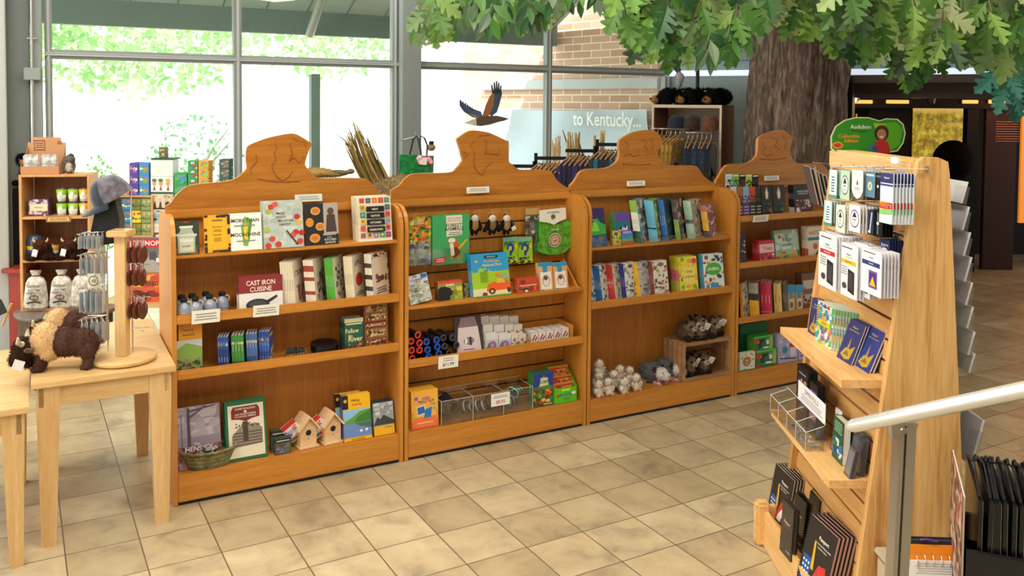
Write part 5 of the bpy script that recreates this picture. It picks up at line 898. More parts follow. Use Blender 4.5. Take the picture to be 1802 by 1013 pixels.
for k,(px,py,V,dz,l) in enumerate(SP):
    p=onv(px,py,V); M=BM@TR(max(p.x,UPIT*2+.055),V,t0+dz)@RZ([15,-10,20,-5,10,25,-20,5,15][k])@RX([0,-6,8,0,10,0,5,0,-8][k])@SC(1.15,1.15,1.15)
    l2='small cream and grey plush animal, '+l+' of the pile'
    if k==0: ss.matrix_basis=M; ss['label']=l2
    else: dup(ss,M,l2)
sp=blob('plush_filler',[((.0,.0,.04),(.09,.04,.05),None,'8a847c'),((-.06,.0,.08),(.04,.035,.04),None,'a49c92'),((.05,.01,.04),(.05,.03,.05),None,'958e86')],.006,hair=2500,hairlen=.008,seed=5,M=BM@TR(onv(1080,670,.15).x-.01,.165,t0)); tag(sp,'grey plush heap at the back of the small cream animals','plush toy',kind='stuff')
# ---------------- unit 4 ----------------
f1,f2,f3,f0=[SH[3][k][1]+.0185 for k in range(3)]+[.1585]
MG=[('b8d0e0',['5a7a4a','c8d8e8','1a1a1a']),('8ab83a',['2a7ab0','8ab83a','4a5a2a']),('1c1a18',['3a3428','5a4a2c','8a3a28']),('b8c84a',['3a4a2c','8a9a3a']),('20221f',['2a3a4a','3a3a34'])]
for k,(c,cs) in enumerate(MG):
    x0=1278+11.5*k; hang('small folded %s wildlife guide in the upper tier, %s'%(['pale blue','lime green','black','yellow-green','charcoal'][k],['leftmost','second','third','fourth','rightmost'][k]),'guide',x0,306+k*.3,x0+11,329,[('r',0,0,1,1,c),('m',0,0,1,.6,14,cs,.16),('r',.1,.85,.9,.95,'e8e4d8')],V=.12,t=.006,name='folded_guide',cover=c)
    c2=['b8d4e8','a86a4a','8ab4d0','c84a2c','3a3a2c'][k]; c3=['c8222c','4a3a30','6a3aa0','203a34','1c2a20'][k]
    x0=1288+11*k; S('small folded guide in the lower tier with %s foot, %s'%(['red','brown','purple','dark teal','black-green'][k],['leftmost','second','third','fourth','rightmost'][k]),'guide',f1,x0,328,x0+10.5,[('r',0,0,1,1,c2),('m',0,.5,1,.75,10,['4a4a44',c3,'5a7a3c'],.16),('r',0,0,1,.5,c3),('l',.1,.1,.9,.4,3,'b8a8a0')],cover=c3,t=.006,a=4,V=.06,name='folded_guide',mat='gloss')
for k,(x0,x1,c) in enumerate([(1343,1362,'6a3a1c'),(1363,1384,'2f4a24')]):
    S('tall black guide with a pale flame shape, %s'%['amber foot, left one','green foot, right one'][k],'book',f1,x0,325,x1,[('r',0,0,1,1,'14120f'),('p',[(.4,.55),(.6,.55),(.66,.75),(.5,.95),(.34,.75)],'d8a888'),('p',[(.45,.58),(.55,.58),(.57,.72),(.5,.82),(.43,.72)],'f0e0c8'),('m',0,0,1,.42,24,[c,'1c140c','8a5a24' if k==0 else '4a6a2c'],.12)],cover='14120f',t=.012,a=6,V=.05)
S('black photographic book with red and white plants, front of its stack','book',f1,1400,325,1432,[('r',0,0,1,1,'171718'),('t','WILDFLOWERS',.5,.78,.06,'d8d8d0',.7),('t','OF KENTUCKY',.5,.7,.05,'d8d8d0',.6),('e',.2,.15,.12,.09,'e0dcd8'),('m',.1,.15,.9,.5,20,['8a2c24','c8584a','4a4a44','b8b0a8'],.08)],cover='171718',n=4,t=.012,a=6,V=.04,spine=[(0,.25,'b8b0a8'),(.25,1,'1a1a1c')])
card('small cream sign on the crest of the far right bookcase',.2,1345,309,1371,317.5,a=-4); card('white card hooked on the top lip of the far right bookcase',-.006,1324,378,1351,390,a=12)
card('small cream sign on the crest of the third bookcase',.2,1103,318,1135,327,a=-4); card('small cream sign on the crest of the second bookcase',.2,821,328.5,861,339.5,a=-4)
S('dark purple spotted booklet at the left end of its second shelf','book',f2,1303.5,408,1315,[('r',0,0,1,1,'3a2c3a'),('m',0,0,1,1,30,['b8a8b8','6a4a6a','1c141c'],.13)],cover='3a2c3a',t=.01,a=6,V=.04)
S('crimson booklet with pink band, TREES, front of its stack','book',f2,1339,423,1365,[('r',0,0,1,1,'b8203a'),('m',0,0,1,.4,18,['d8506a','8a1428','e8b0b8'],.1),('r',0,.45,1,.85,'e6b8b4'),('t','Trees',.55,.65,.16,'a82a3a',.6)],cover='b01c34',n=6,t=.01,a=8,V=.03,spine=[(0,1,'c02038')])
S('pale green picture book of a garden, TINY GARDEN','book',f2,1367,404,1409,[('r',0,0,1,1,'9db8a0'),('m',0,.3,1,1,30,['a8c8b8','8aa88a','c8d8c8'],.1),('m',0,0,1,.3,26,['e0902c','4a7a3a','c8a83a','6a9a4a'],.1),('t','TINY',.5,.66,.13,'2f4a3c',.5),('t','GARDEN',.5,.5,.09,'2f4a3c',.66),('e',.2,.78,.06,.07,'b8503a')],cover='7a9a7c',n=2,t=.014,a=8,V=.05)
S('cream nature book with red title and teal band, NATURE','book',f2,1424,398,1455,[('r',0,0,1,1,'dcd0b8'),('t','NATURE',.5,.8,.13,'b8322c',.86),('r',0,.56,1,.66,'2a7a80'),('e',.4,.36,.13,.1,'c85a34'),('p',[(.3,.0),(.5,.2),(.7,.3),(.62,.1)],'4a3428')],cover='dcd0b8',n=5,t=.011,a=4,V=.03,spine=[(0,.3,'b03a2c'),(.3,1,'dcd0b8')])
ks=lambda lab,xs,xc,x1,y,c,sp,cols,**k: kids(lab,xs,xc,x1,y,c,sp,cols,zs=f3,w=.15,V=.02,a=4,**k)
ks('cream book with orange edge and dark band, leftmost on its third shelf',1304,1309,1321,499,'c8b8a0',[(0,1,'e0902c')],['3a3430','8a7a6a','d8ccb8'],n=1)
ks('book with yellow foot and black middle on the spine',1320,1337,1341,498,'6a5a3a',[(0,.5,'e8a81c'),(.5,.7,'2a2a24'),(.7,1,'a8a49a')],['2a2a24','8a8a7c'],n=4)
ks('bright crimson pink book in a thick run',1340,1359,1362,497,'a83a5a',[(0,1,'c81c4a'),(.1,.13,'e8a0b0')],['8a4a5a','c8a8b0'],n=3)
ks('pale yellow-beige book beside the crimson run',1363,1377,1381,499,'a89a7a',[(0,1,'d8b868')],['7a6a4a','b8a880'],n=2)
ks('dark olive book beside the pale yellow one',1379,1386,1390,498,'4a4434',[(0,1,'5a5240')],['3a3428'],n=2)
for k,(x0,x1) in enumerate([(1388,1401),(1402,1415)]): S('brown paper gift bag with a blue ribbon, %s one'%['left','right'][k],'gift bag',f3,x0,501,x1,[('r',0,0,1,1,'b08a5c'),('r',.2,.02,.85,.5,'cfc4a4'),('e',.5,.28,.22,.12,'7a5a40'),('r',0,.72,1,1,'2a90c0'),('r',.3,.5,.6,.8,'2a90c0')],cover='b08a5c',t=.03,a=4,V=.03,name='gift_bag',pg='b08a5c')
S('tall brown striped box of cream labels behind the ribboned bags','gift box',f3,1414,480,1436,[('r',0,0,1,1,'8a5a44'),('r',.1,.55,.95,.8,'d8ccb8'),('r',.1,.15,.95,.4,'c8b8a0'),('m',.1,.15,.95,.8,12,['5a2c24','8a3a2c'],.1)],cover='7a4a34',n=3,t=.02,a=4,V=.08,name='gift_box',pg='7a4a34')
GB=[('r',0,0,1,1,'1f7a3a'),('r',0,.88,1,1,'5ab83a'),('r',.0,.55,.2,.85,'c8322c'),('m',.2,.15,.8,.8,26,['e8e4dc','2a90c0','2a2a28','d8902c','1f6a34'],.1),('r',.82,.1,1,.86,'9ab85a'),('r',0,0,.2,.2,'c8322c')]
S('large dark green kit box at the back of the bottom shelf','game box',f0,1303,568,1350,[('r',0,0,1,1,'17683c')],cover='17683c',t=.04,a=0,V=.14,name='game_box',pg='17683c')
S('green science kit box lying lowest at the front','game box',f0,1331,615,1366,GB,cover='2f9a3c',t=.07,a=0,V=.03,name='game_box',pg='2f9a3c',spine=[(0,1,'2f8a34')])
hb=onv(1348,617,.04).z
U0_=onv(1328,600,.04).x;U1_=onv(1361,600,.04).x
book('game_box','green science kit box stacked on top of the front one','game box',BM@TR(U0_,.045,hb),U1_-U0_,.11,.07,GB,'3fa83c',[(0,1,'4aa83a')],None,'print','3fa83c')
S('small white card box with a brown cookie shape','game box',f0,1302.5,620,1329,[('r',0,0,1,1,'dcdcd4'),('e',.45,.5,.28,.28,'b07a40'),('m',.05,.05,.95,.95,16,['e8902c','8aa83a','c8c4b8'],.06),('r',0,0,1,.06,'2f9a4a')],cover='cfd4cc',t=.03,a=0,V=.02,name='card_box',pg='cfd4cc')
LV=[('r',0,0,1,1,'a8a4c4'),('m',0,.1,1,.9,20,['b8b4d0','c8c4dc','9a96b8'],.12),('e',.35,.45,.14,.12,'2a8a9a'),('r',.62,.5,.88,.66,'c0283a'),('p',[(.1,.2),(.95,.12),(.95,.08),(.1,.14)],'4a4a5a'),('r',.62,.2,.92,.5,'d8d4e4'),('t','Lady Birds',.4,.8,.07,'7a76a0',.7)]
S('lavender picture book with teal and red houses, front of its stack','book',f0,1371,586,1405,LV,cover='a8a4c8',n=3,t=.014,a=5,V=.03)
S('second lavender picture book half hidden behind the oak shelf','book',f0,1407,588,1436,LV,cover='a8a4c8',t=.014,a=5,V=.03)
# ---------------- rack merchandise (slat face looks to -x; long axis runs along y) ----------------
# RF(y, z, x): frame whose local x runs toward the camera end (-y), local -y faces out (-x)
def RF(x,y,z,turn=0): return TR(x,y,z)@Matrix.Rotation(-math.pi/2,4,'Z')@RZ(turn)
def onx(px,py,X): d=ray(px,py); return C0+d*(X/d.x)
def hangrow(label,cat,px,py_top,py_bot,w,n,items,out=.12,name='hanging_card',cover='8a827a',gap=.012,t=.004,mat='gloss',group=None,Y=None,turn=8,lb=None):
    w=w*(1.12 if w<.09 else 1.3); gap=min(gap,(out+.02)/max(n,1)*.85,.012)
    """n carded items hanging one behind the other on a peg that sticks out of the slats"""
    # the front item hangs at distance `out` from the slats; find its place along y from the picture column
    z=1.6
    for _ in range(6):
        X=rx(z)-out; p=onx(px,(py_top+py_bot)/2,X); z=p.z
    pt=onx(px,py_top,X); pb=onx(px,py_bot,X); h=pt.z-pb.z
    peg=thing('peg_hook','chrome peg hook carrying: '+' '.join(label.split()[:11]),'hook',TR(rx(pt.z),p.y,pt.z+.012))
    mb=MB().mat('chrome'); mb.cyl((.034,0,0),(-out-.02,0,0),.0018); mb.cyl((-out-.02,0,0),(-out-.024,0,.01),.0018); mb.build('peg',peg); MB().mat('steel').box((.028,-.012,-.012),(.032,.012,.012)).build('clip',peg)
    for k in range(n):
        M=RF(X+k*gap,p.y,pt.z-h-.002,turn)@TR(-w/2,0,0)
        book(name,label if k==0 else (lb or 'copy behind on the same peg: '+' '.join(label.split()[:9])),cat,M,w,h,t,items,cover,None,('copies behind the '+label if k else group),mat,cover,key=('h',label),name2='backing')
def OV(bgc,ring,txt,tc,top=None): return [('r',0,0,1,1,bgc)]+([('r',0,.82,1,1,top)] if top else [])+[('e',.5,.5,.4,.34,ring),('e',.5,.5,.35,.3,'f2f0e6'),('p',[(.3,.55),(.5,.78),(.7,.55)],tc),('t',txt,.5,.46,.07,tc,.6),('t','EST',.5,.34,.05,tc,.4)]
WAV=[('r',0,0,1,1,'bfe0dc'),('p',[(.3,1),(.8,1),(.65,.6),(.85,.3),(.6,0),(.15,0),(.4,.4),(.2,.7)],'eef4f2'),('l',.3,.2,.7,.8,6,'3a5a8a'),('r',0,0,1,.12,'4a9a8a')]
hangrow('small mint sticker pack with wavy print, upper peg farthest from the camera','sticker pack',1466,298,348,.055,5,WAV,.14)
hangrow('mint card with a dark oval tree emblem, upper peg, second','sticker pack',1487,299,350,.06,6,OV('b8dcc0','3a4a44','NPS','2a3a34'),.13)
hangrow('white card with a small green tree and curved foot, upper peg, third','sticker pack',1509,298,350,.07,6,[('r',0,0,1,1,'6a5c50'),('p',[(0,.3),(.2,.1),(.5,.02),(.8,.1),(1,.3),(1,1),(0,1)],'ecebe6'),('p',[(.4,.5),(.5,.7),(.6,.5)],'2f6a4a'),('l',.25,.32,.75,.42,2,'8a8a86')],.12)
hangrow('blue-grey card with a yellow pin, upper peg, fourth','pin card',1531,302,346,.06,3,[('r',0,0,1,1,'5a86a0'),('e',.5,.45,.22,.18,'e8dc9a'),('e',.5,.45,.1,.1,'7aa0a8'),('r',.1,.85,.9,.93,'c8dce4')],.10)
hangrow('black card of silver pins, upper peg, fifth','pin card',1545,304,350,.055,4,[('r',0,0,1,1,'14171f'),('e',.5,.5,.1,.06,'d8d8e0'),('r',.2,.85,.8,.93,'5a6a8a')],.09,cover='14171f')
hangrow('long white and navy magnet card with a sunset band hanging nearest on the rack','magnet card',1560,303,392,.07,7,[('r',0,0,1,1,'e9eef4'),('r',0,.8,1,1,'26306a'),('t','Passport',.5,.9,.05,'f0f2f8',.8),('r',0,.74,1,.78,'3a4a8a'),('r',0,.28,1,.42,'d8502c'),('m',0,.3,1,.42,14,['e8702c','6a4aa0','f0a03a'],.12),('r',0,.0,1,.16,'f2f4f2'),('p',[(0,.16),(1,.2),(1,.3),(0,.26)],'8ac86a')],.10,cover='e9eef4')
hangrow('narrow dark keyring card, upper peg beside the end panel','pin card',1584,306,344,.03,2,[('r',0,0,1,1,'2a3038'),('r',0,0,1,.4,'3a7a4a'),('e',.5,.6,.3,.2,'b8c8d8')],.03)
hangrow('mint wavy sticker pack, lower peg farthest from the camera','sticker pack',1457,352,396,.055,5,WAV,.15)
hangrow('cream card with a dark green oval emblem, lower peg, second','sticker pack',1479,360,408,.06,7,OV('f0ead8','2a4a3a','US','2a4a3a'),.13,cover='efe8dc')
hangrow('white card with a purple oval emblem, lower peg, third','sticker pack',1504,360,407,.07,7,OV('f2f2f0','3a2f6a','KYNP','3a2f6a'),.12,cover='d8cfc8')
hangrow('navy pen card with a silver clip, lower peg, fourth','pin card',1532,368,412,.035,2,[('r',0,0,1,1,'2a3048'),('p',[(.3,.1),(.5,.08),(.8,.9),(.6,.92)],'b8bcc8'),('e',.35,.12,.2,.06,'e8e8f0')],.10,cover='2a3048')
hangrow('black pen card, lower peg, fifth','pin card',1545,368,416,.05,4,[('r',0,0,1,1,'12141a'),('p',[(.45,.1),(.55,.1),(.55,.9),(.45,.9)],'8a8c98'),('e',.5,.5,.15,.06,'d8d8e8')],.09,cover='12141a')
STP=lambda bc,tx,bt:[('r',0,0,1,1,'f0eff0'),('l',.1,.9,.7,.95,1,'4a4a50'),('t','Passport',.5,.8,.05,'3a3a44',.6),('t','TO YOUR NATIONAL PARKS',.5,.75,.02,'6a6a70',.6),('r',.08,.62,.92,.7,bc),('t',tx,.5,.66,.04,bt,.7),('l',.1,.4,.45,.58,4,'9a9a9c'),('p',[(.5,.12),(.85,.08),(.85,.5),(.5,.54)],'25262a'),('p',[(.55,.18),(.8,.14),(.8,.45),(.55,.48)],'3a3c44'),('e',.3,.2,.12,.06,'4a3a3c')]
hangrow('large white pouch card with a red band, hanging at the far end','pouch card',1456,410,506,.12,9,STP('c8303a','Expansion Pack','f4e8e8'),.15,cover='e6e4e6',gap=.012,turn=4)
hangrow('white pouch card with a yellow band, second of the large cards','pouch card',1493,428,522,.11,5,STP('e8c02c','Explorer Pack','4a3a14'),.12,cover='e6e4e6',turn=4)
hangrow('white pouch card with a yellow band half hidden behind its neighbour','pouch card',1517,428,520,.1,4,STP('e8c02c','Journal Pack','4a3a14'),.09,cover='e6e4e6',turn=4)
hangrow('white sticker card with a navy band and small purple picture, nearest of the large cards','pouch card',1533,438,517,.115,6,[('r',0,0,1,1,'f0eff0'),('l',.1,.9,.7,.95,1,'4a4a50'),('t','Passport',.5,.82,.05,'3a3a44',.6),('r',.05,.64,.92,.74,'3a407a'),('t','Stamp Set',.5,.69,.05,'e8e8f4',.7),('r',.4,.15,.8,.54,'8a5a9a'),('r',.43,.18,.77,.5,'4a3a8a'),('p',[(.45,.2),(.6,.42),(.75,.2)],'e8c03a')],.10,cover='ddd6da',turn=4)
hangrow('tall navy card with three white discs beside the slats','magnet card',1556,420,494,.055,6,[('r',0,0,1,1,'2c2f5a'),('t','Buttons',.5,.88,.07,'e8e8f4',.7),('e',.5,.7,.38,.11,'f2f2f4'),('e',.5,.46,.38,.11,'f2f2f4'),('e',.5,.22,.38,.11,'f2f2f4'),('l',.2,.02,.8,.08,2,'b8b8d0')],.05,cover='2c2f5a')
hangrow('tiny green and navy card low beside the end panel','pin card',1576,413,445,.028,1,[('r',0,0,1,1,'2a3038'),('r',0,0,1,.4,'3a7a4a')],.02)
# wire brochure holder at the far end
wh=thing('wire_brochure_holder','wire brochure holder with a fan of grey leaflets at the far end of the rack','holder',TR(1.30,4.02,1.5))
P0=aty(1432,292,4.05); P1=aty(1470,360,4.05); wh.matrix_basis=TR(P0.x,4.05,P1.z)
hh=P0.z-P1.z
for k in range(5):
    MB().mat('print').box((0,0,0),(.001,.09,hh),'5a4848').box((.0012,0,0),(.006,.09,hh),'b8b4b0').build('leaflet',wh).matrix_basis=TR(.012+k*.019,-.03,.002-.01*k)@RY(-14)
mb=MB().mat('chrome'); mb.tube([(-.012,-.045,hh+.005),(.03,-.045,.0),(.12,-.045,-.01)],.003,seg=6); mb.tube([(-.012,.07,hh+.005),(.03,.07,.0),(.12,.07,-.01)],.003,seg=6); mb.tube([(-.02,-.045,hh+.02),(.14,-.03,hh+.005)],.003,seg=6); mb.build('wire_frame',wh)
# books on the upper shelf of the rack
ZA=1.0008; ZB=.6208
def onshelf(px,py,z): return atz(px,py,z)
def RB_(name,label,cat,px,py,z,w,h,t,items,n=1,turn=6,lean=8,shift=0.0,at=None,cover='eeeeee',gap=.002,spiral=None,pg='efe9dc',spine=None,mat='print',lb=None):
    p=Vector((at[0],at[1],z)) if at else atz(px,py,z)
    for k in range(n):
        M=TR(p.x,p.y,z)@RZ(-90+turn)@TR(k*shift,k*(t+gap)/math.cos(R(lean)),0)@RX(-lean)
        book(name,label if k==0 else (lb or 'copy in the row behind: '+' '.join(label.split()[:10])),cat,M,w,h,t,items,cover,spine,'copies behind the '+label if k else None,mat,pg,spiral=spiral,key=('r',label))
NAV=[('r',0,0,1,1,'33356e'),('t','Passport',.5,.84,.07,'c8b46a',.76),('l',.15,.74,.85,.78,1,'a89a6a'),('p',[(.42,.28),(.5,.62),(.58,.28)],'a88a3a'),('p',[(.15,.12),(.35,.32),(.65,.32),(.9,.45),(.8,.1),(.5,.05)],'b8983a'),('p',[(.3,.15),(.5,.28),(.7,.16)],'7a6a3a')]
MAP=[('r',0,0,1,1,'b9d8c8'),('m',0,0,1,1,120,['3a8ad0','e8b83a','5ab85a','d86a4a','f0e6c8','2a9a9a','e8e0d0','8a5aa8'],.08),('e',.45,.52,.3,.3,'f4f0e0'),('e',.45,.52,.26,.26,'5a7a8a'),('m',.25,.32,.65,.72,22,['5a9a5a','c8a85a','4a6a9a'],.08),('r',.12,.46,.8,.58,'f0c81c'),('t','PARKS',.46,.52,.07,'3a6a3a',.5),('l',.3,.9,.7,.96,1,'3a3a3c')]
RB_('passport_booklet','navy booklet with gold drawing, left of the big map journal','booklet',1421,583,ZA,.10,.155,.008,NAV,n=2,turn=3,lean=7,cover='33356e',pg='f2f0ea')
RB_('spiral_journal','spiral journal with a crowded colourful map and yellow ribbon, front of its row','journal',1434,597,ZA,.165,.17,.006,MAP,n=10,turn=3,lean=4,cover='d8dcc8',spiral='c8ccd0',gap=.0025,shift=.009)
RB_('passport_booklet','navy booklet with gold drawing leaning in the middle of the upper rack shelf','booklet',1472,627,ZA,.12,.165,.009,NAV,n=3,turn=4,lean=20,cover='33356e',pg='f2f0ea')
RB_('passport_booklet','blue shiny booklet with gold drawing leaning nearest on the upper rack shelf','booklet',1503,641,ZA,.115,.165,.010,[('r',0,0,1,1,'2f3f8a')]+NAV[1:],n=2,turn=4,lean=22,cover='2a3478',pg='f2f0ea',mat='gloss')
# lower shelf
ab=thing('acrylic_divider_bin','clear acrylic bin with a white sign at the far end of the lower rack shelf','bin',TR(1.228,3.90,ZB)@RZ(-90))
mb=MB().mat('acrylic'); L_=.46
mb.box((0,0,0),(L_,.075,.003)); mb.box((0,0,0),(L_,.003,.075)); mb.box((0,.072,0),(L_,.075,.11))
for q in (0,.113,.226,.34,L_-.003): mb.prism([(0,0),(.072,0),(.072,.10),(0,.075)],q,q+.003,axis='x')
mb.build('bin_walls',ab); mb=MB().mat('edge_highlight'); mb.box((0,-.0005,.075),(L_,.002,.0765)); mb.box((0,.072,.11),(L_,.075,.1115))  # light strips again paint the edge highlight of the clear walls
for q in (0,.113,.226,.34,L_-.003): mb.prism([(0,.075),(.072,.10),(.072,.102),(0,.077)],q,q+.0025,axis='x'); mb.box((q,-.001,0),(q+.002,0,.075))
mb.build('edge_highlights',ab)
mb=MB().mat('matte'); mb.m=TR(.14,.076,.105); mb.box((0,0,0),(.32,.0015,.085),'e8e6e8'); art(mb,[('t','ZIPPER PULLS',.5,.7,.24,'8a6a70',.8),('l',.1,.15,.9,.5,3,'a89aa0')],.32,.085); mb.build('sign_card',ab)
rnd=random.Random(5)
pn=MB().mat('metalcol'); pn.box((-.012,-.004,0),(.012,.004,.004),'8a8c92'); pn.ball((.012,0,.003),.005,'a8aab0',8); pn=pn.build('zipper_pull'); tag(pn,'small grey metal zipper pull loose in the clear divided bin','charm','zipper pulls in the clear bin')
for k in range(26):
    M=ab.matrix_basis@TR(rnd.uniform(.2,L_-.03),rnd.uniform(.015,.055),.004+.004*(k%4))@RZ(rnd.uniform(0,180))
    if k==0: pn.matrix_basis=M
    else: dup(pn,M)
DK=[('r',0,0,1,1,'16161a'),('r',.12,.2,.88,.8,'2c2a34'),('m',.12,.2,.88,.8,12,['6a3a4a','8a7ac0','3a3a44','c88a6a'],.15),('l',.2,.86,.8,.92,1,'8a8a90')]
RB_('card_pack','black boxed playing-card pack in the row behind the clear bin','card pack',0,0,ZB+.001,.14,.25,.012,DK,n=3,at=(1.308,3.80),turn=0,lean=1,cover='141418',pg='141418')
RB_('card_pack','black card pack with a purple picture standing just past the clear bin','card pack',0,0,ZB+.001,.09,.225,.010,[('r',0,0,1,1,'16161a'),('r',.1,.3,.9,.85,'8a7ac8'),('m',.1,.3,.9,.6,12,['c86a4a','5a4a8a','e8a86a'],.14)],n=3,at=(1.308,3.64),turn=0,lean=1,cover='141418',pg='141418')
GD=[('r',0,0,1,1,'1f5a3c'),('r',0,.62,1,1,'1c4f34'),('l',.1,.68,.9,.92,4,'c8d8c0'),('m',0,0,1,.6,30,['3a7ac0','d8602c','e8b03a','8a3a6a','f0e8d8','2a8a5a'],.11)]
RB_('card_pack','white card standing behind the green boxed guide','card',1464,786,ZB+.001,.06,.165,.003,[('r',0,0,1,1,'f2f1ec'),('l',.15,.6,.85,.9,3,'b0aeaa')],turn=3,lean=4)
RB_('card_pack','green and multicoloured boxed guide leaning by the grey cased ones','guide',1461,788,ZB,.11,.14,.010,GD,n=2,turn=2,lean=11,cover='1f5a3c')
RB_('guide_block','dark green block of guides standing against the slats on the lower shelf','guide',0,0,ZB,.10,.165,.03,[('r',0,0,1,1,'1f5236'),('l',.1,.66,.9,.94,5,'9ab8a0'),('m',0,.1,1,.55,16,['2a6ab0','c8d8e0','3a8a5a'],.14)],at=(1.318,3.40),turn=0,lean=2,cover='1d4a32')
RB_('clear_case','clear cased magnet set with a lime picture and a white ring','magnet set',1481,809,ZB,.125,.15,.026,[('r',0,0,1,1,'4a4a50'),('m',.1,.35,.9,.95,20,['8ab83a','e8d8a0','3a6a8a','d86a4a','2a2a30'],.13),('e',.55,.25,.22,.14,'e8e8e4'),('e',.55,.25,.1,.07,'3a3a40')],n=1,turn=2,lean=11,cover='77767c',mat='gloss',pg='5a5a60')
RB_('clear_case','dark clear-cased magnet set half behind the nearer case','magnet set',0,0,ZB,.10,.14,.02,[('r',0,0,1,1,'3a3a40'),('r',.1,.1,.9,.9,'4c4c54')],at=(1.345,3.30),turn=0,lean=6,cover='6a6a70',mat='gloss',pg='4a4a50')
RB_('clear_case','small grey case leaning nearest on the lower rack shelf','magnet set',0,0,ZB,.055,.11,.018,[('r',0,0,1,1,'5a5a5e'),('r',.1,.1,.9,.9,'77777c')],at=(1.30,3.235),turn=0,lean=12,cover='6a6a70',mat='gloss',pg='4a4a50')
# brackets and acrylic sleeve under the upper shelf
mb=MB().mat('acrylic'); mb.prism([(1.28,3.25),(1.385,3.18),(1.385,3.45)],.935,.95,axis='z'); o=mb.build('acrylic_sleeve'); tag(o,'small clear acrylic sleeve tucked under the upper rack shelf','holder')
# foot tray: folders and black cases
ZT_=.1208
PJ=[('r',0,0,1,1,'26221f'),('t','Passport',.62,.78,.075,'f4f2ee',.62),('t','TO YOUR NATIONAL PARKS',.62,.7,.025,'e8e4e0',.62),('t','Collector’s Edition',.62,.65,.025,'e8e4e0',.5),('r',.08,.05,.38,.42,'27569a'),('p',[(.4,.05),(.5,.2),(.62,.42),(.86,.46),(.9,.34),(.72,.3),(.75,.05)],'c8342c'),('p',[(.5,.05),(.56,.16),(.7,.3),(.82,.3),(.72,.05)],'e8e4e0'),('p',[(.38,.28),(.34,.7),(.4,.7),(.48,.28)],'d8a82c')]+[('e',.14+.09*(k%3),.1+.08*(k//3),.028,.02,'f0f0f0') for k in range(12)]
def RT_(name,label,px,py,w,h,t,items,n,turn,lean,cover,spiral=None,pg='b8a8a8',gap=.003,mat='print',z=ZT_):
    p=atz(px,py,z)
    for k in range(n):
        M=TR(p.x,p.y,z)@RZ(-90+turn)@TR(0,k*(t+gap)/math.cos(R(lean)),0)@RX(-lean)
        book(name,label if k==0 else 'copy in the row behind: '+' '.join(label.split()[:10]),'journal',M,w,h,t,items,cover,None,'copies behind the '+label if k else None,mat,pg,spiral=spiral,key=('t',label))
RT_('spiral_journal','black spiral Passport journal with a flag and guitar, front of the near row',1402,1012,.20,.255,.014,PJ,5,9,13,'1c1a1a','2c2c2e',pg='c8a8a4')
RT_('spiral_journal','black spiral Passport journal with a starred flag, front of the far row',1350,898,.19,.225,.011,PJ,5,6,10,'1c1a1a','2c2c2e',pg='b8b0b0')
def case(label,px,py,w,h,t,turn,lean,col,z=ZT_):
    p=atz(px,py,z); r=thing('zip_case',label,'case',TR(p.x,p.y,z)@RZ(-90+turn)@RX(-lean))
    mb=MB().mat('gloss'); mb.bbox((0,0,0),(w,t,h),.016,col); mb.build('case_body',r)
    mb=MB(); art(mb,[('t','Passport',.5,.62,.06,'e4e2de',.6),('l',.3,.55,.75,.57,1,'c83a34'),('l',.55,.14,.85,.17,1,'b8b6b0')],w,h); mb.build('lettering',r)
    mb=MB().mat('black'); mb.tube([(w*.05,t/2,.02),(w*.0-.001,t/2,h*.5),(w*.03,t/2,h-.01),(w*.5,t/2,h+.001),(w-.01,t/2,h-.01)],.003,seg=5); mb.build('zipper',r)
case('dark brown zip case with the word Passport standing in front in the foot tray',1369,968,.13,.24,.026,6,3,'3a322c')
case('black shrink-wrapped zip case, second in the foot tray',1388,952,.13,.235,.028,6,5,'121214')
case('black shrink-wrapped zip case, third in the foot tray',1411,948,.13,.235,.028,4,7,'141416')
case('black shrink-wrapped zip case nearest the slats in the foot tray',1436,944,.12,.225,.028,2,8,'161618')
# far face of the rack: clear leaflet pockets
for k,(y0_,y1_) in enumerate([(310,352),(352,398),(396,442),(438,486),(482,526),(524,566),(566,612),(604,642),(712,800)]):
    pt=aty(1684,y0_,3.3); pb=aty(1684,y1_,3.3); xx=aty(1672+ (y0_-300)*.045,y0_,3.3).x; h=pt.z-pb.z
    r=thing('leaflet_pocket','clear leaflet pocket number %s from the top on the far face of the rack'%['one','two','three','four','five','six','seven','eight','nine'][k],'holder',TR(xx-.01,3.2,pb.z))
    mb=MB().mat('print'); mb.m=RY(14); mb.box((.004,.01,0),(.012,.15,h*.9),'f6f6f8' if k!=1 else 'e8eaee'); mb.build('leaflet',r)
    mb=MB().mat('film'); mb.m=RY(10); mb.box((.02,0,-.01),(.022,.16,h*.7)); mb.box((-.03,0,-.01),(.022,.002,h*.7)); mb.build('pocket',r)
# header sign above the rack
hs=thing('header_sign','green leaf-shaped header sign with a smiling child and orange lettering above the rack','sign',TR(0,0,0))
HPX=[(1462,262),(1462,240),(1470,222),(1486,211),(1505,206),(1528,206),(1548,212),(1560,208),(1580,209),(1590,218),(1594,234),(1590,252),(1580,266),(1560,269),(1530,269),(1500,268),(1475,272)]
hp=[aty(x,y,3.86) for x,y in HPX]; c_=aty(1528,238,3.86)
hs.matrix_basis=TR(c_.x,3.86,c_.z)
mb=MB(); mb.prism([(p.x-c_.x,p.z-c_.z) for p in hp],0,.004,'d8d8a8')
s1=[((p.x-c_.x)*.965,(p.z-c_.z)*.94) for p in hp]; mb.add([(a,-.0004,b) for a,b in s1],[list(range(len(s1)))],'2f8a1f')
mb.add([(a,-.0007,b) for a,b in [(.03,.05),(.12,.06),(.15,.03),(.14,-.04),(.10,-.065),(.02,-.06),(.05,0)]],[(0,1,2,3,4,5,6)],'58a81c')
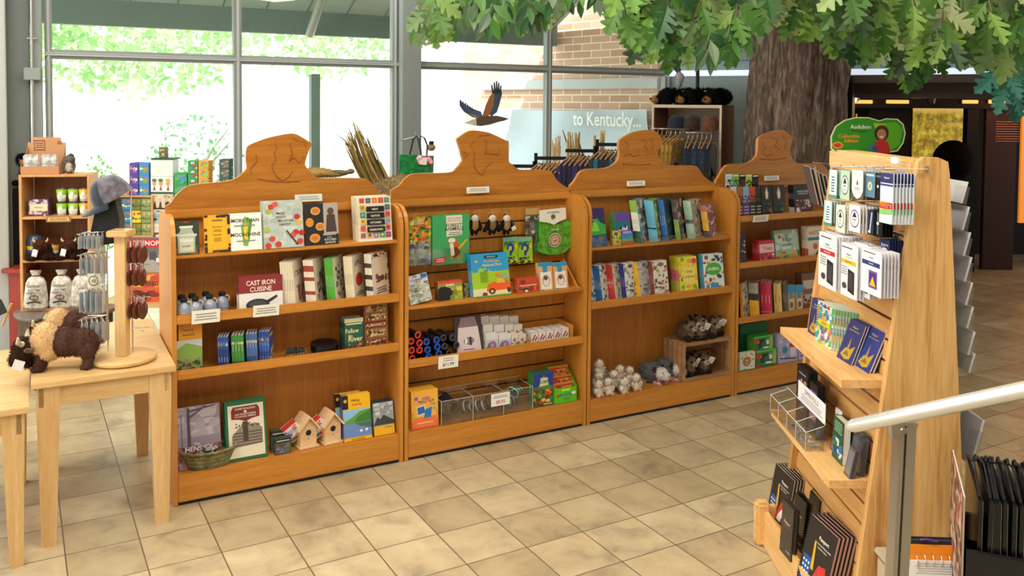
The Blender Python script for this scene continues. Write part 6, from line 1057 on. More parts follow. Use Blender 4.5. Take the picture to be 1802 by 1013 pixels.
mb.add([(a,-.0009,b) for a,b in [(.02,.055),(.08,.052),(.05,.03),(.03,.03)]],[(0,1,2,3)],'a8b81c')
mb.build('sign_board',hs)
mb=MB()
def tx(s_,x,z,hh,col,y=-.0012,sh=.0):
    vs,fs,wd,ht=textmesh(s_); k=hh/max(ht,.3); mb.add([(x+v[0]*k+sh*v[1]*k,y,z+v[1]*k) for v in vs],fs,col)
tx('Audubon',-.035,.038,.018,'e8f0e0'); tx('Park Ranger',-.04,.018,.014,'1f5a1c'); tx('Collectible',-.085,-.004,.016,'f0902a'); tx('Edition',-.075,-.024,.016,'f0902a')
mb.build('lettering',hs)
mb=MB(); 
def el(x,z,a,b,c,y): mb.add([(x+a*math.cos(i*.3927),y,z+b*math.sin(i*.3927)) for i in range(16)],[list(range(16))],c)
el(-.135,-.045,.024,.016,'c8a02a',-.0012); el(-.135,-.045,.017,.01,'c8322c',-.0015); mb.build('badge',hs)
mb=MB(); el(.058,.01,.032,.036,'3a2218',-.0015); el(.058,.005,.02,.024,'b87a54',-.0018); mb.add([(a,-.002,b) for a,b in [(.02,-.078),(.03,-.035),(.045,-.02),(.075,-.02),(.09,-.035),(.1,-.078)]],[(0,1,2,3,4,5)],'b8201f')
el(.051,.01,.003,.002,'1a1210',-.0021); el(.066,.01,.003,.002,'1a1210',-.0021); el(.058,-.007,.008,.003,'f4ece4',-.0021); el(.03,-.06,.012,.012,'2a4a8a',-.0023); el(.012,-.05,.008,.012,'3a6ab0',-.0023); mb.build('child_picture',hs)
MB().mat('acrylic').box((-.03,.004,-.16),(.03,.007,-.02)).build('sign_stem',hs)
# ---------------- handrail ----------------
rl=thing('handrail','white plastic-wrapped handrail on a steel post in the right foreground','handrail',TR(0,0,0))
a=aty(1492,751,2.45); b=aty(1830,680,2.05); MB().mat('rail_white').tube([a,a.lerp(b,.04),a.lerp(b,.5),b],[.012,.0195,.0205,.021],seg=18).build('rail',rl)
t=aty(1600,745,2.42); u_=aty(1588,1100,2.42)
mb=MB().mat('steel'); x0=t.x-.011; lean=(aty(1586,1013,2.42).x-aty(1600,745,2.42).x)
dz=(t.z-aty(1586,1013,2.42).z); sl=lean/dz
for (xa,xb,ya,yb) in ((-.0235,-.011,0,.05),(-.006,.02,-.004,.05)): mb.add([(t.x+xa,2.42+ya,t.z),(t.x+xb,2.42+ya,t.z),(t.x+xb,2.42+yb,t.z),(t.x+xa,2.42+yb,t.z),(t.x+xa+sl*t.z,2.42+ya,0),(t.x+xb+sl*t.z,2.42+ya,0),(t.x+xb+sl*t.z,2.42+yb,0),(t.x+xa+sl*t.z,2.42+yb,0)],[(0,1,2,3),(4,7,6,5),(0,4,5,1),(1,5,6,2),(2,6,7,3),(3,7,4,0)])
mb.bbox((t.x-.012,2.41,t.z-.008),(t.x+.022,2.47,t.z+.004),.003); mb.build('post',rl)
q=aty(1585,762,2.42); mb=MB().mat('steel'); mb.cyl((q.x-.03,2.42,q.z-.003),(t.x,2.43,t.z-.02),.012,seg=14); mb.cyl((q.x-.024,2.42,q.z),(q.x-.034,2.415,q.z+.065),.011,seg=10); mb.bbox((q.x-.03,2.405,q.z),(q.x-.006,2.41,q.z+.05),.002); mb.build('rail_bracket',rl)
# ---------------- binders and plinth at the lower right ----------------
pl_=thing('display_plinth','beige display plinth at the end of the rack carrying the open binder','plinth',TR(1.36,2.45,0)); MB().mat('frame_beige').bbox((0,0,0),(.33,.62,.40),.01).build('body',pl_); MB().mat('frame_beige').bbox((-.008,-.008,.40),(.338,.628,.42),.006).build('top',pl_)
p=aty(1632,1000,2.9)
ob=thing('ring_binder','open black ring binder with an orange divider and white pages standing on the plinth','binder',TR(p.x,2.9,.425)@RZ(-4)@RX(-20)); W_=.26;H_=.155
W_=(aty(1692,960,2.9).x-aty(1566,960,2.9).x); H_=aty(1632,944,2.9).z-.425+.01
ob.matrix_basis=TR(aty(1566,960,2.9).x,2.86,.424)@RZ(-3)@RX(-15)
mb=MB().mat('fabric'); mb.bbox((0,0,0),(W_,.02,H_),.01,'131416'); mb.bbox((-.012,-.01,0),(.04,.012,H_-.005),.006,'17181a'); mb.build('cover',ob)
mb=MB().mat('print'); mb.box((.05,-.006,.0),(W_-.025,-.002,H_-.022),'f09018'); mb.build('divider',ob)
mb=MB().mat('matte'); mb.box((.045,-.02,0),(W_-.02,-.007,H_-.07),'ecebe6'); art(mb,[('l',.1,.3,.9,.9,5,'b8b6b0')],W_-.065,H_-.07,.045,0,-.02); mb.build('pages',ob)
mb=MB().mat('chrome')
for k in range(6): x=.07+k*(W_-.11)/5; mb.tube([(x,-.022,H_-.085),(x,-.03,H_-.07),(x,-.022,H_-.052),(x,-.01,H_-.05)],.0022,seg=6)
mb.build('rings',ob)
mb=MB().mat('gloss'); mb.tube([(W_*.38,-.004,H_-.008),(W_*.45,-.012,H_-.004),(W_*.6,-.012,H_-.01)],.004,'5a3a9a',6); mb.tube([(W_*.08,-.004,H_-.008),(W_*.2,-.008,H_-.006)],.003,'e8d83a',6); mb.build('pen_loop',ob)
# black hanging portfolios rack
PFM=TR(1.425,2.6,0)@RZ(-22.8)
hb_=thing('print_rack','black bin rack under the hanging portfolios at the lower right edge','rack',PFM)
mb=MB().mat('black'); mb.box((.0,-.02,0),(.62,0,.66)); mb.box((.0,.40,0),(.62,.42,.60)); mb.box((.0,-.02,.1),(.62,.42,.12)); mb.build('bin',hb_)
for x in (-.0,.6): MB().mat('black').box((x,0,.12),(x+.02,.40,.5)).build('side_rail',hb_)
rnd=random.Random(8)
for k in range(30):
    x=.03+k*.0185
    if k==0:
        r=thing('hanging_portfolio','black hanging portfolio with a hooked hanger, one of the long row at the lower right','portfolio',PFM@TR(x,.005,.125),'black hanging portfolios')
        mb=MB().mat('gloss'); mb.bbox((0,0,0),(.011,.38,.69),.003,'131315'); mb.build('sleeve',r)
        MB().mat('matte').box((.0118,.005,.005),(.0135,.37,.68),'7a8a84').build('insert_edge',r)
        mb=MB().mat('black'); mb.tube([(.005,.02,.69),(.005,.12,.715),(.005,.2,.73),(.005,.2,.75),(.005,.17,.765),(.005,.15,.755)],.0042,seg=6); mb.tube([(.005,.2,.73),(.005,.37,.69)],.004,seg=6); mb.build('hanger',r); rp=r
    else: dup(rp,PFM@TR(x,.005+rnd.uniform(0,.008),.125-.006*(k>14))@RY(rnd.uniform(-1,1)))
book('poster_print','large print with a mottled brown and pink picture at the left end of the portfolios','print',PFM@TR(-.012,.40,.35)@RZ(-90),.40,.47,.006,[('r',0,0,1,1,'8a6a5a'),('m',0,0,1,1,160,['b88a7a','6a4a3c','d8b8a8','a84a4a','4a3a34','c8a88a'],.06)],'a88a7a',None,None,'print')
# ---------------- big indoor tree ----------------
tree=thing('artificial_oak_tree','large sculpted indoor tree with a furrowed grey-brown trunk and silk foliage overhead','tree',TR(2.62,7.9,0))
mb=MB().mat('bark'); seg=96; hgt=46; vs=[]
for j in range(hgt+1):
    z=3.74*j/hgt
    for i in range(seg):
        a=2*math.pi*i/seg
        r=.43+.16*math.exp(-z*2.2)+.03*math.sin(a*3+1)+.05*max(0,z-2.6)
        q=noise.noise(Vector((math.cos(a)*3.2,math.sin(a)*3.2,z*.55)))
        ridge=abs(noise.noise(Vector((math.cos(a)*6.5+q,math.sin(a)*6.5,z*.9+5))))+.5*abs(noise.noise(Vector((math.cos(a)*14,math.sin(a)*14,z*2.1))))
        r+=.04*q-.22*(.3-ridge if ridge<.3 else 0)+.02*noise.noise(Vector((math.cos(a)*20,math.sin(a)*20,z*7)))
        vs.append((r*math.cos(a)+.02*z,r*math.sin(a),z))
mb.add(vs,[(j*seg+i,j*seg+(i+1)%seg,(j+1)*seg+(i+1)%seg,(j+1)*seg+i) for j in range(hgt) for i in range(seg)],sm=True); mb.build('trunk',tree)
branches=[((0,-.3,2.7),(-.9,-1.6,3.2),(-1.9,-3.0,3.3)),((0,-.3,2.8),(.3,-2.0,3.2),(.2,-3.9,3.25)),((.2,-.2,2.9),(1.3,-1.2,3.3),(2.0,-2.8,3.3)),((-.2,-.2,2.9),(-1.6,-.9,3.4),(-2.6,-2.2,3.45)),((0,-.3,3.0),(-.6,-2.6,3.5),(-1.1,-4.1,3.4)),((.2,-.3,2.6),(1.0,-2.3,3.0),(1.1,-4.2,3.1))]
for br in branches:
    P=[Vector(p) for p in br]; pts=[P[0].lerp(P[1],t).lerp(P[1].lerp(P[2],t),t) for t in [i/8 for i in range(9)]]
    MB().mat('bark').tube(pts,[.13*(1-.85*i/8) for i in range(9)],seg=10).build('branch',tree)
def lobed(L,rnd):
    """outline of a lobed oak leaf, stem at 0, tip at L"""
    w=.30*L; R_=[]; n=4
    side=[(.10,.05),(.2,.30),(.27,.34),(.30,.12),(.40,.44),(.48,.46),(.50,.15),(.60,.42),(.68,.42),(.70,.13),(.80,.28),(.87,.26),(.88,.1)]
    pts=[(0,.012)]+side+[(1,0)]+[(a,-b) for a,b in side[::-1]]+[(0,-.012)]
    return [(a*L,b*L*.85) for a,b in pts]
def oval(L): return [(0,.01*L),(.15*L,.06*L),(.35*L,.15*L),(.55*L,.165*L),(.78*L,.1*L),(L,0),(.78*L,-.1*L),(.55*L,-.165*L),(.35*L,-.15*L),(.15*L,-.06*L),(0,-.01*L)]
def addleaf(mb,base,d,up,L,kind,col,rnd):
    d=d.normalized(); s=d.cross(up)
    if s.length<.05: s=d.orthogonal()
    s=s.normalized(); n=s.cross(d).normalized(); c=rnd.uniform(.15,.4)
    if kind: side=[(.10,.025),(.30,.21),(.36,.20),(.30,.05),(.52,.33),(.58,.30),(.49,.05),(.73,.29),(.78,.25),(.68,.05),(.90,.15),(.93,.09)]
    else: side=[(.12,.04),(.25,.11),(.4,.17),(.55,.175),(.7,.14),(.85,.08)]
    bend=rnd.uniform(.05,.3)
    def P(a,b): return base+d*(a*L)+s*(b*L)+n*(abs(b)*c*L-bend*a*a*L)
    q_=len(side); sp=[0]+[(i+1)/(q_+1) for i in range(q_)]+[1]
    vs=[P(a,0) for a in sp]; m_=len(sp)
    vs+= [P(a,b) for a,b in side]+[P(a,-b) for a,b in side]; k=len(side); fs=[]
    for i in range(k+1):
        l0=0 if i==0 else m_+i-1; l1=m_+i if i<k else m_-1; r0=0 if i==0 else m_+k+i-1; r1=m_+k+i if i<k else m_-1
        A=[i,i+1,l1,l0] ; A=[x for q,x in enumerate(A) if x not in A[:q]]; B=[i,r0,r1,i+1]; B=[x for q,x in enumerate(B) if x not in B[:q]]
        if len(A)>2: fs.append(A)
        if len(B)>2: fs.append(B)
    mb.add(vs,fs,col)
BND=[(735,70),(760,85),(800,62),(830,50),(850,72),(880,55),(895,66),(925,58),(950,62),(975,36),(1020,20),(1060,28),(1085,50),(1105,90),(1135,100),(1160,110),(1180,128),(1210,100),(1235,130),(1265,80),(1300,120),(1325,95),(1340,70),(1370,40),(1400,75),(1430,60),(1470,95),(1510,110),(1545,100),(1580,120),(1605,162),(1640,140),(1675,110),(1710,110),(1750,125),(1770,230),(1790,190),(1802,120),(1900,100)]
def bnd(x):
    for (a,b),(c,d) in zip(BND,BND[1:]):
        if a<=x<=c: return b+(d-b)*(x-a)/(c-a)
    return 60
rnd=random.Random(21); fol=MB().mat('leaf'); twg=MB().mat('bark')
GR=['557f36','6c963e','84ac4c','44702f','5f8a48','9cb474','80a068','355f2c','8aa85c','b0bc88','6b7f58']; DG=['33602f','427238','508238','68984a','566f4e','7a8c70','2a522a','3a5434']
def spray(px,py,Y,kind,n,L,pal):
    b=aty(px,py,Y)-Vector((2.62,7.9,0)); up=Vector((rnd.uniform(-.4,.4),rnd.uniform(-.4,.4),1)); hang=Vector((rnd.uniform(-.25,.25),rnd.uniform(-.3,.1),-1)).normalized()
    ln=L*1.3; pts=[b-hang*ln,b-hang*ln*.5+Vector((rnd.uniform(-.03,.03),0,0)),b-hang*L*.6]; twg.tube(pts,.003,seg=4)
    for k in range(n):
        t=k/max(1,n-1); base=b-hang*(ln*(1-t)+L*.6*t*1.0); az=k*2.4+rnd.uniform(-.5,.5); spread=.9*(1-t)+.28
        d=hang+Vector((math.cos(az),math.sin(az)*.8,rnd.uniform(-.1,.25)))*spread
        c=hx(rnd.choice(pal)); q=rnd.uniform(.8,1.2); addleaf(fol,base,d,Vector((math.cos(az+1.5)*.3,-1,.35)),L*rnd.uniform(.8,1.12),kind,tuple(min(1,v*q) for v in c),rnd)
x=738
while x<1860:
    B=bnd(x); kind=1 if x>1075 or rnd.random()<.12 else 0
    if 1175<x<1345: kind=1 if rnd.random()<.35 else 0
    ystep=24
    y=B-rnd.uniform(2,12)
    while y>-70:
        Y=rnd.uniform(3.6,5.0) if x<1100 else rnd.uniform(3.3,4.8)
        L=.15 if kind else .11
        if x>1755 and y>140: pal=['3f8a80','4a9a8a','5aa898','357a70']
        elif kind: pal=GR if rnd.random()<.8 else DG
        else: pal=DG
        sparse=.5 if x<1060 and y<B-40 else 1
        if rnd.random()<sparse: spray(x+rnd.uniform(-9,9),y,Y,kind,rnd.choice([4,5,6]),L,pal)
        y-=ystep*rnd.uniform(.9,1.5)
    x+=rnd.uniform(13,19)
twg.build('twigs',tree)['kind']='stuff'
f_=fol.build('foliage',tree); f_['kind']='stuff'; f_['label']='lobed and pointed silk leaves'
# ---------------- left background: stump, pine shelf and its goods ----------------
KS=1.083; SX,SY,SZ=-2.88*1.083,5.72*1.083,2-1.365*1.083
st=thing('log_stump','round log stump with flat wooden top carrying the small pine shelf','stump',TR(SX,SY,0))
mb=MB().mat('stump_side'); vs=[];sg=48
for j in range(7):
    for i in range(sg): a=2*math.pi*i/sg; r=.30+.02*noise.noise(Vector((math.cos(a)*4,math.sin(a)*4,j*.5)))+.012*math.sin(a*9)-(.03*(1-j/2) if j<2 else 0); vs.append((r*math.cos(a),r*math.sin(a),(SZ-.03)*j/6))
mb.add(vs,[(j*sg+i,j*sg+(i+1)%sg,(j+1)*sg+(i+1)%sg,(j+1)*sg+i) for j in range(6) for i in range(sg)],sm=True); mb.build('bark',st)
wood('stump_top',['5f5348','74675a','887b6c'],(6,6,6),rough=.6)
MB().mat('stump_top').lathe([(.001,SZ-.03),(.33,SZ-.03),(.335,SZ-.02),(.335,SZ-.006),(.33,SZ),(.001,SZ)],40).build('top',st)
PM=TR(-3.12*KS,5.60*KS,SZ+.001)@RZ(11)@SC(KS,KS,KS); PW,PD=.43,.22
ZS=[0.0,.318,.60,.875]
ps=thing('pine_shelf','small three-tier pine shelf standing on the log stump at the left','shelf',PM)
for x in (0,PW-.018): MB().mat('pine').bbox((x,0,0),(x+.018,PD,.89),.002).build('side_panel',ps)
for z in ZS: MB().mat('pine').bbox((.018,-.004,z),(PW-.018,PD,z+.016),.002).build('shelf_board',ps)
MB().mat('cabinet').box((.018,PD-.008,.02),(PW-.018,PD,.88)).build('back_panel',ps)
def ON(x,y,z): return PM@TR(x,y,z)
mb=MB().mat('matte'); mb.bbox((-.075,0,-.02),(.075,.008,.02),.004,'b98a50'); art(mb,[('r',.04,.1,.96,.9,'8a5a2c'),('r',.07,.18,.93,.82,'d8b878'),('t','SOUVENIRS',.5,.5,.4,'7a4a20',.7)],.15,.04,-.075,-.02); o=mb.build('wooden_plaque',M=ON(.24,-.014,.60)); tag(o,'small routed wooden plaque on the middle board of the pine shelf','sign')
# cardboard display with pouches
cb=thing('cardboard_display','cardboard display box of white pouches on top of the pine shelf','display box',ON(.005,.02,.892))
mb=MB().mat('matte'); W_=.235; mb.box((0,0,0),(W_,.003,.05),'c08a5c'); mb.box((0,.003,0),(W_,.15,.004),'b07c50'); mb.box((0,.147,0),(W_,.15,.20),'c89468'); mb.box((0.03,.146,.2),(W_-.03,.15,.235),'c89468')
for x in (0,W_-.003): mb.prism([(0,0),(.15,0),(.15,.18),(.1,.12),(0,.05)],x,x+.003,'b88458',axis='x')
art(mb,[('r',.16,.62,.46,.92,'8a5a3c'),('r',.19,.66,.43,.88,'c89468'),('l',.2,.68,.42,.86,3,'7a4a30'),('r',.78,.8,.9,.9,'b0603c')],W_,.235,y=.146); mb.build('box_body',cb)
for k,(t_) in enumerate(['BUTTERFLY','BUTTONS']):
    mb=MB().mat('fabric'); mb.bbox((0,0,0),(.1,.02,.115),.008,'e8e6e2'); mb.m=Matrix.Identity(4); 
    mb.mat('print'); art(mb,[('t',t_,.5,.25,.1,'4a4a4c',.8),('p',[(.3,.4),(.5,.7),(.7,.4)],'9a9a98'),('l',.2,.05,.8,.12,1,'8a8a88')],.1,.115,y=-.001); o=mb.build('pouch',M=ON(.018+.108*k,.027,.905)@RZ(0)); tag(o,'white printed pouch in the cardboard display, %s one'%['left','right'][k],'pouch','white pouches in the cardboard display')
sq=blob('plush_squirrel',[((0,0,.04),(.032,.03,.042),None,'6a655e'),((0,-.01,.09),(.025,.025,.024),None,'77726a'),((0,.03,.07),(.024,.022,.06),None,'57534e'),((0,-.026,.04),(.02,.014,.03),None,'cfc8b8'),((.02,-.03,.02),(.012,.014,.01),None,'b08a70'),((-.012,-.005,.113),(.006,.005,.01),None,'57534e'),((.012,-.005,.113),(.006,.005,.01),None,'57534e')],.005,hair=1500,hairlen=.01,M=ON(.285,.09,.893)); tag(sq,'grey plush squirrel sitting on top of the pine shelf','plush toy')
# cups
cup=thing('snack_cup','clear-lidded printed snack cup','cup',TR(0,0,0))
def mkcup(col):
    r=thing('snack_cup','','cup',TR(0,0,0)); mb=MB().mat('gloss'); mb.lathe([(.001,0),(.024,0),(.03,.045),(.001,.045)],16,'d8dcd0'); mb.lathe([(.0305,.045),(.033,.078),(.001,.078)],16,col); mb.build('cup_body',r)
    mb=MB().mat('film'); mb.lathe([(.034,.078),(.034,.09),(.001,.092)],16); mb.build('lid',r)
    mb=MB(); mb.m=TR(0,-.031,.05); mb.add([(.012*math.cos(i*.785),-.001,.016*math.sin(i*.785)) for i in range(8)],[list(range(8))],'e8e8e0'); mb.build('print_mark',r); return r
bpy.data.objects.remove(cup)
for c,xs,nm in (('8ac02c',(.24,.31),'lime'),('e8b02c',(.378,),'amber')):
    r=mkcup(c); k=0
    for x in xs:
        for z in (.617,.71):
            lab='%s snack cup on the pine shelf, %s tier%s'%(nm,'lower' if z<.7 else 'upper',(', '+('left' if x<.3 else 'middle')) if nm=='lime' else '')
            if k==0: r.matrix_basis=ON(x,.06,z); r['label']=lab
            else: dup(r,ON(x,.06,z),lab)
            k+=1
    r['group']='snack cups on the pine shelf'
r2=dup(r,ON(.17,.12,.335),'lime snack cup behind the plush bison on the lower board')
def pbox(name,label,cat,M,w,d,h,items,col,mat='print'): return book(name,label,cat,M,w,h,d,items,col,[(0,1,col)],None,mat,col,name2='carton')
pbox('boxed_soap','mauve flowered box with a cream label left of the cups','box',ON(.045,.04,.617),.12,.08,.11,[('r',0,0,1,1,'6a4a58'),('m',0,.0,1,1,30,['a88aa0','4a2f3c','d8c0c8'],.1),('r',.05,.3,.95,.72,'e0d8b8'),('l',.3,.45,.7,.55,1,'8a8060'),('m',.05,.74,.95,1,14,['b8a0c8','d8c8e0'],.08)],'5a3f4c')
tin=thing('tin_lantern','dark blue domed tin with a yellow band at the left of the lower board','tin',ON(.07,.08,.335)); MB().mat('gloss').lathe([(.001,0),(.05,0),(.05,.06),(.001,.06)],18,'2f4f8a').build('lower_body',tin); MB().mat('gloss').lathe([(.0515,.06),(.0515,.085),(.001,.085)],18,'d8b82c').build('band',tin); MB().mat('gloss').lathe([(.05,.085),(.05,.12),(.04,.15),(.001,.16)],18,'3a4a5c').build('lid',tin)
pbox('boxed_game','dark tin of sweets at the back of the lower board','tin',ON(.28,.12,.335),.07,.07,.12,[('r',0,0,1,1,'4a2f28'),('r',0,.7,1,.85,'8a4a3a'),('l',.1,.2,.9,.5,2,'b8a090')],'4a2f28','gloss')
# seated plush bison pair
pb=thing('plush_bison','x','plush toy',TR(0,0,0)); blob('plush_body',[((0,.02,.05),(.055,.055,.05),None,'42291f'),((0,-.02,.095),(.04,.042,.04),None,'5a3626'),((0,-.055,.085),(.024,.022,.022),None,'4a2c20'),((-.06,-.02,.02),(.03,.035,.02),None,'38231b'),((.06,-.02,.02),(.03,.035,.02),None,'38231b'),((.035,-.05,.025),(.02,.03,.018),None,'38231b'),((-.035,-.05,.025),(.02,.03,.018),None,'38231b')],.006,hair=3000,hairlen=.013,parent=pb)

for s in (-1,1): MB().mat('matte').tube([(s*.033,-.02,.12),(s*.044,-.025,.132),(s*.043,-.028,.146)],[.008,.006,.002],'d8c4a0',8).build('horn',pb)
mb=MB().mat('matte'); mb.m=TR(-.02,-.075,.055)@RY(15); mb.box((-.016,0,-.024),(.016,.001,.024),'e4e8ee'); mb.build('hang_tag',pb)
pb.matrix_basis=ON(.13,.01,.335); pb['label']='dark brown seated plush bison, left of the pair on the pine shelf'; pb['group']='seated plush bison on the pine shelf'
dup(pb,ON(.30,.01,.335),'dark brown seated plush bison, right of the pair on the pine shelf')
def sack(x,label,n=True):
    r=thing('cloth_sack',label,'sack',ON(x,.0,.017))
    mb=MB().mat('fabric'); prof=[(0,.062,.03),(.02,.075,.04),(.10,.068,.035),(.17,.06,.028),(.2,.045,.02),(.215,.02,.012),(.235,.03,.016),(.25,.034,.018)]
    sg=20; vs=[]
    for z,rx_,ry_ in prof:
        for i in range(sg):
            a=2*math.pi*i/sg; c=math.cos(a);s_=math.sin(a); vs.append((rx_*math.copysign(abs(c)**.6,c),ry_*math.copysign(abs(s_)**.7,s_),z))
    mb.add(vs,[(j*sg+i,j*sg+(i+1)%sg,(j+1)*sg+(i+1)%sg,(j+1)*sg+i) for j in range(len(prof)-1) for i in range(sg)]+[list(range(sg))[::-1],list(range((len(prof)-1)*sg,len(prof)*sg))],'f4ecdc',True); mb.build('cloth',r)
    if n:
        mb=MB(); art(mb,[('l',.2,.84,.8,.95,2,'3a3432'),('t','OLD TIME',.5,.72,.08,'2c2624',.6),('t','PEANUTS',.5,.6,.1,'2c2624',.7),('e',.5,.4,.24,.12,'5a4238'),('e',.42,.4,.09,.07,'a88a70'),('e',.6,.4,.09,.07,'a88a70'),('p',[(.15,.2),(.5,.26),(.85,.2),(.85,.14),(.5,.2),(.15,.14)],'2c2624'),('t','16 OZ',.5,.08,.06,'2c2624',.3)],.12,.15,-.06,.02,-.046); mb.build('printing',r)
    mb=MB().mat('fabric'); mb.tube([(.024*math.cos(i*.5236),.014*math.sin(i*.5236),.216) for i in range(12)],.004,'8a2f2a',5,True); mb.build('drawstring',r)
sack(.095,'white printed cloth sack tied at the neck, left in the bottom of the pine shelf'); sack(.25,'white printed cloth sack tied at the neck, middle in the bottom of the pine shelf'); sack(.375,'plain cream cloth sack at the right in the bottom of the pine shelf',False)
# black panel, red stand, bear, belt of discs at the far left
p=aty(17,330,6.3); q=aty(36,560,6.3); o=MB().mat('black').bbox((p.x,6.3,0),(q.x,6.42,p.z),.006).build('room_divider'); tag(o,'tall black divider board at the far left beside the door','divider')
dn=thing('belt_display','tall grey belt display strip with round dark discs at the far left','display',TR(0,0,0)); a=aty(41,330,6.25); b=aty(41,465,6.25)
mb=MB().mat('frame_dark'); mb.bbox((a.x-.035,6.25,b.z-.02),(a.x+.035,6.3,a.z),.01); mb.build('strip',dn)
for k in range(8): mb=MB().mat('metalcol'); mb.cyl((a.x,6.235,a.z-.035-.064*k),(a.x,6.25,a.z-.035-.064*k),.024,'77706a',14); mb.build('disc',dn)
rs=thing('red_stand','dark red painted wooden stand under the belt display at the far left','stand',TR(0,0,0)); c=aty(40,468,6.25); MB().mat('redwood').bbox((c.x-.09,6.13,c.z-.03),(c.x+.09,6.43,c.z),.004).build('top',rs); MB().mat('redwood').bbox((c.x-.065,6.18,0),(c.x+.05,6.38,c.z-.03),.004).build('post',rs)
be=blob('plush_bear',[((0,0,.09),(.07,.06,.09),None,'16161a'),((0,-.03,.2),(.055,.055,.055),None,'141418'),((0,-.085,.185),(.025,.028,.02),None,'b8845a'),((-.04,0,.245),(.016,.012,.016),None,'141418'),((.04,0,.245),(.016,.012,.016),None,'141418'),((.05,-.03,.03),(.03,.05,.025),None,'16161a'),((-.05,-.03,.03),(.03,.05,.025),None,'16161a')],.008,hair=2500,hairlen=.014,M=TR(*aty(41,328,6.38))@RZ(30)); tag(be,'black plush bear perched on the belt display at the far left','plush toy')
# toy table with boxes
TM=aty(200,545,6.35)
tt=thing('toy_table','low table hidden behind the first bookcase, carrying stacked toy boxes','table',TR(-2.95,6.3,0)); MB().mat('maple').bbox((0,0,.50),(1.3,.36,.53),.003).build('tabletop',tt)
for x in (.03,1.22):
    for y in (.03,.28): MB().mat('maple_v').box((x,y,0),(x+.05,y+.05,.5)).build('leg',tt)
def BX_(label,x0,x1,yt,yb,Y,d,items,col,name='toy_box',z=None):
    p=aty(x0,yb,Y); q=aty(x1,yt,Y); zb=p.z if z is None else z; return zb,pbox(name,label,'toy box',TR(p.x,Y,zb),q.x-p.x,d,q.z-zb,items,col),q.z
_,_,z1_=BX_('orange board game box with a bison picture at the bottom of the toy stack',224,300,480,540,6.36,.2,[('r',0,0,1,1,'d8622c'),('m',0,.5,1,1,20,['e8902c','f0b04a','c84a2c'],.14),('m',0,0,1,.4,20,['8a2c1c','b8401c','5a2418'],.12),('t','bison',.62,.66,.2,'2c1c14',.6)],'b8501c',z=.531)
_,_,z2_=BX_('grey and red board game box, MONOPOLY, under the small toy cube',222,318,418,478,6.36,.2,[('r',0,0,1,1,'6a6a68'),('m',0,0,1,.7,30,['8a8a88','4a4a4c','a8a49c'],.12),('r',0,.72,1,.96,'c8202c'),('t','MONOPOLY',.5,.84,.14,'f4f2ee',.9),('r',.55,.3,.75,.42,'e8e8e4')],'3a4a6a',z=z1_+.001)
cu=thing('pine_cube','small open pine cube stacked with little toy boxes','shelf',TR(aty(209,412,6.36).x,6.36,z2_+.001)); cw_=aty(269,412,6.36).x-aty(209,412,6.36).x; chh=aty(240,344,6.36).z-z2_
MB().mat('pine').box((0,0,0),(cw_,.2,.012)).build('bottom_board',cu); MB().mat('pine').box((0,0,chh-.014),(cw_,.2,chh)).build('top_board',cu)
for x in (0,cw_-.012): MB().mat('pine').box((x,0,.012),(x+.012,.2,chh-.014)).build('side_board',cu)
MB().mat('cabinet').box((.012,.192,.012),(cw_-.012,.2,chh-.014)).build('back_board',cu)
hb3=(chh-.03)/3
for i in range(3):
    for j in range(3):
        c=[['2a8ab0','d8603a','e8e0d0'],['6a7a2c','a88a3a','3a4a1c'],['8a9a5a','c8b87a','5a6a3a']][i]; c2=c if not(i==1 and j==1) else ['e8d02c','c8402c','3a7a2c']
        wi=(cw_-.03)/3
        pbox('small_toy_box','little %s toy box in the pine cube, %s row'%(['blue','olive','sage'][i],['bottom','middle','top'][j]),'toy box',TR(cu.matrix_basis.translation.x+.014+i*wi,6.375,z2_+.0135+j*hb3),wi-.004,.12,hb3-.004,[('r',0,0,1,1,c2[0]),('m',0,.1,1,.9,14,c2[1:]+[c2[0]],.16)],c2[0])
zc=z2_+.001+chh+.0005
for i,(x0,x1,c,cs) in enumerate([(228,243.5,'5a3a9a',['8a6ac8','e8dcd0','c8905a','2c2040']),(245,262,'3a8ac8',['5ab03a','e8702c','e8e4c8','2a6ab0'])]):
    zz=zc
    for j in range(3):
        p=aty(x0,330,6.38); q=aty(x1,330,6.38); pbox('small_toy_box','%s picture box on top of the pine cube, %s of three'%(['purple','blue and green'][i],['lowest','middle','topmost'][j]),'toy box',TR(p.x,6.38,zz),q.x-p.x,.12,.078,[('r',0,0,1,1,c),('m',.08,.1,.92,.75,18,cs,.13),('r',0,.88,1,1,c)],c); zz+=.079
BX_('brown wooden animal box left of the purple boxes',214,227,325,344,6.38,.1,[('r',0,0,1,1,'b8805a'),('m',0,0,1,1,14,['d8a888','8a5a40'],.16)],'b8805a',z=zc)
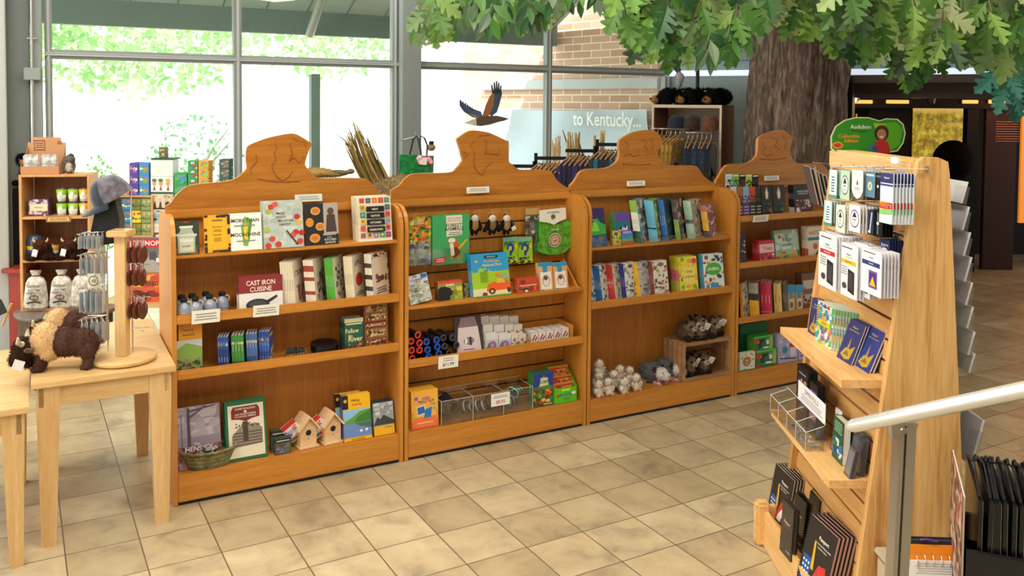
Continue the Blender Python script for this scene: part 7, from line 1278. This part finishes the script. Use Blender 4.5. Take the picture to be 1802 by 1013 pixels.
# magnet tower
tw=thing('sign_tower','tall white tower of stacked picture signs beside the purple boxes','display',TR(0,0,0)); a=aty(265,283,6.38); b=aty(304,283,6.38); z_=.53
zs=[.53]+[aty(280,y,6.38).z for y in (440,400,368,341,310,281)]
for k in range(6):
    mb=MB(); w_=b.x-a.x; h_=zs[k+1]-zs[k]-.002; mb.m=TR(a.x,6.38,zs[k]); mb.box((0,0,0),(w_,.12,h_),'e9e9e4')
    its=[[('m',0,0,1,1,16,['c8d0c8','8a9a8a'],.12)],[('m',0,0,1,1,16,['3a8a4a','8a4a2c','c8d8e0'],.12)],[('r',0,.2,1,.8,'a8b8b8'),('t','SMITTEN',.5,.9,.14,'4a3a34',.8),('m',0,0,1,.7,24,['4a4a4c','8aa8c0','7a8a5a'],.12)],[('r',0,.1,1,.95,'d8ccae'),('m',0,.5,1,.95,10,['a88a6a','c8b890'],.1),('p',[(.1,.1),(.15,.5),(.2,.5),(.24,.1)],'5a3428'),('p',[(.35,.1),(.4,.5),(.46,.5),(.5,.1)],'5a3428'),('e',.75,.34,.12,.18,'4a2c24'),('r',0,0,1,.1,'2c2420')],[('m',0,.5,1,1,6,['f0f0ea'],.1)]+[z for x in (.16,.45,.78) for z in [('e',x,.6,.09,.14,'e09a6a'),('e',x,.78,.11,.1,'3a7a4a' if x<.7 else 'e8a83a'),('p',[(x-.06,.2),(x,.5),(x+.06,.2)],'8a4a5a')]]+[('r',0,0,1,.12,'2f5a34')],[('m',.2,.1,.8,.9,8,['e0e0d8'],.1)]][k]
    art(mb,its,w_,h_); mb.build('sign_panel',tw)
zt_=zs[-1]; mb=MB(); mb.m=TR(a.x,6.38,zt_); mb.box((0,0,0),(b.x-a.x,.16,.012),'1f4a34'); mb.box((.05,.03,.012),(.10,.08,.09),'5a4428'); art(mb,[('r',.1,.1,.9,.9,'8a7a4a'),('m',.15,.2,.85,.8,8,['3a5a2c','c8b07a'],.2)],.05,.078,.05,.012,.03); mb.build('top_box',tw)
dc=thing('display_case','white display case behind the first crest carrying small green and orange boxes','case',TR(0,0,0)); a=aty(306,346,6.35); b=aty(410,346,6.35); MB().mat('frame_light').bbox((a.x,6.35,0),(b.x,6.5,a.z),.005).build('case_body',dc)
zq=a.z+.001
def stackb(x0,x1,n,hh,c,cs,lab,Y=6.37,z=zq):
    p=aty(x0,330,Y);q=aty(x1,330,Y)
    for k in range(n): pbox('small_toy_box',lab+', '+['lowest','second','third','fourth'][k]+' of its pile','toy box',TR(p.x,Y,z+k*(hh+.001)),q.x-p.x,.1,hh,[('r',0,0,1,1,c),('m',.05,.1,.95,.85,16,cs,.14)],c)
stackb(307,329,2,.085,'2f9a4a',['5ab83a','3a8ac8','2a6a3a','7a8a9a'],'green toy case on the white display case')
stackb(331,348,4,.065,'3a9a5a',['8a5a3c','e8e8e0','2a7a4a'],'small green animal box on the white display case')
stackb(349.5,367,4,.065,'e0a02c',['8ac03a','c8583a','5a9ab0'],'small orange animal box on the white display case')
stackb(386,403,4,.068,'3a5a58',['8a6a5a','4a7a4a','b89a8a'],'small dark picture box at the right of the white display case')
# ---------------- goods on the front table ----------------
def at_t(px,py): return atz(px,py,TZ)
sb=at_t(217,634); S1=TR(sb.x,sb.y,TZ+.0005)
sn=thing('keychain_spinner','wooden countertop spinner with a square post and round base on the table','spinner',S1)
MB().mat('maple').lathe([(.001,.004),(.145,.004),(.150,.010),(.150,.02),(.146,.026),(.001,.026)],48).build('base_disc',sn)
ph_=aty(216,404,sb.y).z-TZ
MB().mat('maple_v').bbox((-.026,-.03,.026),(.026,.022,ph_-.03),.002).build('post',sn)
MB().mat('maple').bbox((-.052,-.056,ph_-.03),(.048,.048,ph_),.004).build('post_cap',sn)
tiers=[(ph_-.03,-1),(ph_-.13,-1),(ph_-.29,-1),(ph_-.44,-1)]
mb=MB().mat('chrome')
mb.cyl((-.10,.06,.026),(-.10,.06,ph_+.25),.004); mb.cyl((.02,.06,.026),(.02,.06,ph_+.18),.004)
for z,_ in tiers:
    for y in (.0,.05,.1): mb.cyl((-.1,.06,z+.012),(-.19,y-.05,z+.012),.0022)
    mb.tube([(-.19,-.05,z+.012),(-.19,.05,z+.012)],.0022); mb.cyl((.02,.06,z-.05),(.10,.0,z-.05),.0022); mb.cyl((.02,.06,z-.05),(.10,.08,z-.05),.0022)
mb.build('wire_arms',sn)
kt=thing('keychain','x','keychain',TR(0,0,0)); mb=MB().mat('metalcol'); mb.bbox((-.016,0,-.085),(.016,.003,-.012),.001,'a4adb4'); mb.build('plate',kt); mb=MB().mat('chrome'); mb.tube([(.007*math.cos(i*.9),.001,-.006+.008*math.sin(i*.9)) for i in range(7)],.0014,seg=5,closed=True); mb.build('split_ring',kt)
rnd=random.Random(4); first=True
for t,(z,_) in enumerate(tiers):
    for k in range(13):
        x=-.175+.0085*k*(1 if t else .8); y=-.045+.03*(k%3)+rnd.uniform(-.005,.005); M=S1@TR(x,y,z+.012)@RZ(88+rnd.uniform(-14,14))@SC(1,1,[.8,1.15,1.3,1.3][t])
        lab='flat silver-grey keychain plate, one of the %s hanging tier left of the post'%['top','second','third','lowest'][t]
        if first: kt.matrix_basis=M; kt['label']=lab; kt['group']='silver keychains, top tier'; first=False
        else: dup(kt,M,lab,'silver keychains, %s tier'%['top','second','third','lowest'][t])
lk=thing('leather_keychain','x','keychain',TR(0,0,0)); mb=MB().mat('gloss'); mb.ball((0,0,-.05),(.02,.004,.032),'5c2f1c',14); mb.build('leather_fob',lk); mb=MB().mat('fabric'); mb.box((-.003,-.002,-.02),(.003,.002,.004),'d8d4cc'); mb.box((-.007,-.004,-.03),(-.003,.0,.002),'b8322c'); mb.build('ribbon',lk)
first=True
for t,z in enumerate([ph_-.06,ph_-.17,ph_-.33]):
    for k in range(7):
        M=S1@TR(.035+.010*k,.0+.02*(k%3),z)@RZ(60+rnd.uniform(-30,30))@SC(1.1,1.1,1.25)
        lab='dark brown leather keychain, one of the %s cluster right of the post'%['upper','middle','lower'][t]
        if first: lk.matrix_basis=M; lk['label']=lab; lk['group']='leather keychains, upper cluster'; first=False
        else: dup(lk,M,lab,'leather keychains, %s cluster'%['upper','middle','lower'][t])
tg=MB().mat('fabric'); tg.box((-.03,0,-.07),(.03,.003,0),'e8ddc0'); art(tg,[('e',.5,.5,.4,.36,'4a6a68'),('e',.5,.5,.32,.28,'e0d8c0'),('l',.3,.4,.7,.6,2,'4a6a68')],.06,.07,-.03,-.07); o=tg.build('hang_tag_card',M=S1@TR(-.11,-.06,ph_-.20)); tag(o,'cream tag with an oval print tied with a bow on the spinner','tag')
# caps
def cap(label,M,c1,c2,cb,bill=True):
    r=thing('baseball_cap',label,'cap',M)
    mb=MB().mat('fabric'); sg=24; vs=[]
    for j in range(9):
        f=j/8; rr=math.cos(f*1.5)**.75
        for i in range(sg): a=2*math.pi*i/sg; vs.append((.082*rr*math.cos(a),.095*rr*math.sin(a),.115*math.sin(f*1.5)))
    for j in range(8):
        for i in range(sg):
            a=2*math.pi*(i+.5)/sg; mb.add([vs[q] for q in (j*sg+i,j*sg+(i+1)%sg,(j+1)*sg+(i+1)%sg,(j+1)*sg+i)],[(0,1,2,3)],c2 if math.sin(a)<-.45 else c1,True)
    mb.build('crown',r)
    mb=MB().mat('fabric'); vs=[]; 
    for u in range(9):
        a=math.pi+math.pi*(.12+.76*u/8)
        for v in range(4): q=v/3; vs.append((.084*math.cos(a)*(1-.05*q),(.09+.075*q*math.sin((a-math.pi)))*math.sin(a),.004-.012*q-.018*abs(math.cos(a))**2*q))
    mb.add(vs+[(x,y,z-.004) for x,y,z in vs],[(u*4+v,u*4+v+1,u*4+v+5,u*4+v+4) for u in range(8) for v in range(3)]+[(36+u*4+v+4,36+u*4+v+5,36+u*4+v+1,36+u*4+v) for u in range(8) for v in range(3)],cb,True); mb.build('bill',r)
    mb=MB().mat('fabric'); mb.ball((0,0,.115),.006,c1,8); mb.build('button',r); return r
hp_=aty(192,352,sb.y+.06)
cap('grey baseball cap with navy front and bill hanging above the spinner','x' and TR(hp_.x+.02,sb.y+.06,hp_.z+.01)@RZ(-62)@RX(28)@SC(1.0,1.0,1.0),'7d7884','2a3648','2c3a50')
mb=MB().mat('fabric'); P=[aty(x,y,sb.y+.08) for x,y in [(176,352),(206,345),(215,385),(214,425),(170,432),(160,428)]]; c0=P[0]
mb.prism([(p.x,p.z) for p in P][::-1],sb.y+.05,sb.y+.11,'1b1e20'); o=mb.build('black_tote'); tag(o,'black cloth tote hanging under the grey cap on the spinner','bag')
# plush bison on the table
bz=thing('plush_bison','large plush bison with cream woolly shoulders, in front on the table','plush toy',TR(0,0,0))
BB='553a30';BC_='d6b384';BD='35241b'
blob('plush_body',[((.085,0,.115),(.075,.058,.062),None,BB),((.02,0,.122),(.07,.062,.068),None,BB),((-.055,0,.132),(.062,.068,.082),None,BC_),((-.045,0,.09),(.05,.062,.05),None,BC_),((-.14,0,.092),(.056,.058,.06),None,BD),((-.175,0,.052),(.034,.034,.036),None,BD),((-.13,0,.045),(.03,.03,.035),None,BD),((-.08,.036,.045),(.025,.022,.048),None,BD),((-.07,-.036,.045),(.025,.022,.048),None,'4a3028'),((-.085,-.038,.012),(.028,.022,.012),None,'4a3028'),((.12,.034,.085),(.034,.028,.045),None,BB),((.118,-.034,.085),(.036,.028,.045),None,BB),((.118,.036,.035),(.02,.019,.038),None,BB),((.122,-.036,.035),(.022,.02,.038),None,BB),((.115,-.038,.011),(.026,.021,.011),None,BB),((.112,.038,.011),(.024,.02,.011),None,BB),((.165,0,.12),(.022,.009,.012),RY(40),'6a4a3c')],.006,hair=7000,hairlen=.009,seed=3,parent=bz)
for s in (-1,1): MB().mat('fabric').tube([(-.14,s*.045,.13),(-.15,s*.068,.142),(-.148,s*.076,.168)],[.013,.011,.004],'e2d2b4',10).build('horn',bz)
for s in (-1,1): MB().mat('gloss').ball((-.182,s*.036,.088),.005,'0c0a08',8).build('eye',bz)
for s in (-1,1): MB().mat('fabric').ball((-.108,s*.062,.105),(.022,.007,.012),'6a4a38',10).build('ear',bz)
mb=MB().mat('matte'); mb.m=TR(-.15,-.068,.045)@RY(20); mb.box((-.022,-.001,-.022),(.022,0,.022),'dcdce4'); mb.build('hang_tag',bz)
p=at_t(100,652); bz.matrix_basis=TR(p.x-.0,p.y+.03,TZ+.0005)@RZ(14)@SC(1.04,1.04,1.04)
p=at_t(122,622); dup(bz,TR(p.x-.04,p.y+.085,TZ+.0005)@RZ(4)@SC(.97,.97,.97),'second plush bison with cream shoulders, behind the front one on the table')
# tilted board and small stand on the lower table
mb=MB().mat('matte'); a=atz(-30,640,.70); M=TR(-2.72,4.28,.701)@RZ(28)@RX(-52)
mb.box((-.45,0,0),(.10,.012,.30),'b59f8c'); mb.box((-.45,-.001,.295),(.10,.013,.31),'eceae6'); o=mb.build('sign_board',M=M); tag(o,'tan board with a white top edge tilted back on the lower table','board')
es=thing('small_easel','small dark-topped wooden easel at the far left beyond the tables','easel',TR(*aty(4,575,5.3))); es.location.z=.62
mb=MB().mat('pine'); mb.cyl((.0,0,0),(.06,0,.14),.008); mb.cyl((-.1,0,0),(-.04,.05,.14),.008); mb.build('easel_leg',es); mb=MB().mat('black'); mb.m=TR(-.02,0,.06)@RY(-25); mb.box((-.14,-.01,0),(.06,.0,.09)); mb.build('slate',es)
# ---------------- right background: cabinet and clothes ----------------
CF=TR(1.435,8.35,0)@RZ(-25.4)
cbn=thing('tall_cabinet','tall brown open cabinet of caps and shirts left of the tree trunk','cabinet',CF); CW=.66;CZ=2.015
for x in (0,CW-.025): MB().mat('cabinet').box((x,.01,0),(x+.025,.6,CZ)).build('side_panel',cbn)
MB().mat('cabinet').box((.025,.01,CZ-.03),(CW-.025,.6,CZ)).build('top_panel',cbn)
mb=MB().mat('frame_cream'); mb.box((0,-.002,CZ-.028),(CW,.012,CZ)); mb.box((-.001,-.002,0),(.018,.012,CZ-.028)); mb.box((CW-.018,-.002,0),(CW+.001,.012,CZ-.028)); mb.build('edge_trim',cbn)
mb=MB().mat('frame_cream')
for k in range(14): mb.bbox((.025,.50,.4+k*.115),(CW-.025,.515,.505+k*.115),.004)
mb.build('slat_panel',cbn); 
for xa,xb,z in ((.05,.36,1.79),(.38,.63,1.76)):
    mb=MB().mat('chrome'); mb.tube([(xa,-.2,z),(xb,-.2,z),(xb,.5,z)],.008,seg=8); mb.build('arm',cbn)
for k,(x,c1,c2,l) in enumerate([(.22,'262a44','30345a','navy cap in the cabinet, leftmost of three'),(.37,'4a3428','5a4032','dark brown cap in the cabinet, middle of three'),(.53,'8a5238','9a6244','rust-brown cap in the cabinet, rightmost of three')]): cap(l,CF@TR(x,.12,1.79)@RZ(175)@RX(-15)@SC(1.15,1.15,1.15),c1,c2,c2)
def shirt(name,label,M,col,grp=None,w=.46,h=.66):
    r=thing(name,label,'shirt',M,grp)
    mb=MB().mat('fabric'); out=[(-.06,0),(-.09,-.01),(-w*.44,-.06),(-w*.52,-.26),(-w*.40,-.29),(-w*.36,-.16),(-w*.35,-h),(w*.35,-h),(w*.36,-.16),(w*.40,-.29),(w*.52,-.26),(w*.44,-.06),(.09,-.01),(.06,0),(.0,-.025)]
    n=len(out); front=[(x,-.022-.008*math.sin(i*1.9),z) for i,(x,z) in enumerate(out)]; back=[(x,.022,z) for x,z in out]; mid=[(x*1.02,0,z) for x,z in out]
    mb.add(front+[(0,-.03,-.3)],[(i,(i+1)%n,n) for i in range(n)],col,True); mb.add(back+[(0,.03,-.3)],[((i+1)%n,i,n) for i in range(n)],col,True)
    mb.add(front+back,[(i,i+n,(i+1)%n+n,(i+1)%n) for i in range(n)],col,True); mb.build('garment',r)
    mb=MB().mat('pine'); mb.tube([(-.2,0,-.045),(0,0,.03),(.2,0,-.045)],.007,seg=6); mb.build('hanger',r)
    mb=MB().mat('chrome'); mb.tube([(0,0,.03),(0,0,.055),(.015,0,.07),(.0,0,.085),(-.012,0,.075)],.002,seg=5); mb.build('hanger_hook',r); return r
YS_=['c89a34','c08f2c','d0a03c','b8862a','c6983a','cda03e','bd8e30']
sh=None
for k in range(7):
    M=CF@TR(.07+.042*k,-.2,1.79-.085)@RZ(74+(k*5)%7); 
    o=shirt('hooded_shirt','mustard yellow shirt on the arm of the cabinet, number %s from the front'%['one','two','three','four','five','six','seven'][k],M,YS_[k],'mustard shirts in the cabinet',.40,.6)
for k in range(6):
    M=CF@TR(.40+.042*k,-.2,1.76-.085)@RZ(96-(k*5)%7); shirt('hooded_shirt','navy shirt on the right arm of the cabinet, number %s from the front'%['one','two','three','four','five','six'][k],M,['2a3f5e','1c2a44','31496a','223450','2d4464','1a2438'][k],'navy shirts in the cabinet',.36,.6)
# bears on the cabinet
bb_=thing('plush_bear','x','plush toy',TR(0,0,0)); blob('plush_body',[((0,.16,.07),(.10,.16,.075),None,'0f0f12'),((0,-.02,.075),(.075,.08,.068),None,'0f0f12'),((0,-.10,.05),(.036,.05,.032),None,'0f0f12'),((.0,-.14,.042),(.036,.038,.028),None,'b07a48'),((-.055,.02,.135),(.022,.014,.022),None,'0f0f12'),((.055,.02,.135),(.022,.014,.022),None,'0f0f12'),((-.075,-.06,.025),(.03,.06,.025),None,'121215'),((.075,-.06,.025),(.03,.06,.025),None,'121215')],.01,hair=3000,hairlen=.014,parent=bb_)
MB().mat('gloss').ball((0,-.178,.05),(.013,.009,.01),'08080a',10).build('nose',bb_); MB().mat('matte').ball((-.05,-.045,.12),(.018,.012,.006),'d8d4cc',8).build('ear_tag',bb_)
BL=['black plush bear lying on the cabinet, leftmost with its snout over the edge','black plush bear lying on the cabinet, middle of three','black plush bear lying on the cabinet, right one with a tan paw']
for k,(x,y,a) in enumerate([(.12,.08,-48),(.33,.12,-30),(.52,.2,-10)]):
    M=CF@TR(x,y+.08,CZ+.001)@RZ(a)@SC(1.1,1.1,1.1)
    if k==0: bb_.matrix_basis=M; bb_['label']=BL[0]; bb_['group']='black plush bears on the cabinet'
    else: dup(bb_,M,BL[k])
fg=blob('small_figurine',[((0,0,.05),(.03,.025,.05),None,'8a8e98'),((0,0,.12),(.035,.025,.035),None,'a8a8ac'),((0,0,.175),(.016,.016,.02),None,'3a2a24'),((-.035,0,.1),(.012,.012,.04),None,'77777f'),((.035,0,.1),(.012,.012,.04),None,'77777f')],.007,matname='print',M=CF@TR(.2,.24,CZ+.165)); tag(fg,'small grey figurine standing above the bears beside the black pole','figurine')
po=MB().mat('blackmetal').cyl((0,0,0),(0,0,CEIL-CZ-.16),.018,seg=10).build('hanging_pole',M=CF@TR(.34,.40,CZ+.16)); tag(po,'thin black pole hanging from the ceiling over the cabinet','pole')
# clothes racks in front of the window
def rk_z(y,Y): return aty(980,y,Y).z
RKY=7.75
cr4=thing('clothing_rack','black clothing rack with arms at stepped heights before the window','rack',TR(0,0,0))
arms=[(893,940,289,940),(943,997,275,943),(995,1048,262,1047),(1051,1100,251,1051)]
for x0,x1,y,xp in arms:
    a=aty(x0,y,RKY);b=aty(x1,y,RKY);c=aty(xp,y,RKY); MB().mat('blackmetal').box((a.x,RKY-.012,a.z-.03),(b.x,RKY+.012,a.z)).build('arm',cr4); MB().mat('blackmetal').box((c.x-.015,RKY-.015,0),(c.x+.015,RKY+.015,a.z+.03)).build('post',cr4)
def racked(x0,x1,y,cols,lab,grp,Y=RKY,n=10,dz=.09):
    a=aty(x0,y,Y);b=aty(x1,y,Y); r=None
    for k in range(n):
        M=TR(a.x+(b.x-a.x)*(k+.5)/n,Y,a.z-dz)@RZ(62+((k*37)%7-3)*2)
        shirt('hanging_shirt',lab+', %s of the row'%['leftmost','second','third','fourth','fifth','sixth','seventh','eighth','ninth','tenth'][k],M,cols[k%len(cols)],grp,.44,.7)
racked(946,1002,275,['1a2026','20262e','151a20','232a33'],'charcoal shirt on the second rack arm','charcoal shirts on the rack',n=10)
racked(1000,1052,262,['33256a','2a1f58','1a1f2c','3a2a78'],'purple or navy shirt on the third rack arm','purple shirts on the rack',n=8)
racked(1055,1098,251,['2a3a40','1a7a9a','20242a','2b2f33'],'grey or teal shirt on the fourth rack arm','teal shirts on the rack',n=7)
racked(897,938,289,['3a3a44','2a2a34'],'dark shirt on the first rack arm, mostly behind the crest','dark shirts on the first arm',n=5,dz=.10)
# reed bundles and branches
def bundle(label,px,yt,yb,Y,w,cols,n=26,lean=0,base=None,mat='matte'):
    p=aty(px,yt,Y); r=thing('reed_bundle',label,'dried reeds',TR(p.x,Y,0)); mb=MB().mat(mat); rnd=random.Random(int(px))
    for k in range(n):
        x=rnd.uniform(-w,w); y=rnd.uniform(-w,w); h=p.z*rnd.uniform(.93,1.0); mb.tube([(x*.5-lean,y*.5,.25),(x*.8-lean*.5,y,h*.6),(x+rnd.uniform(-.01,.01),y,h)],rnd.uniform(.004,.009),rnd.choice(cols),5)
    mb.build('reeds',r); MB().mat('stump_side').lathe([(.001,0),(.12,0),(.14,.2),(.1,.5),(.09,.5),(.12,.2),(.001,.02)],16).build('vase',r); r_=r
    r.children[-1].matrix_basis=TR(-lean,0,0); return r
RC=['d8b880','c8a46a','e0c894','b8925a']
bundle('thin bundle of pale reeds before the window, leftmost of three',978,236,290,8.15,.035,RC,14); bundle('thick bundle of pale reeds before the window with a dead branch',1009,229,290,8.1,.06,RC,30); bundle('small bundle of pale reeds before the window, rightmost of three',1055,228,256,8.0,.04,RC,16)
mb=MB().mat('bark'); a=aty(990,228,8.2); mb.tube([a+Vector((0,0,-.0)),aty(997,250,8.2),aty(1010,262,8.2),aty(1025,275,8.2)],[.004,.007,.009,.012],seg=5); mb.tube([aty(1020,232,8.2),aty(1019,250,8.2),aty(1022,262,8.2),aty(1032,285,8.2),aty(1034,420,8.2)],[.003,.005,.007,.01,.012],seg=5); mb.tube([aty(1012,262,8.2),aty(1034,290,8.2)],.008,seg=5); o=mb.build('dead_branch'); tag(o,'thin bare dead branch beside the thick reed bundle','branch')
# leaning grain bundle
gb=thing('stalk_bundle','large leaning bundle of golden-brown dried stalks behind the first bookcase','dried stalks',TR(0,0,0)); mb=MB().mat('matte'); rnd=random.Random(12)
for k in range(130):
    f=rnd.uniform(0,1); tip=aty(604+f*52+rnd.uniform(-3,3),208+abs(f-.35)*80+rnd.uniform(-4,26),6.45); bs=aty(655+f*42,360+rnd.uniform(-20,0),6.45); dy=rnd.uniform(-.08,.08); m1=tip.lerp(bs,.5)+Vector((rnd.uniform(-.02,.02),dy,0))
    q=bs.lerp(tip,-.9); mb.tube([Vector((q.x,6.45+dy*.4,max(.3,q.z))),bs+Vector((0,dy,0)),m1,tip+Vector((0,dy,0))],[.005,.006,.006,.0015],rnd.choice(['8a7434','a58a3e','6a5a30','b89a4c','4a4028','c8b070']),4)
mb.tube([aty(588,234,6.4),aty(605,245,6.4),aty(618,262,6.4),aty(626,280,6.4)],[.002,.004,.005,.006],'5a4c3a',5); mb.build('stalks',gb)
mb=MB().mat('stump_side'); c=aty(735,340,6.45); mb.m=TR(c.x+.0,6.45,0); mb.lathe([(.001,0),(.2,0),(.24,.4),(.2,.9),(.18,.9),(.2,.4),(.001,.03)],20); mb.build('urn',gb); gb.children[-1].location.x=-.16
sh_=blob('seed_mound',[((0,0,.0),(.17,.14,.16),None,'8a7350'),((.09,.0,.03),(.12,.12,.16),None,'94805c'),((-.08,0,-.03),(.1,.1,.12),None,'7d6848')],.012,hair=6000,hairlen=.016,seed=6,M=TR(*aty(684,352,6.3))); tag(sh_,'rounded mound of brown dried seed heads behind the gap between two crests','seed heads')
for o_,c_ in ((sh_,0),): pass
ft=blob('seed_tray',[((0,0,0),(.14,.08,.035),None,'a88c54'),((.1,0,-.01),(.1,.06,.02),None,'8a744a')],.01,hair=2500,hairlen=.01,M=TR(*aty(556,304,6.2))); tag(ft,'low heap of golden seeds beside the bison-head crest','seed heads')
lz=blob('plush_otter',[((0,0,0),(.085,.03,.022),None,'6a6250'),((.09,0,.012),(.03,.024,.02),None,'8a6a50'),((-.09,0,0),(.05,.018,.014),None,'5a5648')],.007,hair=900,hairlen=.006,M=TR(*aty(595,304,6.2))); tag(lz,'small grey-brown stuffed animal lying beside the golden seeds','plush toy')
sd=thing('display_stand','narrow dark stand holding seeds and stuffed animal behind the first crest','stand',TR(0,0,0)); a=aty(530,312,6.2);b=aty(625,312,6.2); MB().mat('exh_frame').box((a.x,6.1,a.z-.02),(b.x,6.3,a.z-.012)).build('top',sd); MB().mat('exh_frame').box((a.x+.1,6.15,0),(b.x-.1,6.25,a.z-.02)).build('pedestal',sd)
# green totes on the column
hk=thing('wire_hook','thin steel wall hook on the window column holding the totes','hook',TR(0,0,0)); hY=6.9
a=aty(703,247,hY);b=aty(733,240,hY); mb=MB().mat('chrome'); mb.tube([a+Vector((-.02,.72,0)),a,b,aty(731,232,hY)],.004,seg=6); mb.build('hook_wire',hk)
def tote(label,pts,col,Y,flowers=False,hp=None):
    r=thing('tote_bag',label,'bag',TR(0,0,0)); P=[aty(x,y,Y) for x,y in pts]; mb=MB().mat('fabric'); mb.prism([(p.x,p.z) for p in P][::-1],Y,Y+.05,col); mb.build('bag_body',r)
    mb=MB().mat('fabric'); mb.tube([aty(x,y,Y+.02) for x,y in hp],.008,'2c3a34',6); mb.build('strap',r)
    if flowers:
        mb=MB().mat('matte'); rnd=random.Random(2)
        for k in range(26): q=aty(rnd.uniform(734,760),rnd.uniform(274,287),Y-.003-.0003*k); mb.ball((q.x,q.y,q.z),(.018,.002,.016),rnd.choice(['d87a90','f0b8c4','b84a68','e89aac','f4e0e4']),8)
        mb.build('flower_print',r); q=aty(747,283,Y-.014); MB().mat('matte').box((q.x-.018,Y-.02,q.z-.03),(q.x+.018,Y-.018,q.z+.025),'e4e4da').build('price_tag',r)
tote('bright green tote with dark straps hanging by the window column',[(703,272),(733,272),(744,280),(744,325),(718,345),(701,345)],'0f9a4a',6.75,False,[(721,272),(727,245),(733,239),(736,245),(741,272)])
tote('green tote with pink flowers and a price tag, right of the plain green one',[(735,274),(763,274),(761,330),(738,330)],'1a8a48',6.70,True,[(741,274),(739,248),(741,239),(747,243),(752,256),(751,274)])
or_=thing('hanging_ornament','small tan shell-shaped ornament hanging in the second large window','ornament',TR(*aty(759,257,6.9))); MB().mat('fabric').ball((0,0,-.01),(.035,.02,.03),'b0986a',10).build('shell',or_); mb=MB().mat('black'); mb.cyl((0,0,.015),(0,0,.04),.02); mb.tube([(0,0,.04),(0,0,CEIL-aty(759,257,6.9).z)],.001,seg=4); mb.build('cord',or_)
# eagle on the glass
eg=thing('eagle_suncatcher','flying eagle decoration with raised wings fixed to the window glass','decoration',BM)
EV=WV-.005
def epoly(pts,col,k=0):
    q=[onv(700+x/3.218,y/3.218,EV) for x,y in pts]; mb.prism([(p.x,p.z) for p in q],EV-.004-.001*k,EV-.001*k,col)
mb=MB(); epoly([(378,695),(400,684),(440,672),(500,655),(560,655),(600,664),(628,672),(600,684),(570,690),(520,706),(470,714),(440,712),(410,704)],'6a5a52'); mb.build('body',eg)
mb=MB(); epoly([(378,697),(400,684),(442,672),(446,712),(410,704)],'e4e4de',1); mb.build('head',eg)
mb=MB(); epoly([(445,670),(348,565),(350,600),(372,632),(420,662)],'4a5a7a',0); epoly([(348,565),(380,590),(425,615),(470,632),(478,655),(445,672),(400,630)],'5a6f96',1); epoly([(400,640),(440,655),(460,668),(440,668)],'c8935a',2)
for k in range(6): epoly([(350+13*k,572+10*k),(356+13*k,560+9*k),(366+13*k,590+9*k)],'3a4a6a',1)
mb.build('wing',eg)
mb=MB(); epoly([(455,668),(480,650),(500,590),(520,545),(545,520),(560,560),(540,610),(520,650),(490,668)],'b0764a',0); epoly([(520,650),(540,600),(548,520),(585,510),(590,530),(575,590),(560,635),(530,658)],'4a6078',1)
for k,(x,y) in enumerate([(530,480),(545,466),(558,458),(570,468),(582,484)]): epoly([(533+10*k,530),(x-3,y),(x+4,y),(545+10*k,528)],'3c3f4c',1)
mb.build('wing',eg)
